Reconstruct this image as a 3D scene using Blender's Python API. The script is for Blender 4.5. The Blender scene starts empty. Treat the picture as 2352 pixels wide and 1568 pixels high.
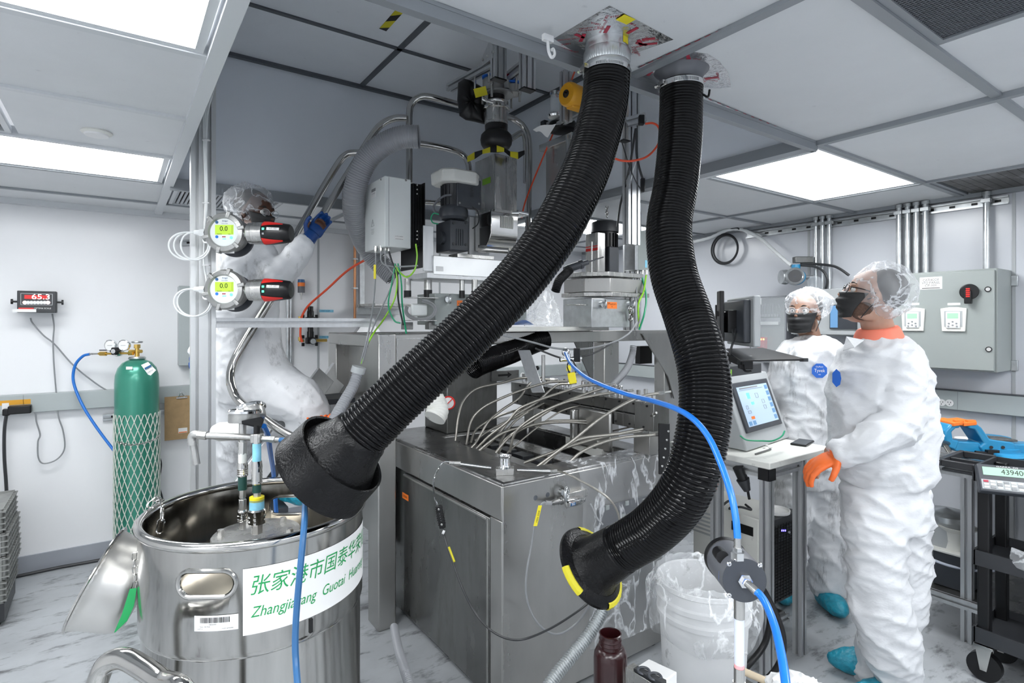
import bpy, math, random
from mathutils import Vector, Matrix, noise
random.seed(7)
PI = math.pi
S = bpy.context.scene
COL = S.collection
V = Vector
# ---- camera: horizontal wide lens at 1.58 m; f in pixels for a 2352 px wide frame
F, CX, HY, CH, YAW = 1290.0, 1176.0, 740.0, 1.58, math.radians(35.1)
SN, CS = math.sin(YAW), math.cos(YAW)
FW, RT = V((SN, CS, 0)), V((CS, -SN, 0))
cam = bpy.data.cameras.new('camera')
cam.sensor_width = 36.0
cam.lens = F / 2352 * 36
cam.shift_y = -(784 - HY) / 2352
cam.clip_start = 0.02
cam_o = bpy.data.objects.new('camera', cam)
COL.objects.link(cam_o)
cam_o.location = (0, 0, CH)
cam_o.rotation_euler = (PI / 2, 0, -YAW)
S.camera = cam_o
# ---- world and exposure
w = bpy.data.worlds.new('world'); S.world = w; w.use_nodes = True
w.node_tree.nodes['Background'].inputs[0].default_value = (0.75, 0.82, 0.95, 1)
w.node_tree.nodes['Background'].inputs[1].default_value = 0.12
S.view_settings.view_transform = 'Standard'
S.view_settings.look = 'None'
S.view_settings.gamma = 1
S.view_settings.use_curve_mapping = False
S.view_settings.exposure = 0.85
S.cycles.use_denoising = True
S.cycles.max_bounces = 10
S.cycles.transparent_max_bounces = 24
S.cycles.caustics_reflective = False
S.cycles.sample_clamp_indirect = 6
PANEL_POWER = 8.5      # radiance of the ceiling light panels

# ---- points: a pixel of the photograph at a known distance / plane, to metres
def P(u, v, d): return FW * d + RT * ((u - CX) / F * d) + V((0, 0, CH + (HY - v) / F * d))
def Zof(v, d): return CH + (HY - v) / F * d
def XatY(u, y): t = (u - CX) / F; return y * (SN + CS * t) / (CS - SN * t)
def YatX(u, x): t = (u - CX) / F; return x * (CS - SN * t) / (SN + CS * t)
def PY(u, v, y): t = (u - CX) / F; return P(u, v, y / (CS - SN * t))
def PX(u, v, x): t = (u - CX) / F; return P(u, v, x / (SN + CS * t))
def PZ(u, v, z): return P(u, v, (z - CH) * F / (HY - v))

# ---- materials
def mat(name, col, rough=.5, metal=0., var=.0, vs=4., stretch=(1, 1, 1), bump=0., bs=60., stain=None, coat=0., trans=0., alpha=1., emit=None, es=1., spec=.5, rvar=0., sss=0., aniso=0.):
    m = bpy.data.materials.new(name); m.use_nodes = True
    nt = m.node_tree; N = nt.nodes; L = nt.links
    b = N['Principled BSDF']
    c4 = (*col, 1)
    b.inputs['Base Color'].default_value = c4
    b.inputs['Roughness'].default_value = rough
    b.inputs['Metallic'].default_value = metal
    b.inputs['Specular IOR Level'].default_value = spec
    if coat: b.inputs['Coat Weight'].default_value = coat; b.inputs['Coat Roughness'].default_value = .08
    if trans: b.inputs['Transmission Weight'].default_value = trans
    if alpha < 1: b.inputs['Alpha'].default_value = alpha
    if sss: b.inputs['Subsurface Weight'].default_value = sss; b.inputs['Subsurface Scale'].default_value = .02
    if emit: b.inputs['Emission Color'].default_value = (*emit, 1); b.inputs['Emission Strength'].default_value = es
    if aniso: b.inputs['Anisotropic'].default_value = aniso
    if var or bump or stain or rvar:
        tc = N.new('ShaderNodeTexCoord'); mp = N.new('ShaderNodeMapping')
        mp.inputs['Scale'].default_value = stretch
        L.new(tc.outputs['Object'], mp.inputs[0])
    cur = None
    if var or rvar:
        n = N.new('ShaderNodeTexNoise'); n.inputs['Scale'].default_value = vs; n.inputs['Detail'].default_value = 6
        n.inputs['Roughness'].default_value = .6
        L.new(mp.outputs[0], n.inputs['Vector'])
    if var:
        r = N.new('ShaderNodeMapRange'); r.inputs[1].default_value = .3; r.inputs[2].default_value = .7
        r.inputs[3].default_value = 1 - var; r.inputs[4].default_value = 1 + var
        L.new(n.outputs['Fac'], r.inputs[0])
        mx = N.new('ShaderNodeVectorMath'); mx.operation = 'SCALE'; mx.inputs[0].default_value = col
        L.new(r.outputs[0], mx.inputs['Scale']); cur = mx.outputs[0]
    if rvar:
        r = N.new('ShaderNodeMapRange'); r.inputs[1].default_value = .3; r.inputs[2].default_value = .7
        r.inputs[3].default_value = max(.02, rough - rvar); r.inputs[4].default_value = rough + rvar
        L.new(n.outputs['Fac'], r.inputs[0]); L.new(r.outputs[0], b.inputs['Roughness'])
    if stain:
        sc_, ss, lo, hi = stain[:4]
        n2 = N.new('ShaderNodeTexNoise'); n2.inputs['Scale'].default_value = ss; n2.inputs['Detail'].default_value = 9
        n2.inputs['Roughness'].default_value = .68
        if len(stain) > 4:
            mp2 = N.new('ShaderNodeMapping'); mp2.inputs['Scale'].default_value = stain[4]
            if len(stain) > 5: mp2.inputs['Rotation'].default_value = stain[5]
            L.new(tc.outputs['Object'], mp2.inputs[0]); L.new(mp2.outputs[0], n2.inputs['Vector'])
        else: L.new(mp.outputs[0], n2.inputs['Vector'])
        r2 = N.new('ShaderNodeMapRange'); r2.inputs[1].default_value = lo; r2.inputs[2].default_value = hi
        L.new(n2.outputs['Fac'], r2.inputs[0])
        mc = N.new('ShaderNodeMix'); mc.data_type = 'RGBA'
        L.new(r2.outputs[0], mc.inputs['Factor'])
        if cur: L.new(cur, mc.inputs['A'])
        else: mc.inputs['A'].default_value = c4
        mc.inputs['B'].default_value = (*sc_, 1); cur = mc.outputs['Result']
    if cur: L.new(cur, b.inputs['Base Color'])
    if bump:
        n3 = N.new('ShaderNodeTexNoise'); n3.inputs['Scale'].default_value = bs; n3.inputs['Detail'].default_value = 4
        L.new(mp.outputs[0], n3.inputs['Vector'])
        bp = N.new('ShaderNodeBump'); bp.inputs['Strength'].default_value = bump; bp.inputs['Distance'].default_value = .01
        L.new(n3.outputs['Fac'], bp.inputs['Height']); L.new(bp.outputs[0], b.inputs['Normal'])
    return m

M = {}
def dm(k, *a, **kw): M[k] = mat(k, *a, **kw)
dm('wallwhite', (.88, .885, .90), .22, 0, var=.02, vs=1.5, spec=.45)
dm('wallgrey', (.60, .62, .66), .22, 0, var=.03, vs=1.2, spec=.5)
dm('ceiltile', (.72, .735, .75), .55, 0, var=.04, vs=2, stain=((.45, .46, .48), 14, .66, .78))
dm('baytile', (.78, .81, .85), .45, 0, var=.04, vs=2, stain=((.22, .23, .25), 14, .68, .78))
dm('baywall', (.80, .84, .90), .18, 0, var=.03, vs=1, stain=((.15, .16, .18), 22, .72, .76))
dm('tbar', (.30, .32, .34), .4, .3)
dm('lip', (.66, .68, .70), .4, .2)
dm('floor', (.44, .46, .48), .34, 0, var=.18, vs=2.2, rvar=.1, stain=((.10, .10, .105), 6, .53, .70, (1, 2.6, 1), (0, 0, .5)))
dm('base', (.36, .38, .42), .4, 0, var=.05)
dm('trunk', (.42, .46, .46), .4, 0, var=.04, vs=3)
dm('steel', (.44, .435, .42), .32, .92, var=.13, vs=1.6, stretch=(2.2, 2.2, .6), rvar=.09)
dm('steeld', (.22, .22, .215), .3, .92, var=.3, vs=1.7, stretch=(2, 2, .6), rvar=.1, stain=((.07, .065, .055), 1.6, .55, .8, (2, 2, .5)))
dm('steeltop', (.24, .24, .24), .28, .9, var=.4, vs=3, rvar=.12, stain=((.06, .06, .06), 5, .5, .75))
dm('steelb', (.50, .495, .48), .26, .9, var=.1, vs=5, stretch=(4, 4, .7), rvar=.1)
dm('polish', (.54, .53, .51), .11, 1., var=.10, vs=3, rvar=.05)
dm('keg', (.40, .395, .38), .13, 1., var=.22, vs=2.5, stretch=(5, 5, .5), rvar=.09, stain=((.22, .21, .19), 7, .60, .80, (3, 3, .6)))
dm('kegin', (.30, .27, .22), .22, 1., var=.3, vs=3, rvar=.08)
dm('chrome', (.80, .80, .80), .08, 1.)
dm('alu', (.60, .61, .62), .42, .85, var=.06, vs=6, stretch=(8, 8, .5))
dm('aluw', (.72, .73, .73), .28, .6, var=.04)
dm('galv', (.56, .58, .59), .3, .85, var=.14, vs=22)
dm('cast', (.40, .40, .39), .38, .75, var=.1, vs=20, bump=.1, bs=180)
dm('rubber', (.006, .006, .0065), .09, 0, spec=.16, rvar=.03, vs=12, stain=((.04, .04, .04), 26, .76, .84))
dm('hosegrey', (.33, .34, .36), .28, 0, coat=.2)
dm('nozzle', (.006, .006, .0065), .24, 0, spec=.2, bump=.2, bs=200, stain=((.07, .07, .07), 60, .68, .82), rvar=.1, vs=8)
dm('black', (.010, .010, .011), .34, spec=.35)
dm('blackm', (.030, .032, .036), .42, 0, var=.15, vs=9)
dm('charcoal', (.045, .05, .06), .4, 0, var=.1, vs=9)
dm('pvc', (.12, .125, .14), .4, 0, var=.05)
dm('white', (.80, .80, .80), .45)
dm('offwhite', (.74, .74, .70), .5, 0, var=.05, stain=((.35, .35, .33), 12, .62, .75))
dm('boxwhite', (.82, .85, .84), .35, 0, var=.03)
dm('paper', (.85, .85, .84), .7)
dm('yellow', (.85, .72, .02), .5)
dm('tapey', (.62, .55, .02), .55)
dm('orangecap', (.75, .36, .02), .35)
dm('orange', (.90, .17, .03), .45)
dm('orangel', (.95, .22, .03), .5)
dm('red', (.75, .025, .02), .35)
dm('redcord', (.85, .09, .03), .4)
dm('green', (.01, .33, .09), .5)
dm('gwire', (.01, .30, .14), .35)
dm('ygwire', (.28, .62, .03), .35)
dm('cyl', (.045, .27, .19), .28, .35, coat=.3, var=.06)
dm('net', (.62, .66, .60), .5)
dm('brass', (.75, .50, .13), .25, .9)
dm('bluehose', (.01, .17, .62), .3, coat=.3)
dm('bluehose2', (.015, .20, .75), .3, coat=.2)
dm('dkblue', (.03, .12, .28), .35)
dm('bluetape', (.25, .60, .78), .55, var=.12, vs=40)
dm('viseblue', (.02, .27, .52), .35, coat=.3, var=.06)
dm('encl', (.30, .33, .32), .38, 0, var=.03, bump=.03, bs=200)
dm('enclr', (.42, .44, .45), .38)
dm('wcable', (.82, .84, .84), .35)
dm('gcable', (.27, .28, .29), .4)
dm('braid', (.42, .40, .36), .35, .8, var=.3, vs=500)
dm('foil', (.70, .70, .71), .22, 1., bump=.5, bs=45, var=.12, vs=40)
dm('redprint', (.42, .02, .05), .4)
dm('darkgreen', (.01, .06, .05), .4)
dm('bottle', (.022, .004, .005), .25, 0, coat=.08)
dm('bucket', (.62, .63, .64), .45, 0, var=.06, stain=((.12, .12, .12), 9, .60, .74))
dm('film', (.9, .92, .95), .1, 0, alpha=.25, spec=1., bump=1., bs=11, stretch=(3, 1, 1))
dm('liner', (.9, .92, .94), .12, 0, alpha=.24, spec=1., bump=1., bs=14)
dm('filmw', (.92, .94, .96), .15, 0, alpha=.34, spec=1.)
dm('glass', (.9, .95, 1), .05, 0, alpha=.22, spec=.8)
dm('tubew', (.75, .80, .92), .3, 0, alpha=.85)
dm('pink', (.90, .40, .42), .4)
dm('cork', (.42, .28, .14), .7, var=.12, vs=18, stain=((.22, .14, .07), 9, .62, .76))
dm('crate', (.26, .265, .255), .55, var=.2, vs=12)
dm('lcd', (.50, .75, .05), .4, emit=(.50, .75, .05), es=.12)
dm('lcdg', (.35, .60, .42), .4, emit=(.3, .55, .38), es=.1)
dm('screen', (.45, .58, .75), .3, emit=(.5, .62, .8), es=.12)
dm('scrblue', (.10, .22, .40), .3, emit=(.15, .3, .5), es=.3)
dm('ledg', (.05, .9, .35), .4, emit=(.05, 1, .4), es=2.5)
dm('ledr', (1, .03, .03), .4, emit=(1, .03, .03), es=1.6)
dm('ledb', (.1, .1, 1), .4, emit=(.12, .1, 1), es=4)
dm('ledy', (1, .7, .1), .4, emit=(1, .7, .1), es=2.)
dm('redscr', (.35, .01, .01), .3, emit=(.5, .01, .01), es=.5)
dm('ledw', (1, .75, .75), .3, emit=(1, .7, .7), es=1.4)
dm('tyvek', (.67, .68, .70), .55, 0, bump=.8, bs=11, stretch=(1, 1, 1.5))
M['tyvekd2'] = mat('tyvekd2', (.80, .81, .83), .55, 0, bump=.5, bs=13, stain=((.15, .15, .15), 4, .55, .74, (2, 2, 1)))
dm('dish', (.62, .61, .59), .36, .9, aniso=.4)
dm('tyvekd', (.73, .74, .76), .55, 0, bump=.5, bs=13, stain=((.13, .13, .13), 5, .52, .74, (3, 3, .8)))
dm('hairnet', (.85, .87, .90), .55, 0, alpha=.42, spec=.3, bump=.5, bs=30)
dm('maskb', (.012, .012, .013), .55, bump=.1, bs=60)
dm('skin', (.43, .25, .18), .5, sss=.08, var=.05, vs=25)
dm('skin2', (.30, .165, .11), .5, sss=.08, var=.05, vs=25)
dm('skin3', (.085, .035, .02), .5, sss=.05)
dm('hair', (.02, .015, .012), .6)
dm('beard', (.11, .06, .04), .75, bump=.5, bs=300, var=.3, vs=150)
dm('eyew', (.8, .78, .75), .25)
dm('coral', (.85, .22, .14), .7)
dm('shoe', (.02, .30, .42), .35, var=.25, vs=30, bump=.4, bs=70)
dm('gloveb', (.005, .05, .22), .4)
dm('gloveo', (.85, .16, .03), .45)
dm('sticker', (.02, .14, .60), .45)
dm('perf', (.50, .52, .55), .5, .2)
dm('soot', (.055, .052, .05), .5, 0, var=.5, vs=3, stain=((.22, .22, .22), 5, .5, .7))
dm('ventdark', (.10, .11, .125), .45, .2)
dm('copper', (.60, .28, .14), .3, .8)
dm('cardboard', (.50, .47, .44), .7)
dm('wood', (.60, .50, .36), .6, var=.1)
dm('cabledk', (.03, .032, .035), .4)

def filmmat(name, lo, hi, sc, st=(1, 1, 1)):
    m = M[name]; N = m.node_tree.nodes; L = m.node_tree.links
    tc = N.new('ShaderNodeTexCoord'); mp = N.new('ShaderNodeMapping'); mp.inputs['Scale'].default_value = st; L.new(tc.outputs['Object'], mp.inputs[0])
    n = N.new('ShaderNodeTexNoise'); n.inputs['Scale'].default_value = sc; n.inputs['Detail'].default_value = 5; n.inputs['Distortion'].default_value = .6; L.new(mp.outputs[0], n.inputs['Vector'])
    a = N.new('ShaderNodeMath'); a.operation = 'SUBTRACT'; a.inputs[1].default_value = .5; L.new(n.outputs['Fac'], a.inputs[0])
    b = N.new('ShaderNodeMath'); b.operation = 'ABSOLUTE'; L.new(a.outputs[0], b.inputs[0])
    r = N.new('ShaderNodeMapRange'); r.inputs[1].default_value = 0; r.inputs[2].default_value = .035; r.inputs[3].default_value = hi; r.inputs[4].default_value = lo; L.new(b.outputs[0], r.inputs[0])
    L.new(r.outputs[0], N['Principled BSDF'].inputs['Alpha'])
filmmat('film', .13, .62, 4, (2.2, 2.2, .8)); filmmat('liner', .20, .70, 9, (1, 1, .6)); filmmat('filmw', .25, .7, 9); filmmat('hairnet', .24, .75, 12)
# ---- mesh builder
class MB:
    def __init__(s, M=None): s.v = []; s.f = []; s.M = M; s.mi = []; s.cur = 0
    def add(s, vs, fs):
        o = len(s.v)
        if s.M is not None: vs = [s.M @ V(p) for p in vs]
        s.v += [V(p) for p in vs]; s.f += [tuple(i + o for i in f) for f in fs]; s.mi += [s.cur] * len(fs)
        return s
    def box(s, c, sz, ax=None):
        c = V(c); ax = ax or (V((1, 0, 0)), V((0, 1, 0)), V((0, 0, 1)))
        h = [V(a) * (q / 2) for a, q in zip(ax, sz)]
        vs = [c + h[0] * i + h[1] * j + h[2] * k for i in (-1, 1) for j in (-1, 1) for k in (-1, 1)]
        return s.add(vs, [(0, 1, 3, 2), (4, 6, 7, 5), (0, 4, 5, 1), (2, 3, 7, 6), (0, 2, 6, 4), (1, 5, 7, 3)])
    def bb(s, x0, x1, y0, y1, z0, z1): return s.box(((x0 + x1) / 2, (y0 + y1) / 2, (z0 + z1) / 2), (abs(x1 - x0), abs(y1 - y0), abs(z1 - z0)))
    def rings(s, rs, cap=True, closed=False):
        n = len(rs[0]); vs = [p for r in rs for p in r]; fs = []
        m = len(rs)
        for i in range(m if closed else m - 1):
            a, b = i * n, ((i + 1) % m) * n
            for j in range(n):
                k = (j + 1) % n; fs.append((a + j, a + k, b + k, b + j))
        if cap and not closed: fs.append(tuple(range(n - 1, -1, -1))); fs.append(tuple(range((m - 1) * n, m * n)))
        return s.add(vs, fs)
    def cyl(s, a, b, r, r2=None, n=20, cap=True):
        a, b = V(a), V(b); r2 = r if r2 is None else r2
        X, Y = basis(b - a)
        c = [X * math.cos(2 * PI * i / n) + Y * math.sin(2 * PI * i / n) for i in range(n)]
        return s.rings([[a + q * r for q in c], [b + q * r2 for q in c]], cap)
    def lathe(s, prof, o, axis, n=32, cap=False, ref=None):
        o = V(o); A = V(axis).normalized(); X, Y = basis(A)
        c = [X * math.cos(2 * PI * i / n) + Y * math.sin(2 * PI * i / n) for i in range(n)]
        return s.rings([[o + A * h + q * r for q in c] for r, h in prof], cap)
    def tube(s, pts, r, n=10, cap=True, closed=False):
        pts = [V(p) for p in pts]; m = len(pts)
        if not hasattr(r, '__len__'): r = [r] * m
        T = []
        for i in range(m):
            if closed: t = pts[(i + 1) % m] - pts[i - 1]
            else: t = pts[min(i + 1, m - 1)] - pts[max(i - 1, 0)]
            T.append(t.normalized() if t.length > 1e-9 else V((0, 0, 1)))
        X, Y = basis(T[0]); rs = []
        for i in range(m):
            X = (X - T[i] * X.dot(T[i])).normalized(); Y = T[i].cross(X)
            rs.append([pts[i] + (X * math.cos(2 * PI * j / n) + Y * math.sin(2 * PI * j / n)) * r[i] for j in range(n)])
        return s.rings(rs, cap, closed)
    def torus(s, c, axis, R, r, n=32, m=8, a0=0, a1=2 * PI):
        c = V(c); X, Y = basis(V(axis)); full = abs(a1 - a0) > 6.28
        k = n if full else n + 1
        return s.tube([c + (X * math.cos(a0 + (a1 - a0) * i / n) + Y * math.sin(a0 + (a1 - a0) * i / n)) * R for i in range(k)], r, m, closed=full)
    def ball(s, c, r, n=16, m=10, ax=None):
        c = V(c); r = r if hasattr(r, '__len__') else (r, r, r); ax = ax or (V((1, 0, 0)), V((0, 1, 0)), V((0, 0, 1)))
        rs = []
        for i in range(m + 1):
            t = PI * (i + .02 * (i == 0) - .02 * (i == m)) / m
            rs.append([c + ax[0] * (r[0] * math.sin(t) * math.cos(2 * PI * j / n)) + ax[1] * (r[1] * math.sin(t) * math.sin(2 * PI * j / n)) - ax[2] * (r[2] * math.cos(t)) for j in range(n)])
        return s.rings(rs, True)
    def prism(s, poly, ext):
        n = len(poly); e = V(ext); vs = [V(p) for p in poly] + [V(p) + e for p in poly]
        return s.add(vs, [tuple(range(n - 1, -1, -1)), tuple(range(n, 2 * n))] + [(i, (i + 1) % n, (i + 1) % n + n, i + n) for i in range(n)])
    def grid(s, fn, nu, nv, thick=0):
        vs = [V(fn(i / nu, j / nv)) for i in range(nu + 1) for j in range(nv + 1)]
        fs = [(i * (nv + 1) + j, (i + 1) * (nv + 1) + j, (i + 1) * (nv + 1) + j + 1, i * (nv + 1) + j + 1) for i in range(nu) for j in range(nv)]
        return s.add(vs, fs)
    def mat(s, i): s.cur = i; return s

def basis(t):
    t = V(t).normalized(); a = V((0, 0, 1)) if abs(t.z) < .9 else V((1, 0, 0))
    X = a.cross(t).normalized(); return X, t.cross(X)

def cr(pts, k=8):
    pts = [V(p) for p in pts]; q = [pts[0] * 2 - pts[1]] + pts + [pts[-1] * 2 - pts[-2]]; out = []
    for i in range(1, len(q) - 2):
        for j in range(k):
            t = j / k; a, b, c, d = q[i - 1:i + 3]
            out.append(.5 * ((2 * b) + (c - a) * t + (2 * a - 5 * b + 4 * c - d) * t * t + (3 * b - a - 3 * c + d) * t ** 3))
    return out + [pts[-1]]

def resample(pts, step):
    L = [0]
    for i in range(1, len(pts)): L.append(L[-1] + (pts[i] - pts[i - 1]).length)
    n = max(2, int(L[-1] / step)); out = []; j = 0
    for i in range(n + 1):
        s = L[-1] * i / n
        while j < len(L) - 2 and L[j + 1] < s: j += 1
        t = (s - L[j]) / max(1e-9, L[j + 1] - L[j]); out.append(pts[j].lerp(pts[j + 1], min(1, t)))
    return out

WP = {}
def link(o, parent, c):
    COL.objects.link(o)
    if parent is not None: o.parent = parent; o.location = c - WP[parent.name]
    else: o.location = c
    WP[o.name] = c.copy()
    return o
def obj(name, mb, m, parent=None, bev=0., smooth=38, label=None, kind=None, cat=None, group=None, org=None):
    c = V((0, 0, 0))
    if mb.v:
        lo = [min(p[i] for p in mb.v) for i in range(3)]; hi = [max(p[i] for p in mb.v) for i in range(3)]
        c = V([(a + b) / 2 for a, b in zip(lo, hi)])
    if org is not None: c = V(org)
    me = bpy.data.meshes.new(name)
    me.from_pydata([p - c for p in mb.v], [], mb.f); me.validate()
    for q in (m if isinstance(m, (list, tuple)) else [m]): me.materials.append(M[q])
    if any(mb.mi) and len(me.polygons) == len(mb.mi): me.polygons.foreach_set('material_index', mb.mi)
    if smooth:
        me.polygons.foreach_set('use_smooth', [True] * len(me.polygons)); me.set_sharp_from_angle(angle=math.radians(smooth))
    me.update()
    o = bpy.data.objects.new(name, me); link(o, parent, c)
    if bev:
        b = o.modifiers.new('bevel', 'BEVEL'); b.width = bev; b.segments = 2; b.limit_method = 'ANGLE'; b.angle_limit = math.radians(40); b.harden_normals = False
    if label: o['label'] = label
    if kind: o['kind'] = kind
    if cat: o['category'] = cat
    if group: o['group'] = group
    return o
def thing(name, label, cat, loc, group=None):
    o = bpy.data.objects.new(name, None); o.empty_display_size = .05
    link(o, None, V(loc)); o['label'] = label; o['category'] = cat
    if group: o['group'] = group
    return o
def struct(name, loc=(0, 0, 0)):
    o = bpy.data.objects.new(name, None); link(o, None, V(loc)); o['kind'] = 'structure'; return o
def copytree(o, delta, label=None, parent=None):
    c = o.copy(); COL.objects.link(c)
    if parent is None: c.location = o.location + V(delta)
    else: c.parent = parent
    if label: c['label'] = label
    for ch in [q for q in o.children]: copytree(ch, delta, None, c)
    return c
_tc = {}
def text_geo(s, size, bold=False):
    k = (s,)
    if k not in _tc:
        cu = bpy.data.curves.new('txt', 'FONT'); cu.body = s; cu.size = 1; cu.resolution_u = 3; cu.align_x = 'CENTER'; cu.align_y = 'CENTER'
        o = bpy.data.objects.new('txt', cu); COL.objects.link(o)
        bpy.context.view_layer.update()
        me = bpy.data.meshes.new_from_object(o.evaluated_get(bpy.context.evaluated_depsgraph_get()))
        _tc[k] = ([v.co.copy() for v in me.vertices], [tuple(p.vertices) for p in me.polygons])
        bpy.data.objects.remove(o); bpy.data.curves.remove(cu); bpy.data.meshes.remove(me)
    vs, fs = _tc[k]
    return [p * size for p in vs], fs
def text(mb, s, c, X, Y, size, wx=None):
    """flat lettering centred at c, running along X, up along Y, raised a hair"""
    vs, fs = text_geo(s, size)
    if wx:
        w = max(p.x for p in vs) - min(p.x for p in vs); k = wx / w
    else: k = 1
    X, Y, c = V(X).normalized(), V(Y).normalized(), V(c)
    return mb.add([c + X * (p.x * k) + Y * p.y for p in vs], fs)
UP = V((0, 0, 1)); EX = V((1, 0, 0)); EY = V((0, 1, 0))
def one_(name, mb, m, label, cat, group=None, **kw): return obj(name, mb, m, label=label, cat=cat, group=group, **kw)
def cbox(mb, u, vt, vb, d, uR, uL, grow=0):
    """axis-aligned box whose nearest vertical edge is seen at u; right side ends at uR, left side at uL"""
    a = P(u, vt, d); z0 = Zof(vb, d); x1 = XatY(uR, a.y); y1 = YatX(uL, a.x)
    mb.bb(a.x - grow, x1 + grow, a.y - grow, y1 + grow, z0, a.z); return (a.x, x1, a.y, y1, z0, a.z)
def one(name, mb, m, label, cat, group=None, **kw): return obj(name, mb, m, label=label, cat=cat, group=group, **kw)
# ================= the room =================
CZ, BZ = 2.35, 3.157            # ceiling, raised bay ceiling
X0, X1, Y0, Y1 = -2.2, 4.22, -2.6, 4.66
BX0, BX1, BY0, BY1 = .24, 2.44, 1.22, 3.64
def sbox(name, x0, x1, y0, y1, z0, z1, m, parent=None, bev=0, **k):
    o = obj(name, MB().bb(x0, x1, y0, y1, z0, z1), m, parent, bev, **k)
    if parent is None: o['kind'] = 'structure'
    return o
sbox('floor', X0 - .1, X1 + .1, Y0 - .1, Y1 + .1, -.1, 0, 'floor')
wf = sbox('wall_back', X0 - .1, X1 + .1, Y1, Y1 + .1, 0, 3.3, 'wallwhite')
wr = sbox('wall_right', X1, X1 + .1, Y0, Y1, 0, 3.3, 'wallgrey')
sbox('wall_left', X0 - .1, X0, Y0, Y1, 0, 3.3, 'wallwhite')
sbox('wall_front', X0 - .1, X1 + .1, Y0 - .1, Y0, 0, 3.3, 'wallgrey')
for yy in (PX(2329, 900, X1).y, PX(1858, 900, X1).y): sbox('trim_1', X1 - .004, X1, yy - .008, yy + .008, .1, CZ, 'enclr')
for u in (731, 1010): a = PY(u, 700, Y1).x; sbox('trim_2', a - .008, a + .008, Y1 - .004, Y1, .1, CZ, 'enclr')
sbox('baseboard_back', X0, X1, Y1 - .012, Y1, 0, .11, 'base')
sbox('baseboard_right', X1 - .012, X1, Y0, Y1 - .012, 0, .11, 'base')
sbox('trim_3', X0, X1, Y1 - .05, Y1, CZ - .035, CZ, 'lip')
sbox('trim_4', X1 - .04, X1, Y0, Y1 - .05, CZ - .025, CZ, 'tbar')
# ceiling: separate lay-in tiles between metal bars
ceil = struct('ceiling', (1, 1, CZ))
xs = [X0, -.95, .24, 1.31, 2.44, 3.62, X1]; ys = [Y0, -1.83, -1.22, -.61, 0, .61, 1.22, 1.83, 2.44, 3.05, 3.64, 4.27, Y1]
lights = [(1, 6), (1, 9), (4, 6), (4, 9), (1, 3), (3, 2), (4, 3), (1, 1), (5, 1), (0, 4), (2, 1)]  # panels not listed in LL are unseen, added to light floor and front
tb = .0145
vents = {}
for i in range(len(xs) - 1):
    for j in range(len(ys) - 1):
        x0, x1, y0, y1 = xs[i] + tb, xs[i + 1] - tb, ys[j] + tb, ys[j + 1] - tb
        if BX0 - .01 < (x0 + x1) / 2 < BX1 and BY0 < (y0 + y1) / 2 < BY1: continue
        if (i, j) == (1, 8): x0 = -.33
        if (i, j) == (2, 10): x0 = .88
        if (i, j) == (3, 4): x0 = 1.87
        if (i, j) == (5, 5): continue
        if (i, j) in lights: continue
        sbox('ceiling_tile', x0, x1, y0, y1, CZ, CZ + .02, 'ceiltile', ceil)
for i in range(1, len(xs) - 1):
    segs = [(Y0, Y1)] if i not in (3,) else [(Y0, BY0), (BY1, Y1)]
    for a, b in segs:
        wd = .03 if i == 2 else tb
        sbox('ceiling_bar', xs[i] - wd, xs[i] + (tb if i == 2 else wd), a, b, CZ - (.02 if i in (2, 4) else .012), CZ + .03, 'lip' if i == 2 else 'tbar', ceil)
for j in range(1, len(ys) - 1):
    for a, b in ([(X0, BX0), (BX1, X1)] if BY0 + .1 < ys[j] < BY1 - .1 else [(X0, X1)]):
        sbox('ceiling_bar', a, b, ys[j] - tb, ys[j] + tb, CZ - .011, CZ + .03, 'tbar' if a > 0 or b > 2 else 'lip', ceil)
# raised bay
sbox('ceiling_bar', BX0, BX1, BY0 - .012, BY0 + .014, CZ - .04, CZ + .03, 'tbar', ceil)
sbox('ceiling_bar', BX1 - .014, BX1 + .014, BY0, BY1, CZ - .04, CZ + .03, 'lip', ceil)
bay = struct('wall_bay', (1, 3, 2.6))
sbox('bay_panel', BX0, BX1, BY1 + .012, BY1 + .05, CZ, BZ, 'baywall', bay)
sbox('bay_panel', BX1 + .012, BX1 + .05, BY0, BY1 + .05, CZ, BZ, 'baywall', bay)
sbox('bay_panel', BX0 - .05, BX0 - .015, BY0, BY1 + .05, CZ + .03, BZ, 'baywall', bay)
sbox('bay_panel', BX0, BX1, BY0 - .05, BY0 - .013, CZ + .03, BZ, 'baywall', bay)
cb = struct('ceiling_bay', (1, 2.5, BZ))
bxs = [BX0, 1.24, BX1]; bys = [BY0, 1.83, 2.44, 3.05, BY1]
bxs = [BX0 - .05, 1.33, BX1 + .05]; bys = [BY0 - .05, 1.86, 2.46, 3.02, BY1 + .05]
for i in range(2):
    for j in range(4): sbox('ceiling_tile', bxs[i] + .014, bxs[i + 1] - .014, bys[j] + .014, bys[j + 1] - .014, BZ, BZ + .02, 'baytile', cb)
sbox('ceiling_bar', bxs[1] - .016, bxs[1] + .016, bys[0], bys[4], BZ - .008, BZ + .03, 'ventdark', cb)
for j in range(1, 4): sbox('ceiling_bar', bxs[0], bxs[2], bys[j] - .014, bys[j] + .014, BZ - .008, BZ + .03, 'ventdark', cb)
sbox('ceiling_bar', BX0, BX1, BY1 - .02, BY1 + .012, BZ - .02, BZ, 'ventdark', cb)
sbox('ceiling_bar', BX1 - .02, BX1 + .012, BY0, BY1, BZ - .02, BZ, 'ventdark', cb)
sbox('trim_5', BX0, BX1, BY1 - .014, BY1 + .014, CZ - .035, CZ + .03, 'tbar')
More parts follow.
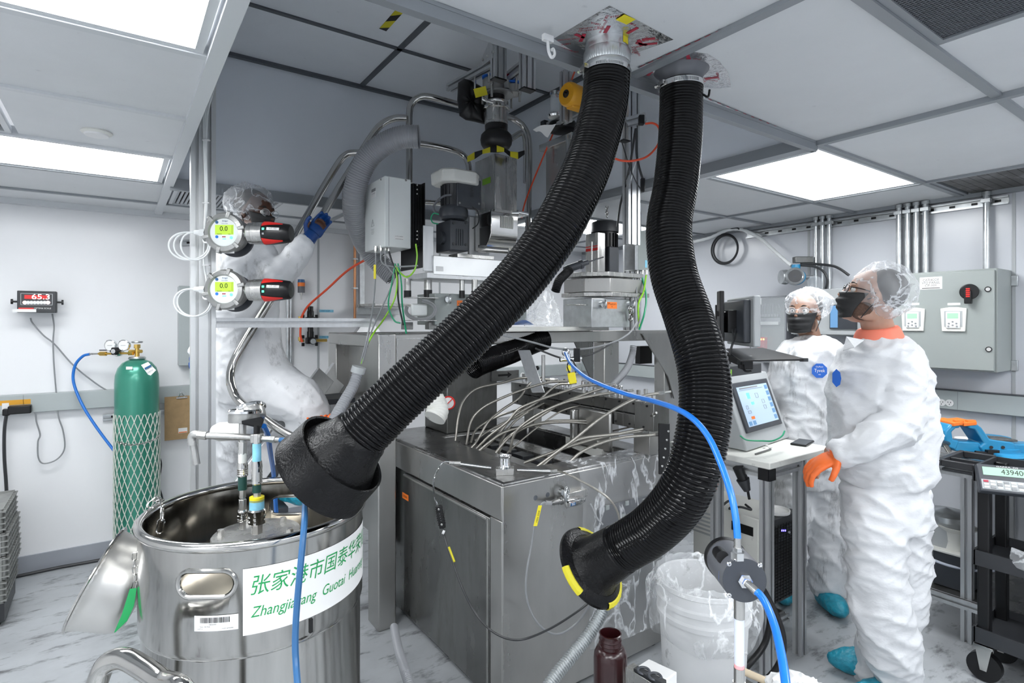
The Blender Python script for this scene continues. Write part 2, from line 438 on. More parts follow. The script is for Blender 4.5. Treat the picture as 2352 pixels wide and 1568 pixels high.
# light panels (these give the light)
M['panel'] = mat('panel', (1, 1, 1), .5, emit=(.96, .985, 1.0), es=PANEL_POWER)
LL = {(4, 9): 'ceiling light panel glimpsed behind the machine, past the raised bay', (1, 6): 'wide white ceiling light panel at the upper left corner', (1, 9): 'white ceiling light panel above the back wall at left', (4, 6): 'square-looking bright ceiling light panel above the two workers'}
for (i, j) in lights:
    x0, x1, y0, y1 = xs[i] + tb, xs[i + 1] - tb, ys[j] + tb, ys[j + 1] - tb
    if i == 1: x1 = .20
    t = thing('ceiling_light', LL.get((i, j), 'added unseen ceiling light panel behind the viewer, %s from the left wall, %s from the front wall' % (('first', 'second', 'third', 'fourth', 'fifth', 'sixth')[i], ('first', 'second', 'third', 'fourth', 'fifth', 'sixth', 'seventh')[j % 7])), 'light', ((x0 + x1) / 2, (y0 + y1) / 2, CZ), None if (i, j) in LL else 'added unseen ceiling lights behind the viewer')
    f = MB(); e = .022
    f.bb(x0, x1, y0, y0 + e, CZ - .006, CZ + .02); f.bb(x0, x1, y1 - e, y1, CZ - .006, CZ + .02); f.bb(x0, x0 + e, y0 + e, y1 - e, CZ - .006, CZ + .02); f.bb(x1 - e, x1, y0 + e, y1 - e, CZ - .006, CZ + .02)
    obj('frame', f, 'lip', t)
    obj('diffuser', MB().bb(x0 + e, x1 - e, y0 + e, y1 - e, CZ + .002, CZ + .012), 'panel', t)
# vents: perforated plates with real slots
def vent(lbl, x0, x1, y0, y1, mf, mp, slatdir, pitch, wdt):
    t = thing('ceiling_vent', lbl, 'vent', ((x0 + x1) / 2, (y0 + y1) / 2, CZ))
    f = MB(); e = .02
    f.bb(x0, x1, y0, y0 + e, CZ - .004, CZ + .02); f.bb(x0, x1, y1 - e, y1, CZ - .004, CZ + .02); f.bb(x0, x0 + e, y0 + e, y1 - e, CZ - .004, CZ + .02); f.bb(x1 - e, x1, y0 + e, y1 - e, CZ - .004, CZ + .02)
    obj('frame', f, mf, t)
    obj('backing', MB().bb(x0 + e, x1 - e, y0 + e, y1 - e, CZ + .018, CZ + .03), 'black', t)
    g = MB(); q = (x0 if slatdir == 'y' else y0) + e
    end = (x1 if slatdir == 'y' else y1) - e
    while q < end - wdt:
        if slatdir == 'y': g.bb(q, q + wdt, y0 + e, y1 - e, CZ, CZ + .012)
        else: g.bb(x0 + e, x1 - e, q, q + wdt, CZ, CZ + .012)
        q += pitch
    if pitch < .012:
        q = (y0 if slatdir == 'y' else x0) + e
        while q < (y1 if slatdir == 'y' else x1) - e:
            if slatdir == 'y': g.bb(x0 + e, x1 - e, q, q + .003, CZ + .001, CZ + .01)
            else: g.bb(q, q + .003, y0 + e, y1 - e, CZ + .001, CZ + .01)
            q += .0085
    o = obj('grille', g, mp, t, smooth=0); o['kind'] = 'stuff'
vent('grey slatted ceiling vent above the left post by the back wall', .27, .87, 3.655, 4.255, 'lip', 'perf', 'y', .022, .013)
vent('slatted ceiling vent at the left picture edge beside the smoke detector', -.93, -.35, 2.455, 3.035, 'lip', 'perf', 'y', .022, .013)
vent('dark perforated ceiling vent in the upper right corner', 1.325, 1.855, .02, .595, 'tbar', 'ventdark', 'y', .0105, .0052)
vent('sooty black ceiling vent close to the right wall', 3.635, 4.205, .63, 1.205, 'tbar', 'soot', 'x', .04, .038)
# ================= helpers used by many things =================
def ribs(mb, pts, R, pitch, amp, n=32, sub=6, cap=False):
    q = resample(pts, pitch / sub); r = [R + amp * (abs(math.cos(PI * i / sub)) ** 1.0 * 2 - 1.3) * .8 for i in range(len(q))]
    return mb.tube(q, r, n, cap)
def extr(mb, a, b, side, W, H, nw=1, nh=1, g=.012, dp=.018):
    dp = min(dp, .36 * min(W / nw, H / nh))
    """slotted aluminium profile from a to b; W along side, H across"""
    a, b = V(a), V(b); t = (b - a).normalized(); X = V(side); X = (X - t * X.dot(t)).normalized(); Y = t.cross(X)
    def edge(L, k):
        out = []
        for i in range(k):
            c = -L / 2 + L * (i + .5) / k
            k_ = g * .85; out += [(c - g / 2, 0), (c - g / 2, .003), (c - k_, .003), (c - k_, dp), (c + k_, dp), (c + k_, .003), (c + g / 2, .003), (c + g / 2, 0)]
        return out
    P2 = []
    P2.append((-W / 2, -H / 2)); P2 += [(s_, -H / 2 + d_) for s_, d_ in edge(W, nw)]
    P2.append((W / 2, -H / 2)); P2 += [(W / 2 - d_, s_) for s_, d_ in edge(H, nh)]
    P2.append((W / 2, H / 2)); P2 += [(-s_, H / 2 - d_) for s_, d_ in edge(W, nw)]
    P2.append((-W / 2, H / 2)); P2 += [(-W / 2 + d_, -s_) for s_, d_ in edge(H, nh)]
    return mb.rings([[p + X * x + Y * y for x, y in P2] for p in (a, b)])
def path(L, k=8): return cr([P(*q) for q in L], k)
def bolt(mb, p, nrm, r=.006, h=.005):
    nrm = V(nrm).normalized(); mb.cyl(p, V(p) + nrm * h, r, n=6); return mb
def screw(mb, p, nrm, r=.005): nrm = V(nrm).normalized(); mb.lathe([(r * .5, h_) if 0 else (q, h_) for q, h_ in ((r, 0), (r, r * .5), (r * .75, r * .7), (r * .4, r * .7), (r * .35, r * .3), (.0001, r * .3))], p, nrm, 12)
def boolcut(o, cutters):
    for c in cutters:
        me = bpy.data.meshes.new('tmpcut'); me.from_pydata([p - V(WP[o.name]) for p in c.v], [], c.f); me.update()
        t = bpy.data.objects.new('tmpcut', me); COL.objects.link(t); t.location = WP[o.name]
        bpy.context.view_layer.update()
        m = o.modifiers.new('cut', 'BOOLEAN'); m.object = t; m.operation = 'DIFFERENCE'; m.solver = 'EXACT'
        bpy.context.view_layer.update()
        nm = bpy.data.meshes.new_from_object(o.evaluated_get(bpy.context.evaluated_depsgraph_get()))
        o.modifiers.remove(m); o.data = nm; bpy.data.objects.remove(t)
def cable(name, L, r, m, label, cat='cable', k=8, n=8, group=None):
    return one(name, MB().tube(path(L, k), r, n), m, label, cat, group)
def eyebolt(mb, c, nrm, R=.022, r=.006):
    nrm = V(nrm).normalized(); c = V(c)
    mb.torus(c + nrm * (R + .012), nrm.cross(UP) if abs(nrm.z) < .9 else EX, R, r, 20, 8); mb.cyl(c, c + nrm * .01, r * 2.2, n=14); return mb

# ================= two big black ducts hanging from the ceiling =================
H1 = [(1394, 168, 1.55), (1391, 215, 1.545), (1383, 264, 1.53), (1361, 346, 1.50), (1342, 400, 1.47), (1316, 455, 1.44), (1277, 528, 1.41), (1221, 608, 1.39), (1160, 680, 1.37), (1102, 737, 1.35), (1041, 796, 1.335), (975, 857, 1.32), (908, 919, 1.31), (858, 969, 1.30), (822, 1005, 1.295)]
H2 = [(1565, 196, 1.72), (1564, 260, 1.71), (1561, 330, 1.69), (1551, 428, 1.66), (1538, 500, 1.63), (1537, 555, 1.60), (1549, 636, 1.56), (1578, 720, 1.51), (1604, 800, 1.45), (1618, 870, 1.42), (1619, 950, 1.39), (1605, 1035, 1.37), (1583, 1105, 1.37), (1547, 1165, 1.40), (1497, 1215, 1.45), (1446, 1248, 1.50), (1418, 1264, 1.52)]
hoses = []
for nm, HH, R in (('near', H1, .0625), ('right', H2, .0635)):
    t = thing('duct_hose', 'long black ribbed duct from the foil-taped ceiling collar down to the steel keg' if nm == 'near' else 'black ribbed duct curving down to the yellow-taped nozzle above the white bucket', 'duct', P(*HH[0]))
    q = path(HH, 10); hoses.append(q)
    obj('hose', ribs(MB(), q, R, .0098, .0021, 40, 6), 'rubber', t)
    a = q[-1]; ax = (q[-1] - q[-5]).normalized()
    if nm == 'near':
        ax = (ax + FW * .22).normalized()
        n_ = MB().lathe([(.060, -.02), (.068, -.012), (.070, 0), (.076, .02), (.099, .068), (.104, .078), (.099, .080), (.095, .07), (.070, .02), (.064, -.01)], a, ax, 48)
        o = obj('nozzle_cone', n_, 'nozzle', t)
        n_ = MB().lathe([(.100, .074), (.108, .052), (.113, .050), (.114, .056), (.117, .110), (.121, .118), (.122, .132), (.118, .134), (.108, .130), (.104, .08)], a, ax, 56)
        obj('nozzle_lip', n_, 'nozzle', t)
    else:
        ax = (ax + FW * .10 - UP * .10).normalized()
        n_ = MB().lathe([(.056, -.02), (.066, -.012), (.067, 0), (.070, .04), (.076, .075), (.088, .092), (.092, .096), (.088, .098), (.07, .09), (.062, .04), (.06, 0)], a, ax, 48)
        obj('nozzle_cone', n_, 'nozzle', t)
        X, Y = basis(ax); n_ = MB(); fl = MB()
        n_.lathe([(.086, .088), (.104, .094), (.112, .100), (.113, .108), (.108, .112), (.08, .106)], a, ax, 56)
        obj('nozzle_flange', n_, 'nozzle', t)
        for a0, a1, ro in ((1.9, 3.0, .1135), (3.9, 5.0, .1135), (-.35, .35, .1135)):
            K = 18
            def fn(i, j, a0=a0, a1=a1):
                an = a0 + (a1 - a0) * i; c_ = X * math.cos(an) + Y * math.sin(an)
                r_, h_ = [(.090, .0945), (.1045, .0925), (.1128, .0985), (.1142, .108), (.109, .1135)][min(4, int(j * 4 + .01))]
                r_ += .0007 * math.sin(an * 40 + j * 9)
                return a + ax * h_ + c_ * (r_ + .0008)
            obj('hazard_tape', MB().grid(fn, K, 4), 'tapey', t, label='yellow tape on the black nozzle rim')
# straps, collars and foil tape where the ducts meet the ceiling
def collar(uv, d, R, label, top):
    c = P(*uv, d); t = thing('duct_collar', label, 'duct', (c.x, c.y, CZ))
    zt = CZ - .001
    obj('sleeve', MB().lathe([(R, zt), (R, c.z + .03), (R + .002, c.z + .028), (R + .003, c.z + .02), (R, c.z + .012), (R, c.z - .02), (R - .003, c.z - .02), (R - .003, zt)], (c.x, c.y, 0), UP, 48), 'galv', t)
    return t, c
t, c = collar((1394, 172), 1.552, .0595, 'galvanised duct collar with yellow sticker through the foil-taped ceiling square', 0)
# crimped ring
g = MB(); rr = []
for k, (r_, h_) in enumerate(((.061, .048), (.0635, .044), (.0635, .020), (.061, .014))):
    rr.append([V((c.x, c.y, c.z + h_ + .014)) + V((math.cos(2 * PI * j / 120), math.sin(2 * PI * j / 120), 0)) * (r_ + (.0012 if j % 2 else 0)) for j in range(120)])
g.rings(rr, False); obj('crimp_ring', g, 'galv', t)
st = MB().grid(lambda i, j: V((c.x, c.y, 0)) + (-FW * math.cos(.62 + .42 * i) + RT * math.sin(.62 + .42 * i)) * .0605 + UP * (c.z + .068 + .032 * j), 6, 1)
obj('sticker', st, 'yellow', t)
def clamp(c, ax, R, lbl, w=.011, grp=None):
    X, Y = basis(ax); A = V(ax).normalized()
    t = thing('hose_clamp', lbl, 'clamp', c)
    obj('band', MB().lathe([(R, -w / 2), (R + .0015, -w / 2), (R + .0015, w / 2), (R, w / 2), (R, -w / 2)], c, A, 56), 'chrome', t)
    s = MB()
    d0 = (-RT * .93 - FW * .37); d0 = (d0 - A * d0.dot(A)).normalized(); tg = A.cross(d0)
    s.box(V(c) + d0 * (R + .006), (.024, .012, .012), (tg, d0, A)); s.cyl(V(c) + d0 * (R + .006) - tg * .024, V(c) + d0 * (R + .006) + tg * .012, .004, n=10); s.cyl(V(c) + d0 * (R + .006) - tg * .030, V(c) + d0 * (R + .006) - tg * .023, .006, n=6)
    obj('worm_screw', s, 'polish', t)
    nt = MB()
    for k in range(26):
        an = -.6 + k * .045; dd = (-FW * math.cos(an) + RT * math.sin(an)); dd = (dd - A * dd.dot(A)).normalized()
        nt.box(V(c) + dd * (R + .0017), (.0009, .0006, w * .6), (A.cross(dd), dd, A))
    obj('worm_slots', nt, 'ventdark', t)
q = hoses[0]
clamp(V((c.x, c.y, c.z + .010)), UP, .0615, 'upper steel hose clamp on the keg duct collar'); clamp(q[1] + (q[0] - q[1]).normalized() * .004, (q[0] - q[2]), .0645, 'lower steel hose clamp holding the keg duct')
t2, c2 = collar((1565, 192), 1.722, .0605, 'sealant-smeared galvanised duct collar behind the ceiling bar', 0)
sl = MB(); n_ = 60
def slf(i, j):
    an = 2 * PI * i; dd = V((math.cos(an), math.sin(an), 0)); h = .045 + .016 * noise.noise(V((math.cos(an) * 2, math.sin(an) * 2, 3))) + .006 * math.sin(9 * an)
    return V((c2.x, c2.y, CZ - h * j)) + dd * (.0612 + .022 * (1 - j) ** 3)
obj('sealant', sl.grid(slf, 60, 5), 'pvc', t2)
clamp(hoses[1][1] + UP * .004, UP, .0650, 'steel band clamp with loose tail on the right duct', .016)
one('strap_tail', MB().tube(cr([P(1612, 215, 1.70), P(1626, 222, 1.69), P(1630, 206, 1.69)], 6), .0035, 6), 'black', 'loose black strap end beside the right duct clamp', 'strap')
# foil tape squares on the ceiling
def foil(name, pts, label, rnd=False):
    t = thing(name, label, 'tape', sum((V(p) for p in pts), V()) / len(pts))
    b = MB().prism([V((p[0], p[1], CZ - .0012)) for p in pts], (0, 0, .001)); obj('foil', b, 'foil', t)
    return t
def foil_print(t, cx, cy, lim, n, seed):
    rd = random.Random(seed); m = MB()
    for k in range(n):
        for _ in range(20):
            x, y = cx + rd.uniform(-.15, .15), cy + rd.uniform(-.15, .15)
            if lim(x, y) and math.hypot(x - cx, y - cy) > .075: break
        else: continue
        an = rd.choice((0, .5, 1.1, 1.57, 2.3, 2.9)); X = V((math.cos(an), math.sin(an), 0)); Y = V((X.y, -X.x, 0))
        c = V((x, y, CZ - .0018)); w = rd.uniform(.030, .042)
        if k % 3 == 0: m.box(c, (w, .010, .0004), (X, Y, UP))
        elif k % 3 == 1: text(m, '1581A', c, X, Y, .011)
        else: text(m, 'COLD WEATHER', c, X, Y, .008)
    o = obj('red_print', m, 'redprint', t, smooth=0, kind='stuff')
f1 = [PZ(1400, 12, CZ), PZ(1547, 90, CZ), PZ(1440, 128, CZ), PZ(1340, 132, CZ), PZ(1272, 88, CZ)]
ft = foil('foil_tape', f1, 'square of silver foil tape with red print around the keg duct collar')
cc = V((c.x, c.y, CZ)); foil_print(ft, c.x, c.y, lambda x, y: abs((x - c.x)) < .11 and abs(y - c.y) < .115, 34, 3)
ys_ = MB().box(PZ(1437, 45, CZ - .003), (.04, .03, .0005)); obj('sticker', ys_, 'yellow', ft)
f2 = [PZ(*p, CZ) for p in ((1470, 178), (1520, 152), (1590, 118), (1625, 123), (1652, 140), (1672, 165), (1680, 200), (1640, 202), (1612, 200), (1590, 222), (1520, 196))]
f2t = foil('foil_tape', f2, 'rounded patch of silver foil tape around the right duct collar'); foil_print(f2t, c2.x + .02, c2.y, lambda x, y: x - c2.x < .13 and x > c2.x - .10 and abs(y - c2.y) < .06 + (c2.x + .05 - x) * .1, 26, 5)
# torn foil strips along the bars
for k, (a, b, lb) in enumerate((((1005, 2), (1268, 100), 'ragged foil strip along the front edge of the raised bay'), ((1475, 158), (1810, 6), 'ragged foil strip along the ceiling bar between the two ducts'), ((1622, 222), (1866, 322), 'ragged foil strip along the bay edge toward the bright panel'))):
    A_, B_ = PZ(*a, CZ), PZ(*b, CZ); m = MB(); N_ = 70; s_ = (B_ - A_).normalized().cross(UP) * (-1 if k != 1 else 1)
    m.grid(lambda i, j: A_.lerp(B_, i) + s_ * ((.006 + .005 * noise.noise(V((i * 30, k, 0)))) * j + .016 * (k == 1)) - UP * .002, N_, 1)
    o = one('foil_strip', m, 'foil', lb, 'tape')
    m = MB()
    for i in range(14): 
        an = A_.lerp(B_, (i + .5) / 14) + s_ * (.003 + .016 * (k == 1)) - UP * .0025; m.box(an, (.018, .002, .0004), ((B_ - A_).normalized(), s_, UP))
    obj('red_print', m, 'redprint', o, smooth=0, kind='stuff')
# ceiling small things
hz = thing('hazard_tape', 'yellow and black hazard tape stuck on the raised bay ceiling', 'tape', PZ(905, 38, BZ))
A_, B_, C_ = PZ(923, 7, BZ - .002), PZ(871, 66, BZ - .002), PZ(940, 14, BZ - .002); D_ = C_ - A_
for k, (s0, s1, s2, s3, mt) in enumerate(((0, 0, .22, .06, 'black'), (.22, .06, .48, .32, 'tapey'), (.48, .32, .70, .56, 'black'), (.70, .56, .97, .84, 'tapey'), (.97, .84, 1., 1., 'black'))):
    m = MB().prism([A_.lerp(B_, s0), A_.lerp(B_, s0) * 0 + (A_ + D_).lerp(B_ + D_, s1), (A_ + D_).lerp(B_ + D_, s3), A_.lerp(B_, s2)], (0, 0, .0015))
    obj('yellow_stripe' if mt == 'tapey' else 'black_stripe', m, mt, hz)
h = MB(); p0 = PZ(1258, 92, CZ - .04); h.box(p0 + V((0, 0, .004)), (.03, .012, .016)); h.tube(cr([p0, p0 + V((0, -.004, -.03)), p0 + V((.008, -.006, -.045)), p0 + V((.018, -.006, -.035)), p0 + V((.014, -.006, -.022)), p0 + V((.008, -.006, -.026))], 6), .004, 8)
one('ceiling_hook', h, 'white', 'small white plastic hook on the bay edge', 'hook')
sd = thing('smoke_detector', 'round flat white smoke detector on the left ceiling', 'detector', PZ(222, 302, CZ)); c_ = PZ(222, 302, CZ)
obj('base', MB().lathe([(.052, 0), (.054, -.006), (.046, -.012)], c_, UP, 36, cap=True), 'offwhite', sd); obj('cap', MB().lathe([(.044, -.010), (.040, -.018), (.001, -.020)], c_, UP, 36), 'white', sd)
# ================= steel keg and what stands on it =================
KC = V((.3064, 1.6107, 0)); KR = .268; KZ = 1.094
def kdir(u, far=False):
    t = (u - CX) / F; d = (FW + RT * t).normalized(); b = d.dot(KC); cc_ = KC.dot(KC) - KR * KR
    disc = max(0, b * b - cc_); s = b + math.sqrt(disc) if far else b - math.sqrt(disc)
    p = d * s - KC; return math.atan2(p.y, p.x)
def kp(th, z, r=KR): return V((KC.x + r * math.cos(th), KC.y + r * math.sin(th), z))
keg = thing('steel_keg', 'large open-topped polished steel keg with Chinese lettering at lower left', 'keg', (KC.x, KC.y, 0))
col = obj('collar', MB().lathe([(KR - .012, .835), (KR - .002, .84), (KR, .85), (KR, KZ - .012), (KR - .004, KZ - .010), (KR - .004, .85), (KR - .014, .84), (KR - .012, .835)], KC, UP, 96), 'keg', keg)
def oval(th, z, w, h, r0=.20, r1=.34):
    er = V((math.cos(th), math.sin(th), 0)); et = V((-er.y, er.x, 0)); pts = []
    for k in range(32):
        a = 2 * PI * k / 32; ca, sa = math.cos(a), math.sin(a); x = (w / 2 - h / 2) * (1 if ca > 0 else -1) + h / 2 * ca; pts.append((x, h / 2 * sa))
    return er, et, pts
cut = []; ovals = []
thF = kdir(472); thB = kdir(665, True)
for th in (thF, thB):
    er, et, pts = oval(th, 1.0, .118, .050)
    cut.append(MB().prism([KC + UP * 1.008 + et * x + UP * y + er * .2 for x, y in pts], er * .15)); ovals.append((er, et))
boolcut(col, cut)
for th in (thF, thB):
    er, et, pts = oval(th, 1.0, .126, .058); m = MB()
    ring = [kp(th + x / KR, 1.008 + y, KR + .001) for x, y in pts]; m.tube(ring, .0055, 8, closed=True)
    obj('grip_rim', m, 'keg', keg)
obj('rim', MB().torus(KC + UP * (KZ - .008), UP, KR - .002, .0115, 96, 12), 'polish', keg)
obj('seam', MB().torus(KC + UP * .8375, UP, KR - .007, .0035, 96, 8), 'keg', keg)
obj('body', MB().lathe([(KR - .03, .05), (KR - .007, .09), (KR - .006, .25), (KR - .002, .26), (KR - .006, .27), (KR - .006, .55), (KR - .002, .56), (KR - .006, .57), (KR - .006, .835)], KC, UP, 96), 'keg', keg)
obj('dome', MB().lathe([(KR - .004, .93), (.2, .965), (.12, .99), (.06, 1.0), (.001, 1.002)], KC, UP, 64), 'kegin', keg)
obj('bottom_ring', MB().lathe([(KR - .03, .05), (KR - .02, .0), (KR - .026, 0), (KR - .05, .05)], KC, UP, 64), 'keg', keg)
pc = P(590, 1222, 1.50); pc.z = 1.008
obj('top_plate', MB().lathe([(.108, 0), (.110, .002), (.110, .010), (.108, .012), (.001, .012)], pc, UP, 64), 'steelb', keg)
for u, v in ((507, 1222), (650, 1193), (668, 1219), (560, 1180)): 
    a = PZ(u, v + 6, 1.02); a = pc + (a - pc) * min(1, .092 / max(.01, (V((a.x, a.y, 0)) - V((pc.x, pc.y, 0))).length)); a.z = 1.02
    obj('bolt', MB().cyl(a, a + UP * .012, .0095, n=6).cyl(a + UP * .012, a + UP * .014, .008, n=12), 'steelb', keg)
# big sign
th0, th1 = kdir(558), kdir(558) + 1.75
sg = obj('sign_sheet', MB().grid(lambda i, j: kp(th0 + (th1 - th0) * i, .889 + (1.036 - .889) * j, KR + .0012), 60, 3), 'paper', keg)
def bend(mb, s, xs0, zc, size, shear=.0, sx=1., wx=None):
    vs, fs = text_geo(s, size); mn = min(p.x for p in vs); wd = max(p.x for p in vs) - mn; k = (wx / wd) if wx else sx
    return mb.add([kp(th0 + (xs0 + (p.x - mn) * k + shear * p.y) / KR, zc + p.y, KR + .0022) for p in vs], fs)
sm = MB(); bend(sm, '张家港市国泰华荣化工新材料有限公司', .018, .994, .047, .18, wx=.70); o = obj('sign_lettering', sm, 'green', sg, smooth=0)
sm = MB(); bend(sm, 'Zhangjiagang  Guotai  Huarong  chemical', .018, .937, .034, .25, wx=.46); obj('sign_lettering', sm, 'green', sg, smooth=0)
# barcode label
tb0 = kdir(447); bl = obj('barcode_label', MB().grid(lambda i, j: kp(tb0 + i * .092 / KR, .906 + .034 * j, KR + .001), 12, 2), 'paper', keg)
bm = MB(); x = .013; rd = random.Random(4)
while x < .074:
    w_ = rd.choice((.0006, .0010, .0018)); a0 = tb0 + x / KR; bm.add([kp(a0, .924, KR + .0016), kp(a0 + w_ / KR, .924, KR + .0016), kp(a0 + w_ / KR, .936, KR + .0016), kp(a0, .936, KR + .0016)], [(0, 1, 2, 3)]); x += w_ + rd.choice((.0006, .0011))
obj('bars', bm, 'black', bl, smooth=0)
bm = MB()
for s_, x_, z_, sz_, wx_ in (('1200 60-007', .036, .9205, .0035, .016), ('Tank: 100 MLB', .016, .9160, .0035, .022), ('LOT 4', .012, .9110, .0035, .010), ('1 KUR 26/4/2020', .062, .9110, .0035, .024)):
    vs, fs = text_geo(s_, sz_); mn = min(p.x for p in vs); k_ = wx_ / (max(p.x for p in vs) - mn)
    bm.add([kp(tb0 + (x_ + (p.x - mn) * k_ - .004) / KR, z_ + p.y, KR + .0016) for p in vs], fs)
obj('print', bm, 'black', bl, smooth=0)
# dent slot below the sign
obj('slot_stud', MB().box(kp(kdir(714), .868, KR + .001), (.008, .004, .032), (V((-math.sin(kdir(714)), math.cos(kdir(714)), 0)), V((math.cos(kdir(714)), math.sin(kdir(714)), 0)), UP)), 'black', keg)
# chain over the rim
def chain(name, pts, label, L=.026, W=.012, r=.0018, group=None, maxn=99):
    q = resample([V(p) for p in pts], L * .78); t = thing(name, label, 'chain', q[0], group)
    for i in range(min(maxn, len(q) - 1)):
        c = (q[i] + q[i + 1]) / 2; a = (q[i + 1] - q[i]).normalized(); X, Y = basis(a); s = X if i % 2 else Y; s = (X + Y * .35).normalized() if i % 2 else (Y - X * .35).normalized()
        ring = []
        for k in range(18):
            an = 2 * PI * k / 18; cx_, sy_ = math.cos(an), math.sin(an); ring.append(c + a * ((L / 2 - W / 2) * (1 if cx_ > 0 else -1) + W / 2 * cx_) + s * (W / 2 * sy_))
        obj('link', MB().tube(ring, r, 6, closed=True), 'polish', t)
    return t
chain('chain', [PZ(344, 1160, KZ + .008) , PZ(360, 1146, KZ + .02), P(371, 1152, 1.40), P(374, 1180, 1.39), P(370, 1200, 1.385), P(366, 1222, 1.38)], 'short steel chain hooked over the left rim of the keg', .034, .015, .0021)
# fittings in the keg
ft = thing('fitting_riser', 'left steel quick-coupling riser with dark green bands in the keg', 'fitting', P(555, 1240, 1.46))
def riser(t, u, d, segs, tilt=0):
    for nm, v0, v1, px, m in segs:
        r = px / 2 * d / F; ua = u + tilt * (1240 - v0) ; ub = u + tilt * (1240 - v1)
        a, b = P(ua, v0, d), P(ub, v1, d)
        mb = MB()
        if nm == 'coupler': mb.lathe([(r * .8, 0), (r, .003)] + [(r * (1 if k % 2 else .93), .003 + (a - b).length * k / 9 * .6) for k in range(1, 9)] + [(r, (a - b).length * .75), (r * .88, (a - b).length)], b, a - b, 28, cap=True)
        elif nm in ('nut', 'hex_fitting'): mb.cyl(b, a, r, n=6)
        elif nm == 'ribbed_coupling': 
            L_ = (a - b).length; mb.lathe([(r * .9, 0), (r, .002), (r, L_ * .2), (r * .86, L_ * .25), (r * .86, L_ * .33), (r * 1.03, L_ * .38), (r * 1.03, L_ * .5), (r * .86, L_ * .55), (r * .86, L_ * .63), (r, L_ * .68), (r, L_ * .9), (r * .85, L_)], b, a - b, 28, cap=True)
        else: mb.cyl(b, a, r, n=24)
        obj(nm, mb, m, t, bev=.0008 if nm in ('nut', 'hex_fitting') else 0)
riser(ft, 557, 1.46, [('nut', 1190, 1214, 16, 'steelb'), ('ribbed_coupling', 1170, 1196, 22, 'polish'), ('nut', 1146, 1172, 18, 'steelb'), ('pipe', 1128, 1150, 12, 'steelb'), ('nut', 1122, 1142, 16, 'steelb'), ('green_band', 1093, 1124, 19, 'darkgreen'), ('coupler', 1062, 1094, 24, 'polish'), ('pipe', 1040, 1062, 18, 'offwhite'), ('hex_fitting', 1014, 1042, 20, 'steelb'), ('pipe', 998, 1016, 14, 'steelb'), ('pipe', 972, 998, 16, 'steelb')])
ft2 = thing('fitting_riser', 'right riser wrapped in blue tape with a thick ribbed coupling at its foot', 'fitting', P(590, 1245, 1.44))
riser(ft2, 590, 1.44, [('nut', 1196, 1224, 26, 'steelb'), ('ribbed_coupling', 1168, 1202, 38, 'polish'), ('blue_tape', 1146, 1172, 32, 'bluetape'), ('yellow_tape', 1140, 1150, 32, 'yellow'), ('nut', 1128, 1142, 18, 'steelb'), ('green_band', 1110, 1130, 19, 'darkgreen'), ('coupler', 1058, 1112, 24, 'polish'), ('blue_tape', 1018, 1060, 19, 'bluetape'), ('hex_fitting', 996, 1020, 18, 'steelb')])
mf = thing('pipe_manifold', 'grey steel cross pipe with bent drain tube above the keg', 'pipe', P(540, 1003, 1.46))
obj('pipe', MB().cyl(P(468, 1000, 1.455), P(598, 1005, 1.45), .0085, n=20), 'cast', mf)
obj('tee', MB().cyl(P(455, 998, 1.455), P(476, 1000, 1.455), .012, n=6), 'cast', mf, .001)
obj('elbow', MB().tube(cr([P(458, 998, 1.455), P(446, 998, 1.455), P(441, 1004, 1.455), P(442, 1014, 1.455)], 5), .0105, 16), 'cast', mf)
obj('drain_tube', MB().cyl(P(442, 1008, 1.455), P(452, 1066, 1.455), .0085, n=18), 'cast', mf); obj('ring_collar', MB().cyl(P(441, 1012, 1.455), P(443, 1021, 1.455), .0115, n=20), 'cast', mf)
obj('valve_block', MB().box(P(590, 1006, 1.445), (.026, .024, .024), (RT, FW, UP)), 'cast', mf, .003)
obj('hose_nipple', MB().cyl(P(600, 1007, 1.445), P(622, 1008, 1.44), .008, n=6).cyl(P(622, 1008, 1.44), P(634, 1009, 1.435), .0095, n=6).cyl(P(632, 1009, 1.435), P(645, 1010, 1.43), .006, n=14), 'cast', mf)
lv = MB().prism([P(555, 970, 1.42), P(600, 960, 1.44), P(606, 966, 1.44), P(600, 982, 1.44), P(582, 980, 1.44), P(556, 974, 1.42)], UP * .004); lv.cyl(P(590, 998, 1.445), P(590, 975, 1.445), .008, n=12); obj('valve_lever', lv, 'black', mf)
def gauge(c, ax, R, D, label, wall='steelb'):
    t = thing('pressure_gauge', label, 'gauge', c); ax = V(ax).normalized()
    obj('case', MB().lathe([(.001, -D), (R * .9, -D), (R * .93, -D * .9), (R * .93, -.004), (R, -.002)], c, ax, 40), wall, t)
    obj('bezel', MB().lathe([(R * .93, -.006), (R * 1.04, -.004), (R * 1.05, .002), (R * .97, .006), (R * .9, .004)], c, ax, 44), 'chrome', t)
    fc = obj('dial', MB().lathe([(R * .95, .0), (.0005, .0)], c, ax, 36), 'paper', t)
    X, Y = basis(ax); n = MB().box(V(c) + ax * .0015 + X * R * .25, (R * .8, .0015, .0006), (X, Y, ax))
    for k in range(14): 
        an = k * .4 - .5; dd = X * math.cos(an) + Y * math.sin(an); n.box(V(c) + ax * .001 + dd * R * .75, (R * .13, .001, .0004), (dd, ax.cross(dd), ax))
    obj('needle_and_scale', n, 'black', t, smooth=0)
    obj('lens', MB().lathe([(R * .96, .003), (.0005, .005)], c, ax, 32), 'glass', t); return t
gauge(P(561, 945, 1.46), (UP + FW * .10), .040, .028, 'round steel pressure gauge lying face-up on the left riser', 'cast'); gauge(P(575, 938, 1.52), (RT * -.3 + UP * .75 + FW * .3), .038, .03, 'second steel gauge tilted behind the face-up gauge')
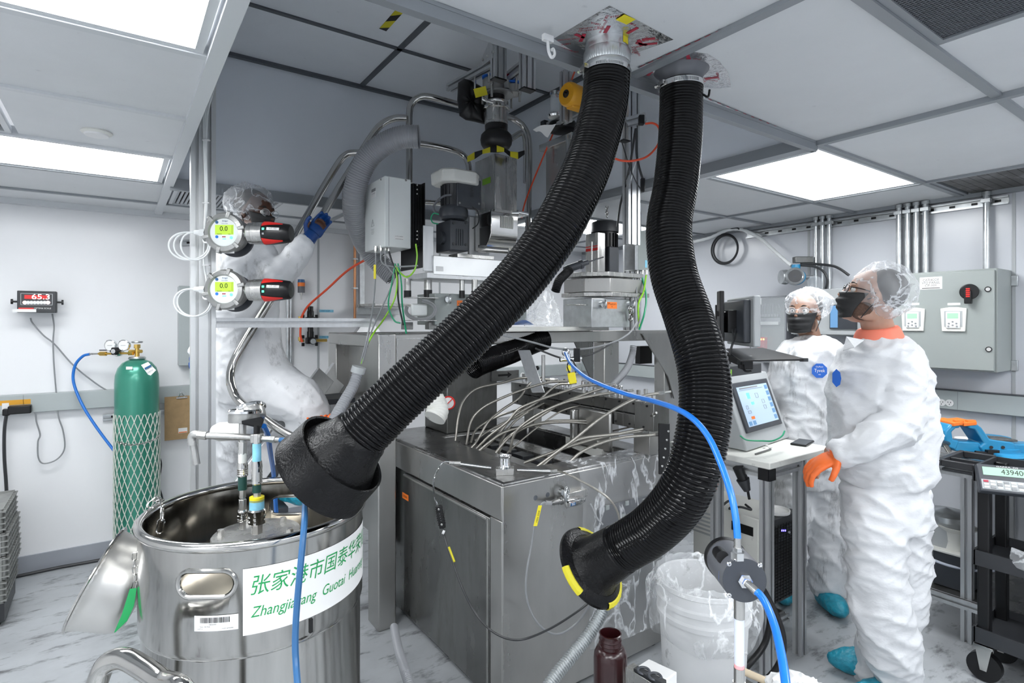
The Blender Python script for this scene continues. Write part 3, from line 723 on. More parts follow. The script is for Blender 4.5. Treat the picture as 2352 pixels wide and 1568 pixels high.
gd = MB().tube(path([(500, 985, 1.60), (520, 985, 1.60), (548, 990, 1.6)], 4), .018, 16); one('actuator_cylinder', MB().lathe([(.001, 0), (.02, .002), (.027, .02), (.027, .08), (.022, .085), (.03, .088), (.03, .12), (.02, .124), (.001, .124)], P(492, 992, 1.62), P(560, 988, 1.6) - P(492, 992, 1.62), 28), 'offwhite', 'white cylinder actuator behind the cross pipe above the keg', 'valve')
cable('air_hose', [(644, 1010, 1.43), (662, 1013, 1.42), (682, 1026, 1.41), (695, 1050, 1.40), (701, 1090, 1.37), (701, 1140, 1.30), (699, 1200, 1.195), (691, 1290, 1.16), (682, 1390, 1.15), (678, 1470, 1.14), (681, 1540, 1.12), (690, 1640, 1.05)], .0068, 'dkblue', 'dark blue air hose hanging down in front of the keg sign', 'hose')
cable('air_hose', [(606, 978, 1.56), (615, 1000, 1.62), (621, 1040, 1.75), (628, 1085, 1.95), (632, 1140, 2.0), (640, 1260, 2.1)], .0075, 'bluehose', 'blue air hose dropping behind the keg rim', 'hose')
# dish-shaped lid hanging at the keg's left side
bc = P(221, 1328, 1.42); vw = (bc - V((0, 0, CH))).normalized(); sr = vw.cross(UP).normalized(); su = sr.cross(vw); ba = (sr * .86 - su * .50 - vw * .10).normalized()
bw = thing('keg_lid', 'upturned brushed steel dish lid hanging from the left side of the keg', 'lid', bc)
obj('dish', MB().lathe([(.124, 0), (.120, .004), (.114, .03), (.109, .07), (.102, .098), (.085, .112), (.001, .114)], bc, ba, 64), 'dish', bw); obj('dish_rim', MB().torus(bc, ba, .125, .0035, 64, 8), 'polish', bw)
X_, Y_ = basis(ba); obj('inner_skin', MB().lathe([(.121, .002), (.112, .03), (.107, .07), (.100, .094), (.001, .108)], bc, ba, 48), 'dish', bw)
tg = MB().prism([P(298, 1352, 1.34), P(312, 1350, 1.34), P(306, 1390, 1.34), P(290, 1425, 1.34), P(262, 1452, 1.34), P(280, 1410, 1.34)], ba * .002); one('tag_ribbon', tg, 'green', 'green plastic tag caught between lid and keg', 'tag')
chain('chain', [P(309, 1270, 1.36), P(308, 1300, 1.36), P(312, 1330, 1.355), P(306, 1352, 1.35)], 'thin chain holding the dish lid against the keg', .02, .009, .0012)
# trolley handle in the left corner
hd = thing('trolley_handle', 'shiny bent steel tube handle in the lower left corner', 'handle', P(222, 1640, 1.15))
a = P(222, 1600, 1.16); b = P(430, 1610, 1.02)
obj('bent_tube', MB().tube(cr([V((a.x, a.y, .05)), V((a.x, a.y, a.z - .2)), a, P(226, 1560, 1.16), P(247, 1522, 1.155), P(285, 1512, 1.145), P(325, 1532, 1.12), P(372, 1564, 1.08), b, V((b.x + .02, b.y - .03, b.z - .2)), V((b.x + .02, b.y - .03, .05))], 8), .0205, 28), 'polish', hd)
obj('foot_bar', MB().tube([V((a.x, a.y, .03)), V((b.x + .02, b.y - .03, .03))], .025, 16), 'polish', hd)
# ================= post, cross beam, gas detectors =================
po = P(466, 740, 2.50)
post = thing('aluminium_post', 'tall white-lit slotted aluminium post at left carrying two gas detectors', 'post', (po.x, po.y, 0))
obj('profile', extr(MB(), (po.x, po.y, .02), (po.x, po.y, 2.9), EX, .098, .045, 2, 1), 'aluw', post); obj('foot_plate', MB().bb(po.x - .09, po.x + .09, po.y - .06, po.y + .06, 0, .02), 'alu', post, .002)
cbm = thing('cross_beam', 'horizontal slotted aluminium beam from the left post to the steel frame', 'beam', (po.x + .05, 2.84, 1.575))
obj('profile', extr(MB(), (po.x + .05, 2.84, 1.578), (1.10, 2.84, 1.578), UP, .045, .045), 'alu', cbm)
bundle = thing('cable_bundle', 'bundle of white cables running down the left post from the ceiling', 'cable', P(486, 130, 2.46))
for k in range(3):
    o_ = (k - 1) * 4
    obj('cable', MB().tube(path([(474 + o_, 118, 2.50), (488 + o_, 134, 2.48), (495 + o_, 168, 2.46), (484 + o_, 215, 2.455), (473 + o_, 260, 2.455), (471 + o_ * .6, 330, 2.455), (474 + o_ * .5, 420, 2.45), (474 + o_ * .4, 470, 2.45), (470, 520 + k * 3, 2.44)], 6), .0042, 7), 'wcable', bundle)
for v in (322, 466, 609): obj('cable_tie', MB().box(P(474, v, 2.45), (.03, .012, .005), (RT, FW, UP)), 'white', bundle)
obj('cable', MB().tube(path([(470, 545, 2.44), (468, 600, 2.45), (474, 640, 2.44), (474, 655, 2.44)], 6), .0042, 7), 'wcable', bundle)
def detector(v, lbl, tag):
    d = 2.36; s = d / F; c = P(519, v, d); vw = (c - V((0, 0, CH))).normalized(); N_ = (-FW).normalized(); X, Y = RT, UP
    t = thing('gas_detector', lbl, 'gas detector', P(519, v, 2.44))
    R = 46 * s
    obj('housing', MB().lathe([(.001, -.075), (R * .75, -.075), (R * .9, -.05), (R * .93, -.02), (R * .98, -.012), (R, .0), (R, .012), (R * .93, .022), (R * .74, .026), (R * .68, .014), (.001, .014)], c, N_, 48), 'cast', t, smooth=30)
    obj('mounting_plate', MB().lathe([(.001, -.09), (R * .95, -.09), (R * .95, -.078), (.001, -.078)], c - UP * .012, N_, 40), 'charcoal', t)
    for k in range(6):
        an = k * PI / 3 + .25; dd = X * math.cos(an) + Y * math.sin(an); obj('cover_lug', MB().box(c + dd * R * .90 + N_ * .014, (R * .34, .016, .026), (dd, N_.cross(dd), N_)), 'cast', t, .003)
    fp = obj('face_plate', MB().lathe([(R * .69, .0165), (.0005, .0165)], c, N_, 40), 'boxwhite', t)
    L_ = lambda x, y, h=.0185: c + X * (x * s) - Y * (y * s) + N_ * h
    lc = obj('display', MB().box(L_(1, -6, .0172), (42 * s, 22 * s, .001), (X, Y, N_)), 'lcd', t)
    m = MB(); text(m, '0.0', L_(0, -8), X, Y, .028); text(m, 'FREETIME', L_(-10, 4), X, Y, .005); text(m, '%LEL', L_(13, 4), X, Y, .005); m.box(L_(19, -6), (.0008, 20 * s, .0003), (X, Y, N_)); obj('digits', m, 'black', lc, smooth=0)
    m = MB(); text(m, 'Dräger', L_(3, -26), X, Y, .0085); text(m, 'Polytron 8700', L_(2, -20), X, Y, .0045); obj('print', m, 'dkblue', fp, smooth=0)
    for x_, y_, m_ in ((-16, -23, 'dkblue'), (-16, 10, 'bluehose2'), (17, 12, 'ledg')): obj('key_mark', MB().cyl(L_(x_, y_, .0165), L_(x_, y_, .0185), 3.4 * s, n=18), m_, fp)
    obj('status_light', MB().box(L_(0, 10, .0172), (8 * s, 2.2 * s, .001), (X, Y, N_)), 'redprint', fp); obj('status_light', MB().box(L_(1, 15, .0172), (8 * s, 2.2 * s, .001), (X, Y, N_)), 'ledg', fp)
    # gland and sensor head
    obj('gland', MB().cyl(P(472, v, d), P(460, v, d), .017, .016, 6).cyl(P(460, v, d), P(447, v - 1, d), .013, .010, 16), 'wcable', t)
    a = P(566, v + 1, d)
    obj('neck', MB().cyl(P(562, v + 1, d), P(578, v + 1, d), .019, n=6), 'brass' if 0 else 'steelb', t)
    sb = MB().lathe([(.001, 0), (.040, 0), (.044, .004), (.044, .02), (.046, .022), (.046, .068), (.001, .068)], P(572, v + 1, d), RT, 30); obj('sensor_body', sb, 'steelb', t)
    hd_ = obj('sensor_cap', MB().lathe([(.001, .066), (.046, .066), (.048, .07), (.047, .10), (.043, .14), (.038, .172), (.032, .178), (.001, .179)], P(572, v + 1, d), RT, 36), 'black', t)
    for sg_, w_ in ((1, .10), (-1, .10)):
        m = MB(); N0 = P(572, v + 1, d)
        def fn(i, j): 
            h = .070 + .082 * i; r_ = .0482 - (.0075 * max(0, (i - .25)) ** 1.2 / .8) ; an = (.95 + .42 * (1 - i * .8) * (j - .5) * 2) * 1.0; 
            return N0 + RT * h + (UP * math.sin(an) * sg_ - FW * math.cos(an)) * (r_ + .0012)
        m.grid(fn, 10, 6); obj('red_band', m, 'red', hd_)
    obj('name_label', MB().grid(lambda i, j: P(572, v + 1, d) + RT * (.093 + .05 * i) + (UP * math.sin(.15 + .26 * j) - FW * math.cos(.15 + .26 * j)) * (.0483 - .005 * i), 6, 3), 'paper', hd_)
    m = MB(); text(m, tag, P(572, v + 1, d) + RT * .118 + (UP * math.sin(.28) - FW * math.cos(.28)) * .0472, RT - FW * .0, UP * math.cos(.28) + FW * math.sin(.28), .010); obj('tag_text', m, 'gcable', hd_, smooth=0)
    for k_, (dz, m_) in enumerate(((.012, 'ledg'), (-.008, 'ledg' if v > 600 else 'gcable'))): obj('indicator', MB().box(P(572, v + 1, d) + RT * .079 + UP * dz - FW * .0462, (.008, .004, .008), (RT, FW, UP)), m_, hd_)
    lp = MB().box(P(519, v + 43, d) - FW * .0, (.07, .002, .013), (RT, FW, UP)); lb_ = obj('asset_label', lp, 'paper', t)
    m = MB(); text(m, 'NPS-21-427' if v < 600 else 'NPS-21-421', P(519, v + 43, d) - FW * .0016, RT, UP, .010, .05); obj('label_text', m, 'black', lb_, smooth=0)
    # white cable loops
    for k, (du, rx) in enumerate(((0, 38), (-8, 42), (8, 30)) if v < 600 else ((0, 36), (-6, 38))):
        cc_ = (424 + du + (6 if v > 600 else 0), v + 30)
        pts = [(452, v - 1, d)] + [(cc_[0] + 10 - rx * math.sin(an) * 1.0 + 12 * (an / 5.2), cc_[1] - 30 * math.cos(an) * 1.05, d - .005 * k) for an in [x * .45 for x in range(0, 12)]] + [(468, v + 20, d + .06), (466, v - 2, d + .08)]
        obj('cable_loop', MB().tube(path(pts, 4), .0038, 7), 'wcable', t)
detector(535, 'upper round grey gas detector with red and black sensor head', 'AIT-102'); detector(665, 'lower round grey gas detector with red and black sensor head', 'AIT-103')

# ================= stainless machine cabinet =================
mx0, mx1, my0, my1, mz = 1.232, 2.20, 1.82, 3.10, .95
mc = thing('machine_cabinet', 'large dull stainless steel machine cabinet in the middle of the room', 'machine', (1.7, 2.4, 0))
hx0, hx1, hy0, hy1 = 1.47, 2.06, 1.96, 2.76
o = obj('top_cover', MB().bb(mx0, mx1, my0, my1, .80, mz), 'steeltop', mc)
boolcut(o, [MB().bb(hx0, hx1, hy0, hy1, .7, 1.1)])
b_ = o.modifiers.new('bevel', 'BEVEL'); b_.width = .012; b_.segments = 3; b_.limit_method = 'ANGLE'
o.data.polygons.foreach_set('use_smooth', [True] * len(o.data.polygons)); o.data.set_sharp_from_angle(angle=.7)
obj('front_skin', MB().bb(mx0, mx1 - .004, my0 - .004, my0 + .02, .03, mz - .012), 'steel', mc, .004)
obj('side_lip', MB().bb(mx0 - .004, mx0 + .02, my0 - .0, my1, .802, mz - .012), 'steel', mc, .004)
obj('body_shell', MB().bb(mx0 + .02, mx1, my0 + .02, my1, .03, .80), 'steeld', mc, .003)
obj('corner_post', MB().bb(mx0 - .004, mx0 + .02, my0 - .002, my0 + .082, .03, .80), 'steel', mc, .004)
dy0 = my0 + .092
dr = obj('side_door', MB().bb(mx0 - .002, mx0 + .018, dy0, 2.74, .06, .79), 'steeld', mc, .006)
obj('door_edge', MB().bb(mx0 - .006, mx0 - .002, dy0 + .002, dy0 + .016, .062, .785).bb(mx0 - .006, mx0 - .002, dy0 + .016, 2.74, .775, .785), 'steel', mc, .002)
ps = PX(931, 1140, mx0 - .003); lb_ = obj('cooling_label', MB().box(ps, (.001, .075, .030)), 'orangel', mc)
m = MB(); text(m, 'COOLING', ps - EX * .0012, -EY, UP, .016, .05); obj('label_text', m, 'black', lb_, smooth=0)
for x_ in (mx0 + .05, mx1 - .05):
    for y_ in (my0 + .06, my1 - .06): obj('foot', MB().cyl((x_, y_, 0), (x_, y_, .03), .03), 'black', mc)
# inside trough
tr = thing('guide_rail_bed', 'dark steel guide rails lying in the opening of the machine top', 'rail', (1.75, 2.36, .80))
for k, (x0, x1, z1, m_) in enumerate(((1.50, 1.56, .86, 'steel'), (1.59, 1.68, .885, 'steel'), (1.70, 1.76, .87, 'blackm'), (1.79, 1.90, .90, 'steelb'), (1.93, 1.97, .88, 'blackm'))):
    obj('rail', MB().bb(x0, x1, 1.97, 2.75, .80, z1), m_, tr, .003)
for k in range(5): obj('rail_block', MB().bb(1.70, 1.77, 2.02 + k * .15, 2.12 + k * .15, .871, .893), 'blackm', tr, .002)
wb = thing('cover_bar', 'white painted box beam lying under the braided hoses', 'bar', (1.86, 2.3, .95))
a, b = PZ(1212, 972, .915), PZ(1398, 1042, .915); obj('beam', MB().cyl(a, b, .001, n=4).box((a + b) / 2, ((b - a).length, .085, .05), ((b - a).normalized(), (b - a).normalized().cross(UP).normalized(), (b - a).normalized().cross(UP).normalized().cross((b - a).normalized()))), 'offwhite', wb, .004)
# die block with two stacked bars
mn = thing('die_block', 'two stacked dark steel die bars with bolts above the machine top', 'machine', (2.06, 2.2, 1.07))
obj('upper_bar', MB().bb(2.03, 2.12, 1.86, 2.90, 1.142, 1.205), 'steeld', mn, .003); obj('lower_bar', MB().bb(2.025, 2.12, 1.86, 2.88, 1.072, 1.138), 'steeld', mn, .003)
obj('end_block', MB().bb(2.02, 2.13, 1.74, 1.858, 1.075, 1.205), 'steeld', mn, .003)
for k in range(12):
    y_ = 1.78 + k * .093; bm = MB(); bolt(bm, (2.03 - (.01 if y_ < 1.86 else 0), y_, 1.19), -EX, .0055, .004); obj('bolt', bm, 'black', mn); bm = MB(); bolt(bm, (2.025 - (.005 if y_ < 1.86 else 0), y_ + .02, 1.09), -EX, .0055, .004); obj('bolt', bm, 'black', mn)
for k, (u, v) in enumerate(((1378, 975), (1400, 975))): pass
sp = obj('side_plate', MB().bb(2.0, 2.022, 2.0, 2.28, .93, 1.13), 'steel', mn, .008)
obj('side_plate', MB().bb(1.96, 1.998, 2.23, 2.26, .94, 1.12), 'steelb', mn, .008)
for dz in (.97, 1.0):
    for yy in (2.06, 2.09): bm = MB(); bolt(bm, (2.0, yy, dz), -EX, .009, .008); obj('bolt', bm, 'steelb', mn)
obj('support_foot', MB().bb(2.06, 2.12, 1.80, 1.90, .95, 1.075), 'steel', mn, .002); obj('support_foot', MB().bb(2.06, 2.12, 2.70, 2.80, .95, 1.075), 'steel', mn, .002)
# fittings standing on top of the bars
for k in range(17):
    y_ = 1.77 + k * .066; x_ = 2.075 + .022 * ((k * 7) % 3 - 1); h = (.035, .055, .042)[k % 3]
    f = thing('tube_fitting', ('nearest', 'second', 'third', 'fourth', 'fifth', 'sixth', 'seventh', 'eighth', 'ninth', 'tenth', 'eleventh', 'twelfth', 'thirteenth', 'fourteenth', 'fifteenth', 'sixteenth', 'farthest')[k] + ' chrome compression fitting counted along the die bar', 'fitting', (x_, y_, 1.205), 'compression fittings on the die bar')
    obj('body', MB().cyl((x_, y_, 1.205), (x_, y_, 1.205 + h * .6), .0075, n=12), 'chrome', f); obj('nut', MB().cyl((x_, y_, 1.205 + h * .5), (x_, y_, 1.205 + h), .0105, n=6), 'steelb', f)
for y_ in (2.03, 2.065, 2.30): obj('round_knob', MB().lathe([(.012, 0), (.012, .02), (.0155, .022), (.0155, .05), (.013, .053), (.001, .053)], (2.10, y_, 1.205), UP, 20), 'chrome', mn)
# braided hoses
HB = [[(1228, 867), (1190, 869), (1152, 879), (1096, 892), (1065, 920), (1053, 956), (1046, 1012)],
 [(1262, 871), (1237, 872), (1214, 883), (1192, 914), (1152, 942), (1122, 968), (1096, 1012), (1080, 1030)],
 [(1301, 875), (1259, 878), (1209, 892), (1152, 914), (1108, 937), (1082, 968), (1071, 1021)],
 [(1304, 881), (1276, 886), (1231, 925), (1180, 956), (1141, 1001), (1108, 1032)],
 [(1377, 883), (1338, 886), (1293, 900), (1234, 920), (1192, 939), (1166, 968), (1125, 1000), (1095, 1030)],
 [(1388, 890), (1349, 903), (1287, 928), (1231, 962), (1166, 1004), (1147, 1035)],
 [(1427, 899), (1377, 906), (1301, 923), (1242, 948), (1200, 976), (1180, 1001), (1171, 1038)],
 [(1512, 903), (1478, 909), (1433, 928), (1377, 962), (1321, 1007), (1276, 1040), (1234, 1071)],
 [(1475, 990), (1405, 998), (1335, 1007), (1293, 1029), (1265, 1052), (1242, 1073)],
 [(1506, 998), (1433, 1004), (1377, 1018), (1332, 1040), (1301, 1069)],
 [(1495, 956), (1461, 976), (1405, 990), (1360, 998), (1345, 1005)],
 [(1360, 973), (1293, 969), (1223, 976), (1180, 996), (1161, 1012), (1138, 1040)],
 [(1332, 931), (1287, 945), (1237, 979), (1180, 1026), (1165, 1040)],
 [(1360, 966), (1279, 966), (1230, 974), (1160, 992), (1128, 1012), (1100, 1035)],
 [(1197, 939), (1144, 956), (1096, 984), (1080, 1018)],
 [(1480, 984), (1400, 1000), (1330, 1018), (1265, 1040), (1203, 1063)],
 [(1250, 925), (1200, 950), (1130, 985), (1090, 1012)], [(1240, 930), (1185, 965), (1155, 1005), (1146, 1040)]]
HLB = ['leftmost braided hose arching high over the dark gearbox', 'braided hose with a double bend, second from the left arch', 'braided hose forming the second wide arch from the left', 'braided hose dropping steeply from the yellow tag', 'long braided hose from the middle of the die bar', 'braided hose with kinked path through the middle of the bundle', 'long braided hose ending behind the chrome flange stub', 'rightmost long straight braided hose in front of the tall plate', 'braided hose coming from the low right fitting, upper of two', 'lowest braided hose on the right, ending at the front lip', 'thin braided hose from the right end of the lower die bar', 'nearly level braided hose above the white beam', 'thin braided hose from a fitting under the die bar', 'second level braided hose beside the white beam', 'short braided hose low at the left of the bundle', 'braided hose running level then down to the front lip', 'short braided hose half hidden in the bundle', 'short steep braided hose behind the chrome flange']
for hb, lb in zip(HB, HLB):
    (u0, v0), (u1, v1) = hb[0], hb[-1]
    a = PX(u0, v0, 2.03); d0 = a.dot(FW); e = PZ(u1, v1, .93); d1 = e.dot(FW); n_ = len(hb)
    q = cr([P(u, v, d0 + (d1 - d0) * i / (n_ - 1)) for i, (u, v) in enumerate(hb)], 7)
    thin = 'thin' in lb; t = thing('braided_hose', lb, 'hose', a)
    obj('hose', MB().tube(q, .0042 if thin else .0068, 10), 'braid', t)
    obj('end_fitting', MB().cyl(q[0], q[0] + (q[0] - q[2]).normalized() * .03, .0085, n=6).cyl(q[0] + (q[0] - q[2]).normalized() * .028, q[0] + (q[0] - q[2]).normalized() * .06, .0055, n=10), 'steelb', t)
# sensor block and flange stub on the machine top
sb = thing('steel_flange_stub', 'square steel block with round flange neck on the machine top corner', 'fitting', PZ(1168, 1083, .95))
c = PZ(1160, 1088, .95); D_ = c.dot(FW)
obj('block', MB().box(c + UP * .013, (.075, .05, .028), ((RT + FW * .1).normalized(), FW, UP)), 'steelb', sb, .002)
obj('neck', MB().lathe([(.028, .026), (.024, .032), (.022, .036), (.022, .068), (.026, .072), (.027, .078), (.022, .078), (.019, .07), (.019, .03)], c + UP * .0, UP, 36), 'chrome', sb)
for k, (u0, v0, u1, v1) in enumerate(((1128, 1074, 1046, 1063), (1188, 1079, 1280, 1082))): obj('tube', MB().cyl(P(u0, v0, D_ - .01), P(u1, v1, D_ - .02), .0055, n=14), 'chrome', sb); obj('nut', MB().cyl(P(u1 + (12 if k == 0 else -16), v1 + 1, D_ - .02), P(u1 - (14 if k == 0 else 0), v1, D_ - .02), .009, n=6), 'steelb', sb)
cable('thin_steel_tube', [(1034, 1060, D_ - .02), (1018, 1062, D_ - .02), (1006, 1078, D_ - .05), (996, 1105, 2.13), (998, 1140, 2.28), (1005, 1160, 2.3)], .0032, 'chrome', 'thin bent chrome tube leading down to the black connector', 'tube')
cn = thing('cable_connector', 'black ribbed cable connector hanging on the cabinet side', 'connector', P(1012, 1185, 2.3))
a, b = P(1007, 1160, 2.30), P(1017, 1212, 2.28); obj('body', MB().box((a + b) / 2, ((b - a).length, .026, .016), ((b - a).normalized(), (b - a).normalized().cross(FW).normalized(), FW)), 'black', cn, .003)
for f_ in (.15, .82): m = MB(); screw(m, a.lerp(b, f_) - FW * .008, -FW, .0045); obj('screw', m, 'steelb', cn)
for f_ in (.35, .45, .55, .65): obj('vent_hole', MB().cyl(a.lerp(b, f_) - FW * .0075, a.lerp(b, f_) - FW * .0088, .0015, n=8), 'gcable', cn)
for k in range(8): obj('grip_rib', MB().box(a.lerp(b, .12 + .1 * k), (.003, .030, .018), ((b - a).normalized(), (b - a).normalized().cross(FW).normalized(), FW)), 'black', cn)
cable('thermocouple_cable', [(1017, 1212, 2.28), (1019, 1222, 2.27), (1026, 1250, 2.24), (1040, 1290, 2.2), (1062, 1350, 2.15), (1090, 1405, 2.12), (1125, 1445, 2.06), (1165, 1466, 2.02), (1205, 1467, 2.00), (1260, 1445, 2.03), (1310, 1415, 2.08), (1350, 1385, 2.1), (1385, 1345, 2.1)], .0040, 'cabledk', 'dark cable sagging across the cabinet corner toward the yellow-taped nozzle')
one('cable_tag', MB().cyl(P(1031, 1256, 2.225), P(1044, 1290, 2.19), .0045, n=8), 'tapey', 'yellow tag on the dark sagging cable', 'tag')
one('cable_tag', MB().cyl(P(1016, 1221, 2.255), P(1021, 1223, 2.255), .008, n=10), 'white', 'white plastic ring under the black connector', 'tag')
cable('armoured_cable', [(1282, 1083, D_ - .02), (1300, 1087, 2.15), (1330, 1102, 2.13), (1365, 1121, 2.12), (1398, 1145, 2.12), (1417, 1172, 2.13), (1424, 1205, 2.14), (1420, 1230, 2.15)], .0042, 'braid', 'armoured sensor cable arching down the plastic-wrapped cabinet front')
fc = lambda u, v, off=0: PY(u, v, my0 - .004 - off)
for u, v, w_ in ((1230, 1143, 'left'), (1258, 1136, 'right')): one('drilled_hole', MB().lathe([(.0105, 0), (.0095, .001), (.0085, .0), (.0001, .0005)], fc(u, v), -EY, 20), 'ventdark', w_ + ' drilled hole in the cabinet front beside the eyebolt', 'hole', 'drilled holes beside the front eyebolt')
e = MB(); c_ = fc(1290, 1130); e.cyl(c_, c_ - EY * .012, .012, n=16); e.torus(c_ - EY * .03 + EX * .002, (EX * .55 - EY * .83), .0235, .0075, 28, 10); one('eyebolt', e, 'galv', 'galvanised lifting eyebolt on the cabinet front', 'bolt')
pr = thing('pressure_transducer', 'chrome pressure transducer with blue label on the cabinet front', 'sensor', fc(1310, 1155))
y_ = my0 - .035; A_ = lambda u, v: PY(u, v, y_)
obj('bracket', MB().bb(A_(1320, 1140).x - .03, A_(1340, 1140).x + .03, my0 - .03, my0 - .004, A_(1320, 1147).z, A_(1320, 1137).z + .012), 'steelb', pr, .002)
obj('body', MB().lathe([(.0001, 0), (.014, 0), (.019, .003), (.019, .075), (.014, .082), (.012, .1), (.0001, .1)], A_(1300, 1156), EX, 30), 'chrome', pr)
obj('socket', MB().lathe([(.0001, 0), (.009, 0), (.011, .01), (.011, .035), (.013, .037), (.013, .048), (.016, .050), (.016, .058), (.0001, .058)], A_(1266, 1155), EX, 24), 'steeld', pr); obj('plug', MB().cyl(A_(1252, 1153), A_(1268, 1155), .009, n=6), 'chrome', pr)
lb_ = obj('blue_label', MB().grid(lambda i, j: A_(1304, 1156) + EX * (.0 + .028 * i) + (-EY * math.cos(-.4 + .9 * j) + UP * math.sin(-.4 + .9 * j)) * .0194, 2, 8), 'dkblue', pr)
m = MB(); text(m, 'SG', A_(1304, 1156) + EX * .014 - EY * .0202, EX, UP, .014); obj('label_text', m, 'paper', lb_, smooth=0)
cable('sensor_cable', [(1252, 1153, 2.22), (1246, 1156, 2.21), (1240, 1166, 2.19), (1228, 1205, 2.17), (1221, 1250, 2.17), (1211, 1305, 2.15), (1208, 1360, 2.15), (1222, 1410, 2.16), (1250, 1445, 2.18), (1285, 1455, 2.2), (1325, 1430, 2.22), (1350, 1395, 2.2), (1375, 1360, 2.15)], .0042, 'gcable', 'grey sensor cable looping down the cabinet front')
tgm = MB().box((P(1240, 1163, 2.17) + P(1230, 1205, 2.16)) / 2, (.078, .014, .004), ((P(1230, 1205, 2.16) - P(1240, 1163, 2.17)).normalized(), RT, FW)); tg = one('cable_tag', tgm, 'yellow', 'yellow tag with black text on the grey sensor cable', 'tag')
ax_ = (P(1240, 1163, 2.17) - P(1230, 1205, 2.16)).normalized(); m = MB(); text(m, 'HEM 300B', (P(1240, 1163, 2.17) + P(1230, 1205, 2.16)) / 2 - FW * .009, ax_, ax_.cross(FW) * -1, .009, .045); obj('tag_text', m, 'black', tg, smooth=0)
cable('sensor_cable', [(1356, 1156, 2.25), (1362, 1168, 2.24), (1372, 1190, 2.22), (1385, 1205, 2.2)], .0035, 'gcable', 'short cable leaving the chrome transducer at its right end')
# window panel in the cabinet front, and plastic film over the right half
wp = thing('inspection_panel', 'dark rectangular inspection panel behind plastic film on the cabinet front', 'panel', fc(1440, 1160))
a, b = fc(1372, 1165), fc(1525, 1205); obj('glass', MB().bb(a.x, b.x, my0 - .012, my0 - .004, fc(1372, 1208).z - .05, a.z), 'charcoal', wp, .002)
for u, v in ((1395, 1150), (1440, 1140), (1480, 1135), (1430, 1170)): p_ = fc(u, v + 15, .012); obj('clip', MB().box(p_, (.02, .008, .02)), 'encl', wp, .001)
cb_ = thing('bracket_strip', 'black drilled vertical bracket strip beside the right duct', 'bracket', P(1528, 1040, 2.6))
a = P(1534, 978, 2.62); obj('strip', MB().box((P(1534, 978, 2.62) + P(1516, 1085, 2.5)) / 2, (.05, .012, (P(1534, 978, 2.62) - P(1516, 1085, 2.5)).length), (RT, FW, UP)), 'black', cb_, .002)
for k in range(5): m = MB(); screw(m, P(1535 - k * 3.5, 990 + k * 20, 2.53), -FW, .005); obj('screw', m, 'steelb', cb_)
fl = MB()
def ff(i, j):
    x_ = 1.62 + .60 * i
    if j < .22:
        p = V((x_, my0 + .12 * (1 - j / .22), mz + .006))
    else:
        q_ = (j - .22) / .78; p = V((x_ + .06 * q_ * (1 - i), my0 - .012 - .03 * q_ * math.sin(i * 3), mz - .012 - .78 * q_))
    n_ = noise.noise(V((i * 9, j * 3.2, 1))) * .012 + noise.noise(V((i * 30 + j * 6, j * 5, 4))) * .006 + abs(noise.noise(V((i * 14 - j * 9, j * 4, 9)))) * .02
    return p + V((0, -max(0, n_ + .004) - .004, max(0, n_) * .6))
fl.grid(ff, 60, 60); one('plastic_film', fl, 'film', 'clear crumpled plastic film draped over the right side of the cabinet', 'plastic sheet')
# flexible conduits near the floor
one('flexible_conduit', ribs(MB(), path([(1395, 1345, 1.98), (1385, 1400, 1.95), (1350, 1460, 1.9), (1310, 1510, 1.85), (1270, 1560, 1.8), (1240, 1620, 1.75), (1235, 1700, 1.75)], 8), .020, .0085, .003, 18, 4), 'galv', 'translucent grey ribbed conduit curving down in front of the cabinet', 'conduit')
one('flexible_conduit', ribs(MB(), path([(905, 1440, 2.55), (915, 1490, 2.3), (930, 1540, 2.1), (945, 1590, 2.0), (950, 1650, 1.95)], 8), .017, .008, .0025, 16, 4), 'hosegrey', 'dark ribbed conduit at the foot of the steel column', 'conduit')

# ================= stainless frame over the machine =================
fr = thing('portal_stand', 'heavy stainless steel portal frame standing over the machine', 'stand', (1.9, 3.1, 0))
def colm(name, u, uR, uL, d, z1, m='steel', bev=.006):
    a = P(u, 740, d); x1 = XatY(uR, a.y); y1 = YatX(uL, a.x); obj(name, MB().bb(a.x, x1, a.y, y1, 0, z1), m, fr, bev); return a.x, x1, a.y, y1
A1 = colm('column', 869, 910, 845, 2.86, 1.522); B1 = colm('column', 771, 808, 754, 3.56, 1.515)
obj('side_plate', MB().bb(1.215, 1.225, A1[3], B1[2], .35, 1.50), 'steel', fr, .002)
obj('corner_plate', MB().bb(A1[1], A1[1] + .22, A1[2] + .03, A1[2] + .04, 1.20, 1.515), 'steel', fr, .002)
obj('weld_seam', MB().bb(A1[1] + .012, A1[1] + .018, A1[2] + .024, A1[2] + .03, 1.21, 1.495).bb(A1[1] + .018, A1[1] + .19, A1[2] + .024, A1[2] + .03, 1.489, 1.495), 'steelb', fr)
xr = XatY(1556, 2.82)
obj('top_beam', MB().bb(A1[1], xr, 2.80, 2.90, 1.447, 1.522), 'steel', fr, .006)
obj('rear_beam', MB().bb(B1[1], xr, 3.55, 3.63, 1.447, 1.515), 'steel', fr, .006)
obj('side_beam', MB().bb(A1[0], A1[1], A1[3], B1[2], 1.447, 1.515), 'steel', fr, .006)
gx = [XatY(u, 2.80) for u in (1471, 1545, 1545, 1533, 1526)]
gz = [Zof(v, 4.1) for v in (765, 765, 930, 930, 867)]
obj('gusset', MB().prism([V((a, 2.796, b)) for a, b in zip([gx[0], gx[1], gx[2], gx[3], gx[4] ], gz)][:1] + [V((gx[1], 2.796, 1.50)), V((gx[1], 2.796, 1.0)), V((XatY(1531, 2.8), 2.796, 1.17))], (0, -.012, 0)), 'steel', fr, .001)
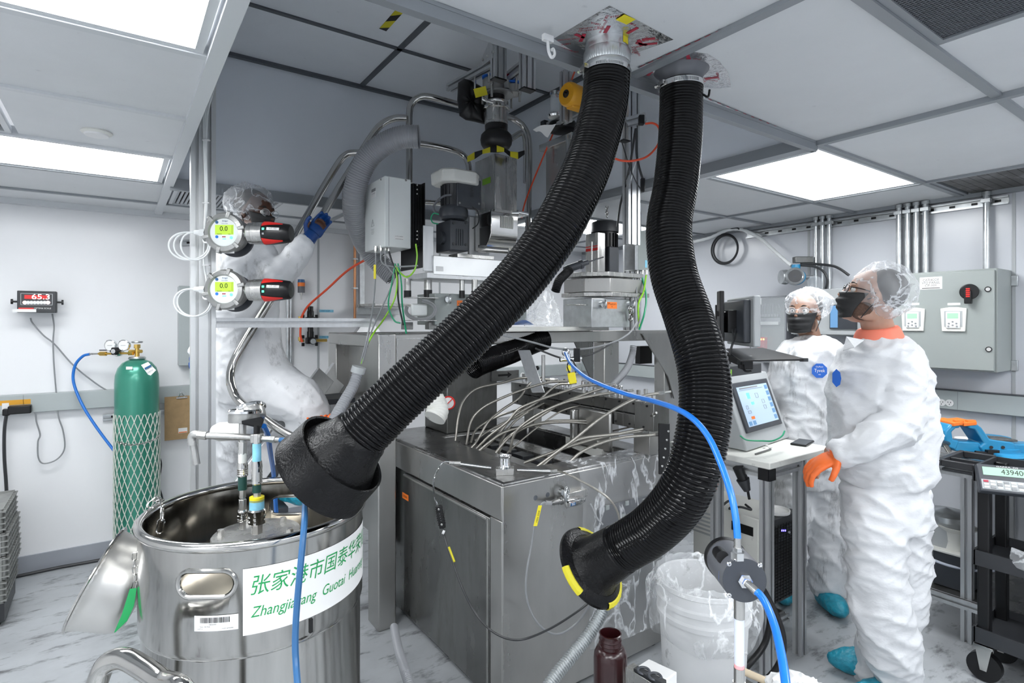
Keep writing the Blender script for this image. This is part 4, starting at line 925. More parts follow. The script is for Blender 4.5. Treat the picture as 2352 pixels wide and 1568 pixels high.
obj('column', MB().bb(XatY(1526, 2.8), xr, 2.80, 2.90, 0, 1.447), 'steel', fr, .006)
C1 = colm('inner_column', 1388, 1422, 1363, 3.9, 1.445); 
obj('gusset', MB().prism([V((XatY(1320, 2.85), 2.85, 1.447)), V((XatY(1363, 2.85), 2.85, 1.447)), V((XatY(1363, 2.85), 2.85, 1.15))], (0, .012, 0)), 'steeld', fr, .001)
st_ = MB(); a, b = P(1222, 800, 3.2), P(1245, 905, 3.1); 
br = obj('slanted_brace', MB().box((P(1202, 800, 3.3) + P(1238, 905, 3.1)) / 2, (.072, .03, .30), (RT, FW, (P(1202, 800, 3.3) - P(1238, 905, 3.1)).normalized())), 'alu', fr, .003)
one('black_switch_box', MB().bb(*[c for c in (XatY(1470, 2.95), XatY(1498, 2.95))], 2.95, 3.0, Zof(838, 4.2), Zof(796, 4.2)), 'black', 'small black switch box on the frame between gusset and column', 'switch box', bev=.003)
one('flexible_conduit', ribs(MB(), path([(1455, 795, 3.7), (1452, 815, 3.68), (1442, 842, 3.6), (1425, 865, 3.5), (1400, 890, 3.4), (1370, 915, 3.3)], 8), .021, .010, .003, 18, 4), 'hosegrey', 'dark ribbed conduit hanging under the top beam', 'conduit')
one('duct_hose', ribs(MB(), path([(1085, 842, 3.1), (1105, 832, 3.15), (1140, 820, 3.25), (1175, 808, 3.4), (1205, 795, 3.5), (1232, 784, 3.56), (1250, 779, 3.6)], 8), .068, .013, .003, 26, 4), 'rubber', 'shorter black duct crossing behind the near hose under the top beam', 'duct')
gb = thing('gearbox', 'dark dirty gearbox block with arrow plate behind the hoses', 'machine', (1.75, 3.0, .95))
obj('housing', MB().bb(PX(1040, 900, 1.52).x, 1.86, 2.80, 3.08, .95, 1.30), 'steeld', gb, .006)
a = PY(1128, 862, 2.795); obj('arrow_plate', MB().bb(a.x, XatY(1190, 2.795), 2.785, 2.799, Zof(875, 3.35), Zof(852, 3.35)), 'steeld', gb, .001)
m = MB(); c0 = PY(1160, 861, 2.783); m.add([c0 + V(q) for q in ((-.05, 0, -.006), (.02, 0, -.006), (.02, 0, -.018), (.05, 0, 0), (.02, 0, .018), (.02, 0, .006), (-.05, 0, .006))], [(0, 1, 2, 3, 4, 5, 6)]); obj('arrow', m, 'black', gb, smooth=0)
obj('clamp_lever', MB().cyl(PY(1222, 868, 2.75), PY(1233, 848, 2.72), .006).ball(PY(1234, 845, 2.72), .014), 'black', gb)
one('vertical_tube', MB().cyl(P(1248, 815, 3.0), P(1248, 875, 3.0), .0095, n=14), 'steelb', 'thin vertical steel tube behind the fittings', 'tube')
one('white_hose_bulb', ribs(MB(), path([(985, 900, 2.72), (1000, 925, 2.70), (1005, 945, 2.68), (998, 960, 2.66)], 6), .052, .012, .002, 24, 4, True), 'offwhite', 'end of a white ribbed hose beneath the near black duct', 'hose')
sgn = thing('warning_sign', 'round red-ringed prohibition sign beside the white ribbed hose', 'sign', P(1030, 925, 2.9)); c0 = P(1030, 925, 2.9)
obj('disc', MB().lathe([(.032, 0), (.0005, 0)], c0, -EX * .6 - EY * .8, 28), 'paper', sgn); obj('ring', MB().torus(c0, -EX * .6 - EY * .8, .032, .004, 32, 6), 'red', sgn); obj('bar', MB().box(c0 - EX * .003 - EY * .003, (.06, .004, .004), ((EX * .57 - EY * .4 + UP * .7).normalized(), EY, UP)), 'red', sgn)
# valve with padlock tags where the bright blue hose starts
vv = thing('ball_valve', 'small steel valve with yellow padlock where the blue hose starts', 'valve', P(1310, 830, 2.45))
obj('cap', MB().lathe([(.001, -.012), (.016, -.01), (.017, .004), (.014, .01), (.008, .014), (.001, .015)], P(1299, 808, 2.45), (-FW * .8 + UP * .5), 24), 'chrome', vv); obj('body', MB().cyl(P(1286, 826, 2.45), P(1335, 822, 2.47), .010, n=10).cyl(P(1306, 812, 2.45), P(1312, 878, 2.45), .008, n=12), 'chrome', vv)
obj('handle', MB().box(P(1325, 815, 2.46), (.028, .02, .06), (RT, FW, UP)), 'black', vv, .003)
obj('padlock_body', MB().box(P(1314, 868, 2.42), (.033, .018, .048), ((RT + UP * .18).normalized(), FW, (UP - RT * .18).normalized())), 'yellow', vv, .004); obj('padlock_tag', MB().box(P(1306, 845, 2.42), (.018, .005, .024), (RT, FW, UP)), 'yellow', vv, .001)
obj('shackle', MB().tube(path([(1308, 856, 2.42), (1303, 840, 2.42), (1312, 826, 2.43), (1322, 840, 2.42), (1322, 856, 2.42)], 6), .0035, 8), 'black', vv)
cable('blue_air_hose', [(1299, 810, 2.40), (1312, 836, 2.2), (1345, 865, 1.95), (1390, 887, 1.75), (1440, 905, 1.6), (1495, 919, 1.45), (1550, 937, 1.32), (1592, 962, 1.23), (1627, 1003, 1.17), (1655, 1063, 1.12), (1678, 1130, 1.08), (1690, 1190, 1.06), (1694, 1236, 1.05)], .0066, 'bluehose2', 'long bright blue hose arching over the right duct to the grey pump', 'hose', n=14)
# ================= powder feeder on the frame (left) =================
def fbox(name, u, vt, vb, d, uR, uL, m, par, bev=.002, **k): 
    mb = MB(); r = cbox(mb, u, vt, vb, d, uR, uL); o = obj(name, mb, m, par, bev, **k); return r
FD = thing('screw_feeder', 'silver screw feeder with black gear motor standing on the left of the frame', 'feeder', P(1030, 745, 3.15))
d0 = 3.02
cbx = thing('control_box', 'light grey control box with black heat sink beside the ribbed grey hose', 'control box', P(884, 570, d0))
r = fbox('case', 884, 403, 566, d0, 944, 838, 'boxwhite', cbx, .004)
seam = obj('lid_seam', MB().bb(XatY(893, r[2]), XatY(893, r[2]) + .002, r[2] - .0008, r[2], r[4] + .005, r[5] - .005), 'gcable', cbx)
fb = obj('heat_sink', MB().bb(r[1] + .002, r[1] + .07, r[2] + .004, r[3], r[4] + .02, r[5] - .02), 'black', cbx, .002)
for k in range(6): obj('fin', MB().bb(r[1] + .008 + k * .010, r[1] + .011 + k * .010, r[2] - .012, r[2] + .004, r[4] + .02, r[5] - .02), 'black', cbx)
obj('bracket', MB().bb(r[1] + .072, r[1] + .078, r[2] - .018, r[3], r[4] - .1, r[5] - .01), 'black', cbx, .001)
for v in (425, 435, 445, 531, 540, 549): m = MB(); screw(m, PY(958, v, r[2] - .012), -EY, .005); obj('screw', m, 'steelb', cbx)
for u, v in ((876, 412), (841, 430)): m = MB(); screw(m, PX(u, v, r[0]), -EX, .006); obj('screw', m, 'steelb', cbx)
m = MB(); screw(m, PY(932, 414, r[2]), -EY, .006); obj('screw', m, 'steelb', cbx)
lc = obj('nameplate', MB().box(PX(858, 444, r[0] - .0005), (.001, .07, .045)), 'paper', cbx); m = MB(); c_ = PX(858, 440, r[0] - .0015); m.box(c_ + UP * .008, (.0006, .062, .016)); text(m, 'K-TRON', c_ - UP * .012, -EY, UP, .012, .045); obj('nameplate_text', m, 'gcable', lc, smooth=0)
m = MB(); c_ = PX(856, 512, r[0] - .0006)
for a_, b_ in (((-.02, -.018), (.02, -.018)), ((.02, -.018), (0, .02)), ((0, .02), (-.02, -.018))): A_, B_ = c_ + V((0, a_[0], a_[1])), c_ + V((0, b_[0], b_[1])); m.cyl(A_, B_, .0009, n=4)
m.bb(c_.x - .0008, c_.x, c_.y - .0012, c_.y + .0012, c_.z - .008, c_.z + .008)
for k in range(4): m.box(PX(856, 527 + k * 3.4, r[0] - .0006), (.0006, .045 - .012 * (k % 2), .0016))
obj('warning_triangle', m, 'gcable', cbx, smooth=0)
lb = obj('type_label', MB().box(PY(917, 546, r[2] - .0005), (.055, .001, .022)), 'paper', cbx); m = MB(); text(m, 'A 7715  0.09kW', PY(917, 543, r[2] - .0012), EX, UP, .007, .045); text(m, '24V 8A 50/60 Hz', PY(917, 549, r[2] - .0012), EX, UP, .007, .045); obj('label_text', m, 'black', lb, smooth=0)
for u, v in ((863, 570), (875, 569), (886, 566), (893, 567)): obj('cable_gland', MB().cyl(P(u, v - 5, d0 + .06), P(u, v + 6, d0 + .06), .010, n=6).cyl(P(u, v + 5, d0 + .06), P(u, v + 10, d0 + .06), .0075, n=12), 'steelb', cbx)
# feeder body
a = fbox('mount_plate', 973, 517, 622, 3.0, 996, 971, 'alu', FD)
a = fbox('channel', 996, 586, 630, 3.02, 1165, 975, 'aluw', FD, .003); ch = a
b = fbox('base_plate', 981, 625, 638, 3.0, 1165, 932, 'alu', FD)
m = MB(); text(m, 'F1 - CNT', PY(1062, 632, b[2] - .001), EX, UP, .018, .075); obj('marking', m, 'black', FD, smooth=0)
obj('top_plate', MB().bb(XatY(1052, ch[2]), XatY(1136, ch[2]), ch[2] + .005, ch[3], ch[5], ch[5] + .022), 'steelb', FD, .002)
obj('rating_plate', MB().box(PY(1010, 617, ch[2] - .0008), (.045, .001, .026)), 'paper', FD)
for u, v, du in ((936, 640, 16), (983, 636, 18), (1061, 640, 12), (1090, 642, 14)):
    t_, bt = P(u, v, 3.16), P(u, 684, 3.16); rr_ = du / 2 * 3.16 / F
    obj('leg', MB().cyl(t_, t_.lerp(bt, .62), rr_, n=24), 'steelb', FD); obj('leg_sleeve', MB().cyl(t_.lerp(bt, .62), bt, rr_ * 1.08, n=24), 'black', FD)
bl = thing('load_cell_block', 'grey load cell block with galvanised eyebolt and orange sticker under the left feeder', 'machine block', P(1030, 745, 3.1))
c2_ = fbox('block', 999, 673, 746, 3.08, 1210, 958, 'encl', bl, .004)
m = MB(); cc_ = PY(1027, 687, c2_[2]); m.cyl(cc_, cc_ - EY * .015, .02, n=20); m.torus(cc_ - EY * .032, (EX * .9 - EY * .4), .021, .0065, 26, 10); obj('eyebolt', m, 'galv', bl)
lb = obj('orange_label', MB().box(PY(1062, 697, c2_[2] - .001), (.07, .001, .035)), 'orangel', bl); m = MB(); text(m, 'K-TRON', PY(1062, 697, c2_[2] - .0018), EX, UP, .014, .05); obj('label_text', m, 'black', lb, smooth=0)
m = MB(); obj('top_bracket', MB().box(P(968, 684, 3.06), (.16, .09, .005)), 'steelb', bl, .001); obj('bottom_bracket', MB().box(P(965, 736, 3.06), (.16, .10, .005)), 'steelb', bl, .001)
obj('cable_plate', MB().box(P(963, 712, 3.09), (.10, .02, .07)), 'boxwhite', bl, .012)
for k in range(3):
    q = [(934 - k * 2, 712, 3.05)] + [(966 + (31 + k * 2.5) * math.sin(an) * -1 * -1 * (-1), 712 - (19 + k * 2.4) * math.cos(an), 3.05 - .006 * k) for an in [x * .5 + 1.2 for x in range(11)]]
    obj('cable_loop', MB().tube(path(q, 4), .0045, 8), 'gcable', bl)
for u in (935, 996): obj('stand', MB().box(P(u if u < 950 else 990, 748, 3.12), (.05, .05, .04)), 'steeld', bl, .002)
# motor
mo = thing('gear_motor', 'black gear motor with cream plastic hood on the left feeder', 'motor', P(1045, 572, 3.13))
dm_ = 3.12
g_ = fbox('gear_case', 1035, 503, 574, dm_ - .05, 1077, 1001, 'charcoal', mo, .006)
obj('gear_boss', MB().cyl(V((g_[0] - .02, (g_[2] + g_[3]) / 2, (g_[4] + g_[5]) / 2 - .01)), V((g_[0], (g_[2] + g_[3]) / 2, (g_[4] + g_[5]) / 2 - .01)), .035, n=28), 'charcoal', mo)
for u, v in ((1042, 512), (1070, 512), (1042, 560), (1070, 562)): m = MB(); bolt(m, PY(u, v, g_[2]), -EY, .008, .005); obj('bolt', m, 'blackm', mo)
for k in range(4): obj('cast_rib', MB().bb(XatY(1048 + k * 5, g_[2]), XatY(1050 + k * 5, g_[2]), g_[2] - .005, g_[2], g_[4] + .03, g_[5] - .05), 'charcoal', mo)
c0 = P(1042, 505, dm_)
obj('adapter_bell', MB().lathe([(.066, 0), (.078, .012), (.080, .05), (.074, .065), (.066, .07), (.064, .075)], c0, UP, 36, cap=True), 'charcoal', mo)
obj('stator', MB().lathe([(.064, .07), (.064, .19), (.070, .2), (.070, .225), (.05, .24)], c0, UP, 36, cap=True), 'blackm', mo)
for k in range(18):
    an = 2 * PI * k / 18; dd = V((math.cos(an), math.sin(an), 0)); obj('cooling_fin', MB().box(c0 + dd * .067 + UP * .13, (.012, .003, .11), (dd, UP.cross(dd), UP)), 'blackm', mo)
tb_ = fbox('terminal_box', 1050, 405, 474, dm_ - .07, 1106, 1041, 'charcoal', mo, .008)
m = MB(); text(m, 'SEW', PY(1084, 440, tb_[2] - .001), UP, -EX, .03); obj('cast_letters', m, 'blackm', mo, smooth=0)
for u, v in ((1056, 412), (1100, 412), (1056, 466), (1100, 468)): m = MB(); screw(m, PY(u, v, tb_[2]), -EY, .006); obj('screw', m, 'gcable', mo)
h = MB(); hx = c0 + UP * .235 + EX * .01
def hood(sx, sy, z): return [hx + V((x * sx, y * sy, z)) for x, y in ((-1, -.6), (-.6, -1), (.6, -1), (1, -.6), (1, .6), (.6, 1), (-.6, 1), (-1, .6))]
h.rings([hood(.118, .105, -.045), hood(.120, .108, .012), hood(.112, .10, .026), hood(.07, .06, .034)]); obj('hood', h, 'offwhite', mo, .01)
cableL = [((1037, 447), (1020, 450), (1004, 462), (996, 476), (1000, 488), (1008, 492)), ((1084, 474), (1096, 484), (1100, 500), (1097, 515), (1085, 525))]
for k, L_ in enumerate(cableL): cable('motor_cable', [(u, v, dm_ - .10) for u, v in L_], .006 if k == 0 else .003, 'pvc' if k == 0 else 'black', 'thick grey cable looping at the motor side' if k == 0 else 'thin black wire below the terminal box')
cable('ground_wire', [(1008, 492, 3.0), (996, 490, 3.0), (990, 500, 3.0), (994, 511, 3.0), (1006, 514, 3.02)], .0035, 'gwire', 'short green wire at the gear motor flange', 'wire')
# hopper, chute
hp = thing('powder_hopper', 'tall square stainless hopper duct under the black rubber bellows', 'hopper', P(1137, 483, 3.2))
k1 = fbox('duct', 1137, 352, 480, 3.20, 1187, 1092, 'steelb', hp, .002)
obj('weld_seam', MB().bb(XatY(1163, k1[2]) - .0015, XatY(1163, k1[2]) + .0015, k1[2] - .002, k1[2], k1[4], k1[5]), 'polish', hp)
k2 = fbox('flange', 1137, 478, 488, 3.16, 1206, 1098, 'steelb', hp, .001)
obj('toggle_clamp', MB().cyl(P(1190, 487, 3.14), P(1214, 492, 3.14), .010, n=12).cyl(P(1176, 489, 3.13), P(1192, 489, 3.13), .006, n=8), 'chrome', hp)
gp = obj('green_tape', MB().box(PX(1117, 416, k1[0] - .001), (.001, .085, .035)), 'ygwire', hp)
ct = thing('feed_chute', 'polished rounded feed chute with wire mesh window under the hopper', 'chute', P(1158, 577, 3.15))
x0c, x1c, y0c = XatY(1128, 2.60), XatY(1190, 2.60), 2.60
pr_ = [(0, .0), (0, -.12), (.02, -.16), (.06, -.20), (.12, -.215), (.17, -.20), (.17, 0)]
z0c = Zof(486, 3.12)
m = MB().prism([V((x0c, y0c + q[0] * 1.0, z0c + q[1])) for q in pr_], (x1c - x0c, 0, 0)); obj('body', m, 'polish', ct, .003)
w_ = obj('window', MB().box(PY(1164, 511, y0c - .002), (.085, .003, .065)), 'steeld', ct)
mm = MB()
for k in range(13): mm.bb(PY(1164, 511, y0c).x - .041 + k * .0068, PY(1164, 511, y0c).x - .0395 + k * .0068, y0c - .0055, y0c - .0035, PY(1164, 511, y0c).z - .032, PY(1164, 511, y0c).z + .032)
o = obj('mesh', mm, 'offwhite', w_, kind='stuff')
obj('outlet_tube', MB().cyl(P(1100, 571, 3.08), P(1168, 576, 3.06), .0165, n=24).cyl(P(1098, 571, 3.08), P(1118, 572, 3.08), .022, n=6), 'polish', ct)
fbox('back_plate', 1078, 497, 584, 3.22, 1124, 1074, 'alu', FD)
# bellows stack above
bs = thing('rubber_bellows', 'fat black rubber bellows with steel pipe above the hopper', 'bellows', P(1140, 350, 3.22)); c0 = P(1140, 340, 3.22)
obj('bulge', MB().lathe([(.055, -.01), (.075, .0), (.088, .02), (.092, .045), (.088, .07), (.072, .088), (.064, .095), (.066, .125), (.060, .135)], c0, UP, 44, cap=True), 'black', bs)
z1 = c0 + UP * .13
obj('pipe', MB().lathe([(.066, 0), (.066, .012), (.068, .014), (.066, .016), (.066, .02), (.065, .115), (.068, .118), (.070, .13), (.060, .133)], z1, UP, 44, cap=True), 'steelb', bs)
obj('pipe_clamp', MB().lathe([(.070, .085), (.078, .088), (.078, .10), (.070, .103)], z1, UP, 44, cap=True), 'polish', bs)
obj('wing_screw', MB().cyl(z1 + V((-.06, -.06, .10)), z1 + V((-.12, -.07, .095)), .007).ball(z1 + V((-.125, -.072, .097)), (.018, .008, .012)), 'chrome', bs)
obj('neck', MB().lathe([(.048, .128), (.048, .175), (.054, .185)], z1, UP, 36, cap=True), 'black', bs)
vb_ = thing('rotary_valve', 'grey cast valve body with blue and red rims hanging from the aluminium rails', 'valve', z1 + UP * .2)
obj('left_body', MB().lathe([(.03, .18), (.058, .185), (.062, .2), (.062, .25), (.05, .26)], z1 + V((-.02, .0, 0)), UP, 32, cap=True), 'cast', vb_); obj('right_body', MB().lathe([(.02, .17), (.045, .18), (.048, .225), (.03, .235)], z1 + V((.085, -.05, 0)), UP, 28, cap=True), 'cast', vb_)
obj('middle_boss', MB().lathe([(.02, .2), (.03, .2), (.03, .265), (.02, .27)], z1 + V((.045, -.04, 0)), UP, 24, cap=True), 'cast', vb_)
obj('blue_rim', MB().lathe([(.054, .26), (.064, .262), (.066, .272), (.05, .276)], z1 + V((-.02, 0, 0)), UP, 32, cap=True), 'sticker', vb_); obj('blue_rim', MB().lathe([(.04, .235), (.049, .236), (.049, .244), (.03, .246)], z1 + V((.085, -.05, 0)), UP, 28, cap=True), 'sticker', vb_)
obj('red_rim', MB().lathe([(.02, .27), (.032, .27), (.032, .282), (.01, .284)], z1 + V((.045, -.04, 0)), UP, 24, cap=True), 'redprint', vb_)
obj('flange', MB().lathe([(.07, .168), (.085, .17), (.085, .18), (.07, .183)], z1 + V((.01, -.01, 0)), UP, 36, cap=True), 'cast', vb_)
for dx, dy in ((-.07, -.06), (.10, -.09), (.12, .02), (-.05, .07)): m = MB(); m.cyl(z1 + V((dx, dy, .13)), z1 + V((dx, dy, .2)), .007, n=10); bolt(m, z1 + V((dx, dy, .2)), UP, .011, .008); obj('stud', m, 'steelb', vb_)
obj('yellow_tag', MB().box(P(1104, 211, 3.12), (.07, .002, .05), ((RT + UP * .25).normalized(), FW, (UP - RT * .25).normalized())), 'tapey', vb_)
# black plastic bag
m = MB()
bp_ = [(1052, 190), (1066, 180), (1080, 184), (1112, 202), (1114, 286), (1090, 280), (1070, 276), (1055, 266), (1050, 230)]
cx_, cy_ = 1082, 232
def bagf(i, j):
    an = 2 * PI * i; k = an / (2 * PI) * len(bp_); a_ = bp_[int(k) % len(bp_)]; b_ = bp_[(int(k) + 1) % len(bp_)]; f_ = k - int(k)
    u = a_[0] * (1 - f_) + b_[0] * f_; v = a_[1] * (1 - f_) + b_[1] * f_; q_ = math.sin(PI * j); 
    return P(cx_ + (u - cx_) * q_, cy_ + (v - cy_) * q_, 3.28 - .05 * math.cos(PI * j) * (1 + .5 * noise.noise(V((u * .05, v * .05, 0)))))
m.grid(bagf, 36, 12); one('black_bag', m, 'black', 'crumpled black plastic bag hanging beside the rotary valve', 'bag')
# hazard tape collar
tc_ = thing('hazard_tape', 'yellow and black tape skirt around the hopper top', 'tape', P(1140, 352, 3.2))
ed = [(1074, 360), (1090, 350), (1108, 345), (1126, 338), (1141, 334), (1158, 340), (1172, 348), (1190, 350), (1205, 346)]
for k in range(8):
    (u0, v0), (u1, v1) = ed[k], ed[k + 1]; w0 = 12 + 4 * math.sin(k * 2.1); w1 = 12 + 4 * math.sin(k * 2.1 + 2.1); dd = [3.24, 3.22, 3.19, 3.17, 3.15, 3.16, 3.18, 3.20, 3.22]
    obj('yellow_piece' if k % 2 == 0 else 'black_piece', MB().prism([P(u0, v0, dd[k]), P(u1, v1, dd[k + 1]), P(u1, v1 + w1, dd[k + 1] - .01), P(u0, v0 + w0, dd[k] - .01)], (0, .004, .003)), 'tapey' if k % 2 == 0 else 'black', tc_)
# hanging extrusions
hg = thing('hanging_rack', 'slotted aluminium rack hanging from the raised bay with gusset plate', 'rack', P(1146, 60, 3.0))
for u, vb, d in ((1145, 182, 2.98), (1211, 205, 2.92)):
    p_ = P(u, vb, d); obj('upright', extr(MB(), (p_.x, p_.y, BZ - .002), p_, EX, .075, .045, 2, 1), 'alu', hg); obj('end_cap', MB().box(p_ - UP * .004, (.075, .045, .008)), 'black', hg)
a, b = P(1031, 204, 3.05), P(1140, 138, 3.0); 
a_, b_ = PZ(1033, 203, P(1140, 145, 3.03).z), P(1140, 145, 3.03)
obj('rail', extr(MB(), P(1033, 202, 3.6), P(1146, 140, 2.98), UP, .045, .045), 'alu', hg); obj('rail', extr(MB(), P(1150, 192, 3.4), P(1206, 148, 2.93), UP, .045, .045), 'alu', hg)
obj('gusset', MB().prism([P(1133, 76, 2.95), P(1133, 132, 2.95), P(1107, 152, 3.1), P(1106, 134, 3.1)], FW * .006), 'alu', hg)
for u, v, d in ((1132, 81, 2.95), (1132, 100, 2.95), (1132, 120, 2.95), (1120, 129, 3.0), (1109, 138, 3.08)): m = MB(); bolt(m, P(u, v, d - .006), -FW, .008, .006); obj('bolt', m, 'steelb', hg)
for u, v0, v1, d in ((1091, 172, 208, 3.22), (1123, 147, 190, 3.15), (1186, 170, 206, 3.1)): obj('threaded_rod', MB().cyl(P(u, v0, d), P(u, v1, d), .007, n=10), 'polish', hg)

# ================= second feeder (right, behind the near duct) =================
F2 = thing('screw_feeder', 'octagonal steel feeder base with hood and tall black motor between the two ducts', 'feeder', P(1360, 753, 3.6)); d2 = 3.55
def octo(name, uc, vt, vb, w, dp, m, par=F2, bev=.002, d=d2 + .18):
    c_ = P(uc, vt, d); z0, z1_ = Zof(vb, d - .1), Zof(vt, d - .1); k = .6
    pts = [V((c_.x + x * w, c_.y + y * dp, z0)) for x, y in ((-1, -.45), (-.45, -1), (1, -1), (1, .6), (.6, 1), (-.6, 1), (-1, .6))]
    obj(name, MB().prism(pts, (0, 0, z1_ - z0)), m, par, bev); return c_
octo('top_plate', 1372, 627, 637, .22, .2, 'steelb'); octo('drum', 1378, 641, 672, .215, .19, 'steel'); octo('middle_plate', 1380, 673, 682, .235, .21, 'steelb')
L2 = fbox('lower_box', 1359, 684, 752, d2 - .1, 1447, 1293, 'galv', F2, .004)
for u, v in ((1381, 699), (1446, 699)): m = MB(); c_ = PY(u, v, L2[2]); m.cyl(c_, c_ - EY * .016, .018, n=16); m.torus(c_ - EY * .036, (EX * .75 - EY * .6), .022, .007, 24, 10); obj('eyebolt', m, 'galv', F2)
lb = obj('orange_label', MB().box(PY(1406, 701, L2[2] - .001), (.085, .001, .042)), 'orangel', F2); m = MB(); text(m, 'Pluton', PY(1406, 698, L2[2] - .0018), EX, UP, .022, .07); text(m, 'F2', PY(1406, 704, L2[2] - .0018), EX, UP, .012); obj('label_text', m, 'black', lb, smooth=0)
m = MB(); q_ = PY(1452, 712, L2[2] - .03)
chain('hoist_chain', [PY(1446, 707, L2[2] - .06), PY(1451, 720, L2[2] - .03), PY(1448, 735, L2[2] - .02)], 'galvanised chain hanging from the right eyebolt', .045, .026, .006)
sf = obj('side_shelf', MB().box(P(1330, 700, d2 - .05), (.14, .10, .006)), 'steelb', F2, .001)
r = fbox('housing', 1373, 533, 625, d2, 1390, 1345, 'steelb', F2); m = MB(); m.box(PX(1359, 573, r[0] - .001), (.001, .11, .018)); m.box(PX(1359, 566, r[0] - .001), (.001, .11, .006)); obj('red_print', m, 'red', F2, smooth=0)
obj('tie_rod', MB().cyl(P(1359, 555, d2 - .03), P(1359, 625, d2 - .03), .006), 'steelb', F2)
m2 = thing('gear_motor', 'tall black finned motor with domed cap hanging under a chain', 'motor', P(1400, 625, 3.75)); c0 = P(1389, 566, 3.72)
obj('cap', MB().lathe([(.092, 0), (.094, .05), (.086, .068), (.06, .078), (.001, .08)], c0 + UP * .09, UP, 36), 'blackm', m2); obj('stator', MB().lathe([(.075, -.16), (.078, -.1), (.078, .09)], c0, UP, 32, cap=True), 'black', m2)
for k in range(20): an = 2 * PI * k / 20; dd = V((math.cos(an), math.sin(an), 0)); obj('cooling_fin', MB().box(c0 + dd * .082, (.012, .004, .16), (dd, UP.cross(dd), UP)), 'black', m2)
fbox('gear_case', 1400, 565, 626, 3.6, 1422, 1388, 'charcoal', m2, .006)
chain('hoist_chain', [P(1394, 472, 3.72), P(1394, 499, 3.72)], 'short dark chain from the ceiling cup down to the black motor', .024, .016, .004)
one('ceiling_cup', MB().lathe([(.001, 0), (.03, .002), (.034, .015), (.02, .02), (.07, .03), (.07, .034), (.001, .036)], P(1394, 472, 3.72), UP, 28), 'offwhite', 'round white ceiling rosette holding the motor chain', 'rosette')
cb2 = thing('control_box', 'plain grey control box with bottom cable glands at the frame post', 'control box', P(1465, 620, 3.75)); r = fbox('case', 1466, 529, 620, 3.75, 1490, 1441, 'encl', cb2, .003)
obj('cover', MB().bb(r[0] - .03, r[0], r[2] - .0, r[3], r[4] - .0, r[5] + .04), 'galv', cb2, .002)
for u in (1464, 1476, 1485): obj('cable_gland', MB().cyl(P(u, 620, 3.78), P(u, 630, 3.78), .010, n=6), 'steelb', cb2)
obj('blue_note', MB().box(PY(1484, 606, r[2] - .001), (.02, .001, .05)), 'bluetape', cb2)
# mast
ms = thing('aluminium_mast', 'tall aluminium double profile mast behind the two ducts', 'post', P(1452, 750, 3.95))
a = P(1452, 753, 3.95); obj('upper_profile', extr(MB(), (a.x, a.y, 1.525), (a.x, a.y, BZ if a.y < BY1 and a.x < BX1 else CZ - .002), EX, .09, .09, 2, 2), 'alu', ms)
pa = P(1448, 200, 2.85); one('aluminium_mast', extr(MB(), (P(1450, 700, 3.05).x, P(1450, 700, 3.05).y, 2.0), (P(1450, 300, 3.05).x, P(1450, 300, 3.05).y, BZ), EX, .09, .045, 2, 1), 'alu', 'aluminium mast inside the raised bay seen between the ducts', 'post')
m_ = MB(); extr(m_, P(1438, 282, 3.0), P(1482, 270, 3.0), UP, .045, .045); one('short_beam', m_, 'alu', 'short aluminium stub beam on the bay mast', 'beam')
# second hopper and yellow motor
h2 = thing('powder_hopper', 'second square steel hopper partly behind the near duct', 'hopper', P(1318, 455, 3.3)); k3 = fbox('duct', 1312, 312, 520, 3.3, 1350, 1254, 'steel', h2, .002)
fbox('top_flange', 1312, 302, 318, 3.26, 1356, 1238, 'polish', h2, .003)
obj('corner_rod', MB().cyl(P(1304, 310, 3.22), P(1304, 500, 3.22), .012), 'polish', h2)
obj('bellows', MB().lathe([(.05, 0), (.085, .01), (.09, .035), (.08, .055), (.05, .06)], P(1292, 304, 3.36), UP, 36, cap=True), 'black', h2)
rk = thing('hanging_rack', 'aluminium rack with end pads carrying the yellow motor', 'rack', P(1300, 200, 3.2))
obj('rail', extr(MB(), P(1262, 292, 3.4), P(1345, 246, 3.05), UP, .05, .045), 'alu', rk); obj('upright', extr(MB(), P(1300, 280, 3.1), P(1300, 165, 3.1), EX, .055, .045, 1, 1), 'alu', rk); obj('end_block', MB().box(P(1253, 288, 3.42), (.05, .04, .05)), 'blackm', rk, .003)
ym = thing('yellow_motor', 'round orange-yellow motor beside the near duct', 'motor', P(1310, 219, 3.0)); ax_ = (RT * .75 + FW * .6 + UP * .02).normalized(); c0 = P(1303, 216, 2.95)
obj('body', MB().lathe([(.001, -.008), (.055, -.008), (.062, 0), (.064, .02), (.060, .05), (.060, .14), (.055, .15), (.001, .15)], c0, ax_, 40), 'orangecap', ym); obj('lower_lug', MB().box(c0 + ax_ * .07 - UP * .055, (.11, .05, .03), (ax_, ax_.cross(UP).normalized(), UP)), 'orangecap', ym, .006)
obj('eye', MB().torus(c0 - ax_ * .010, ax_, .016, .005, 24, 8).ball(c0 - ax_ * .008, .009), 'black', ym)
sg_ = thing('sight_glass', 'clear glass and steel sight tube left of the yellow motor', 'sight glass', P(1275, 250, 3.2)); c0 = P(1275, 262, 3.2)
obj('tube', MB().lathe([(.028, 0), (.028, .11)], c0, UP, 28), 'glass', sg_); obj('foot', MB().lathe([(.04, -.02), (.045, -.01), (.04, .0), (.028, .004)], c0, UP, 28, cap=True), 'chrome', sg_); obj('head', MB().lathe([(.03, .105), (.03, .125), (.02, .13)], c0, UP, 28, cap=True), 'chrome', sg_)
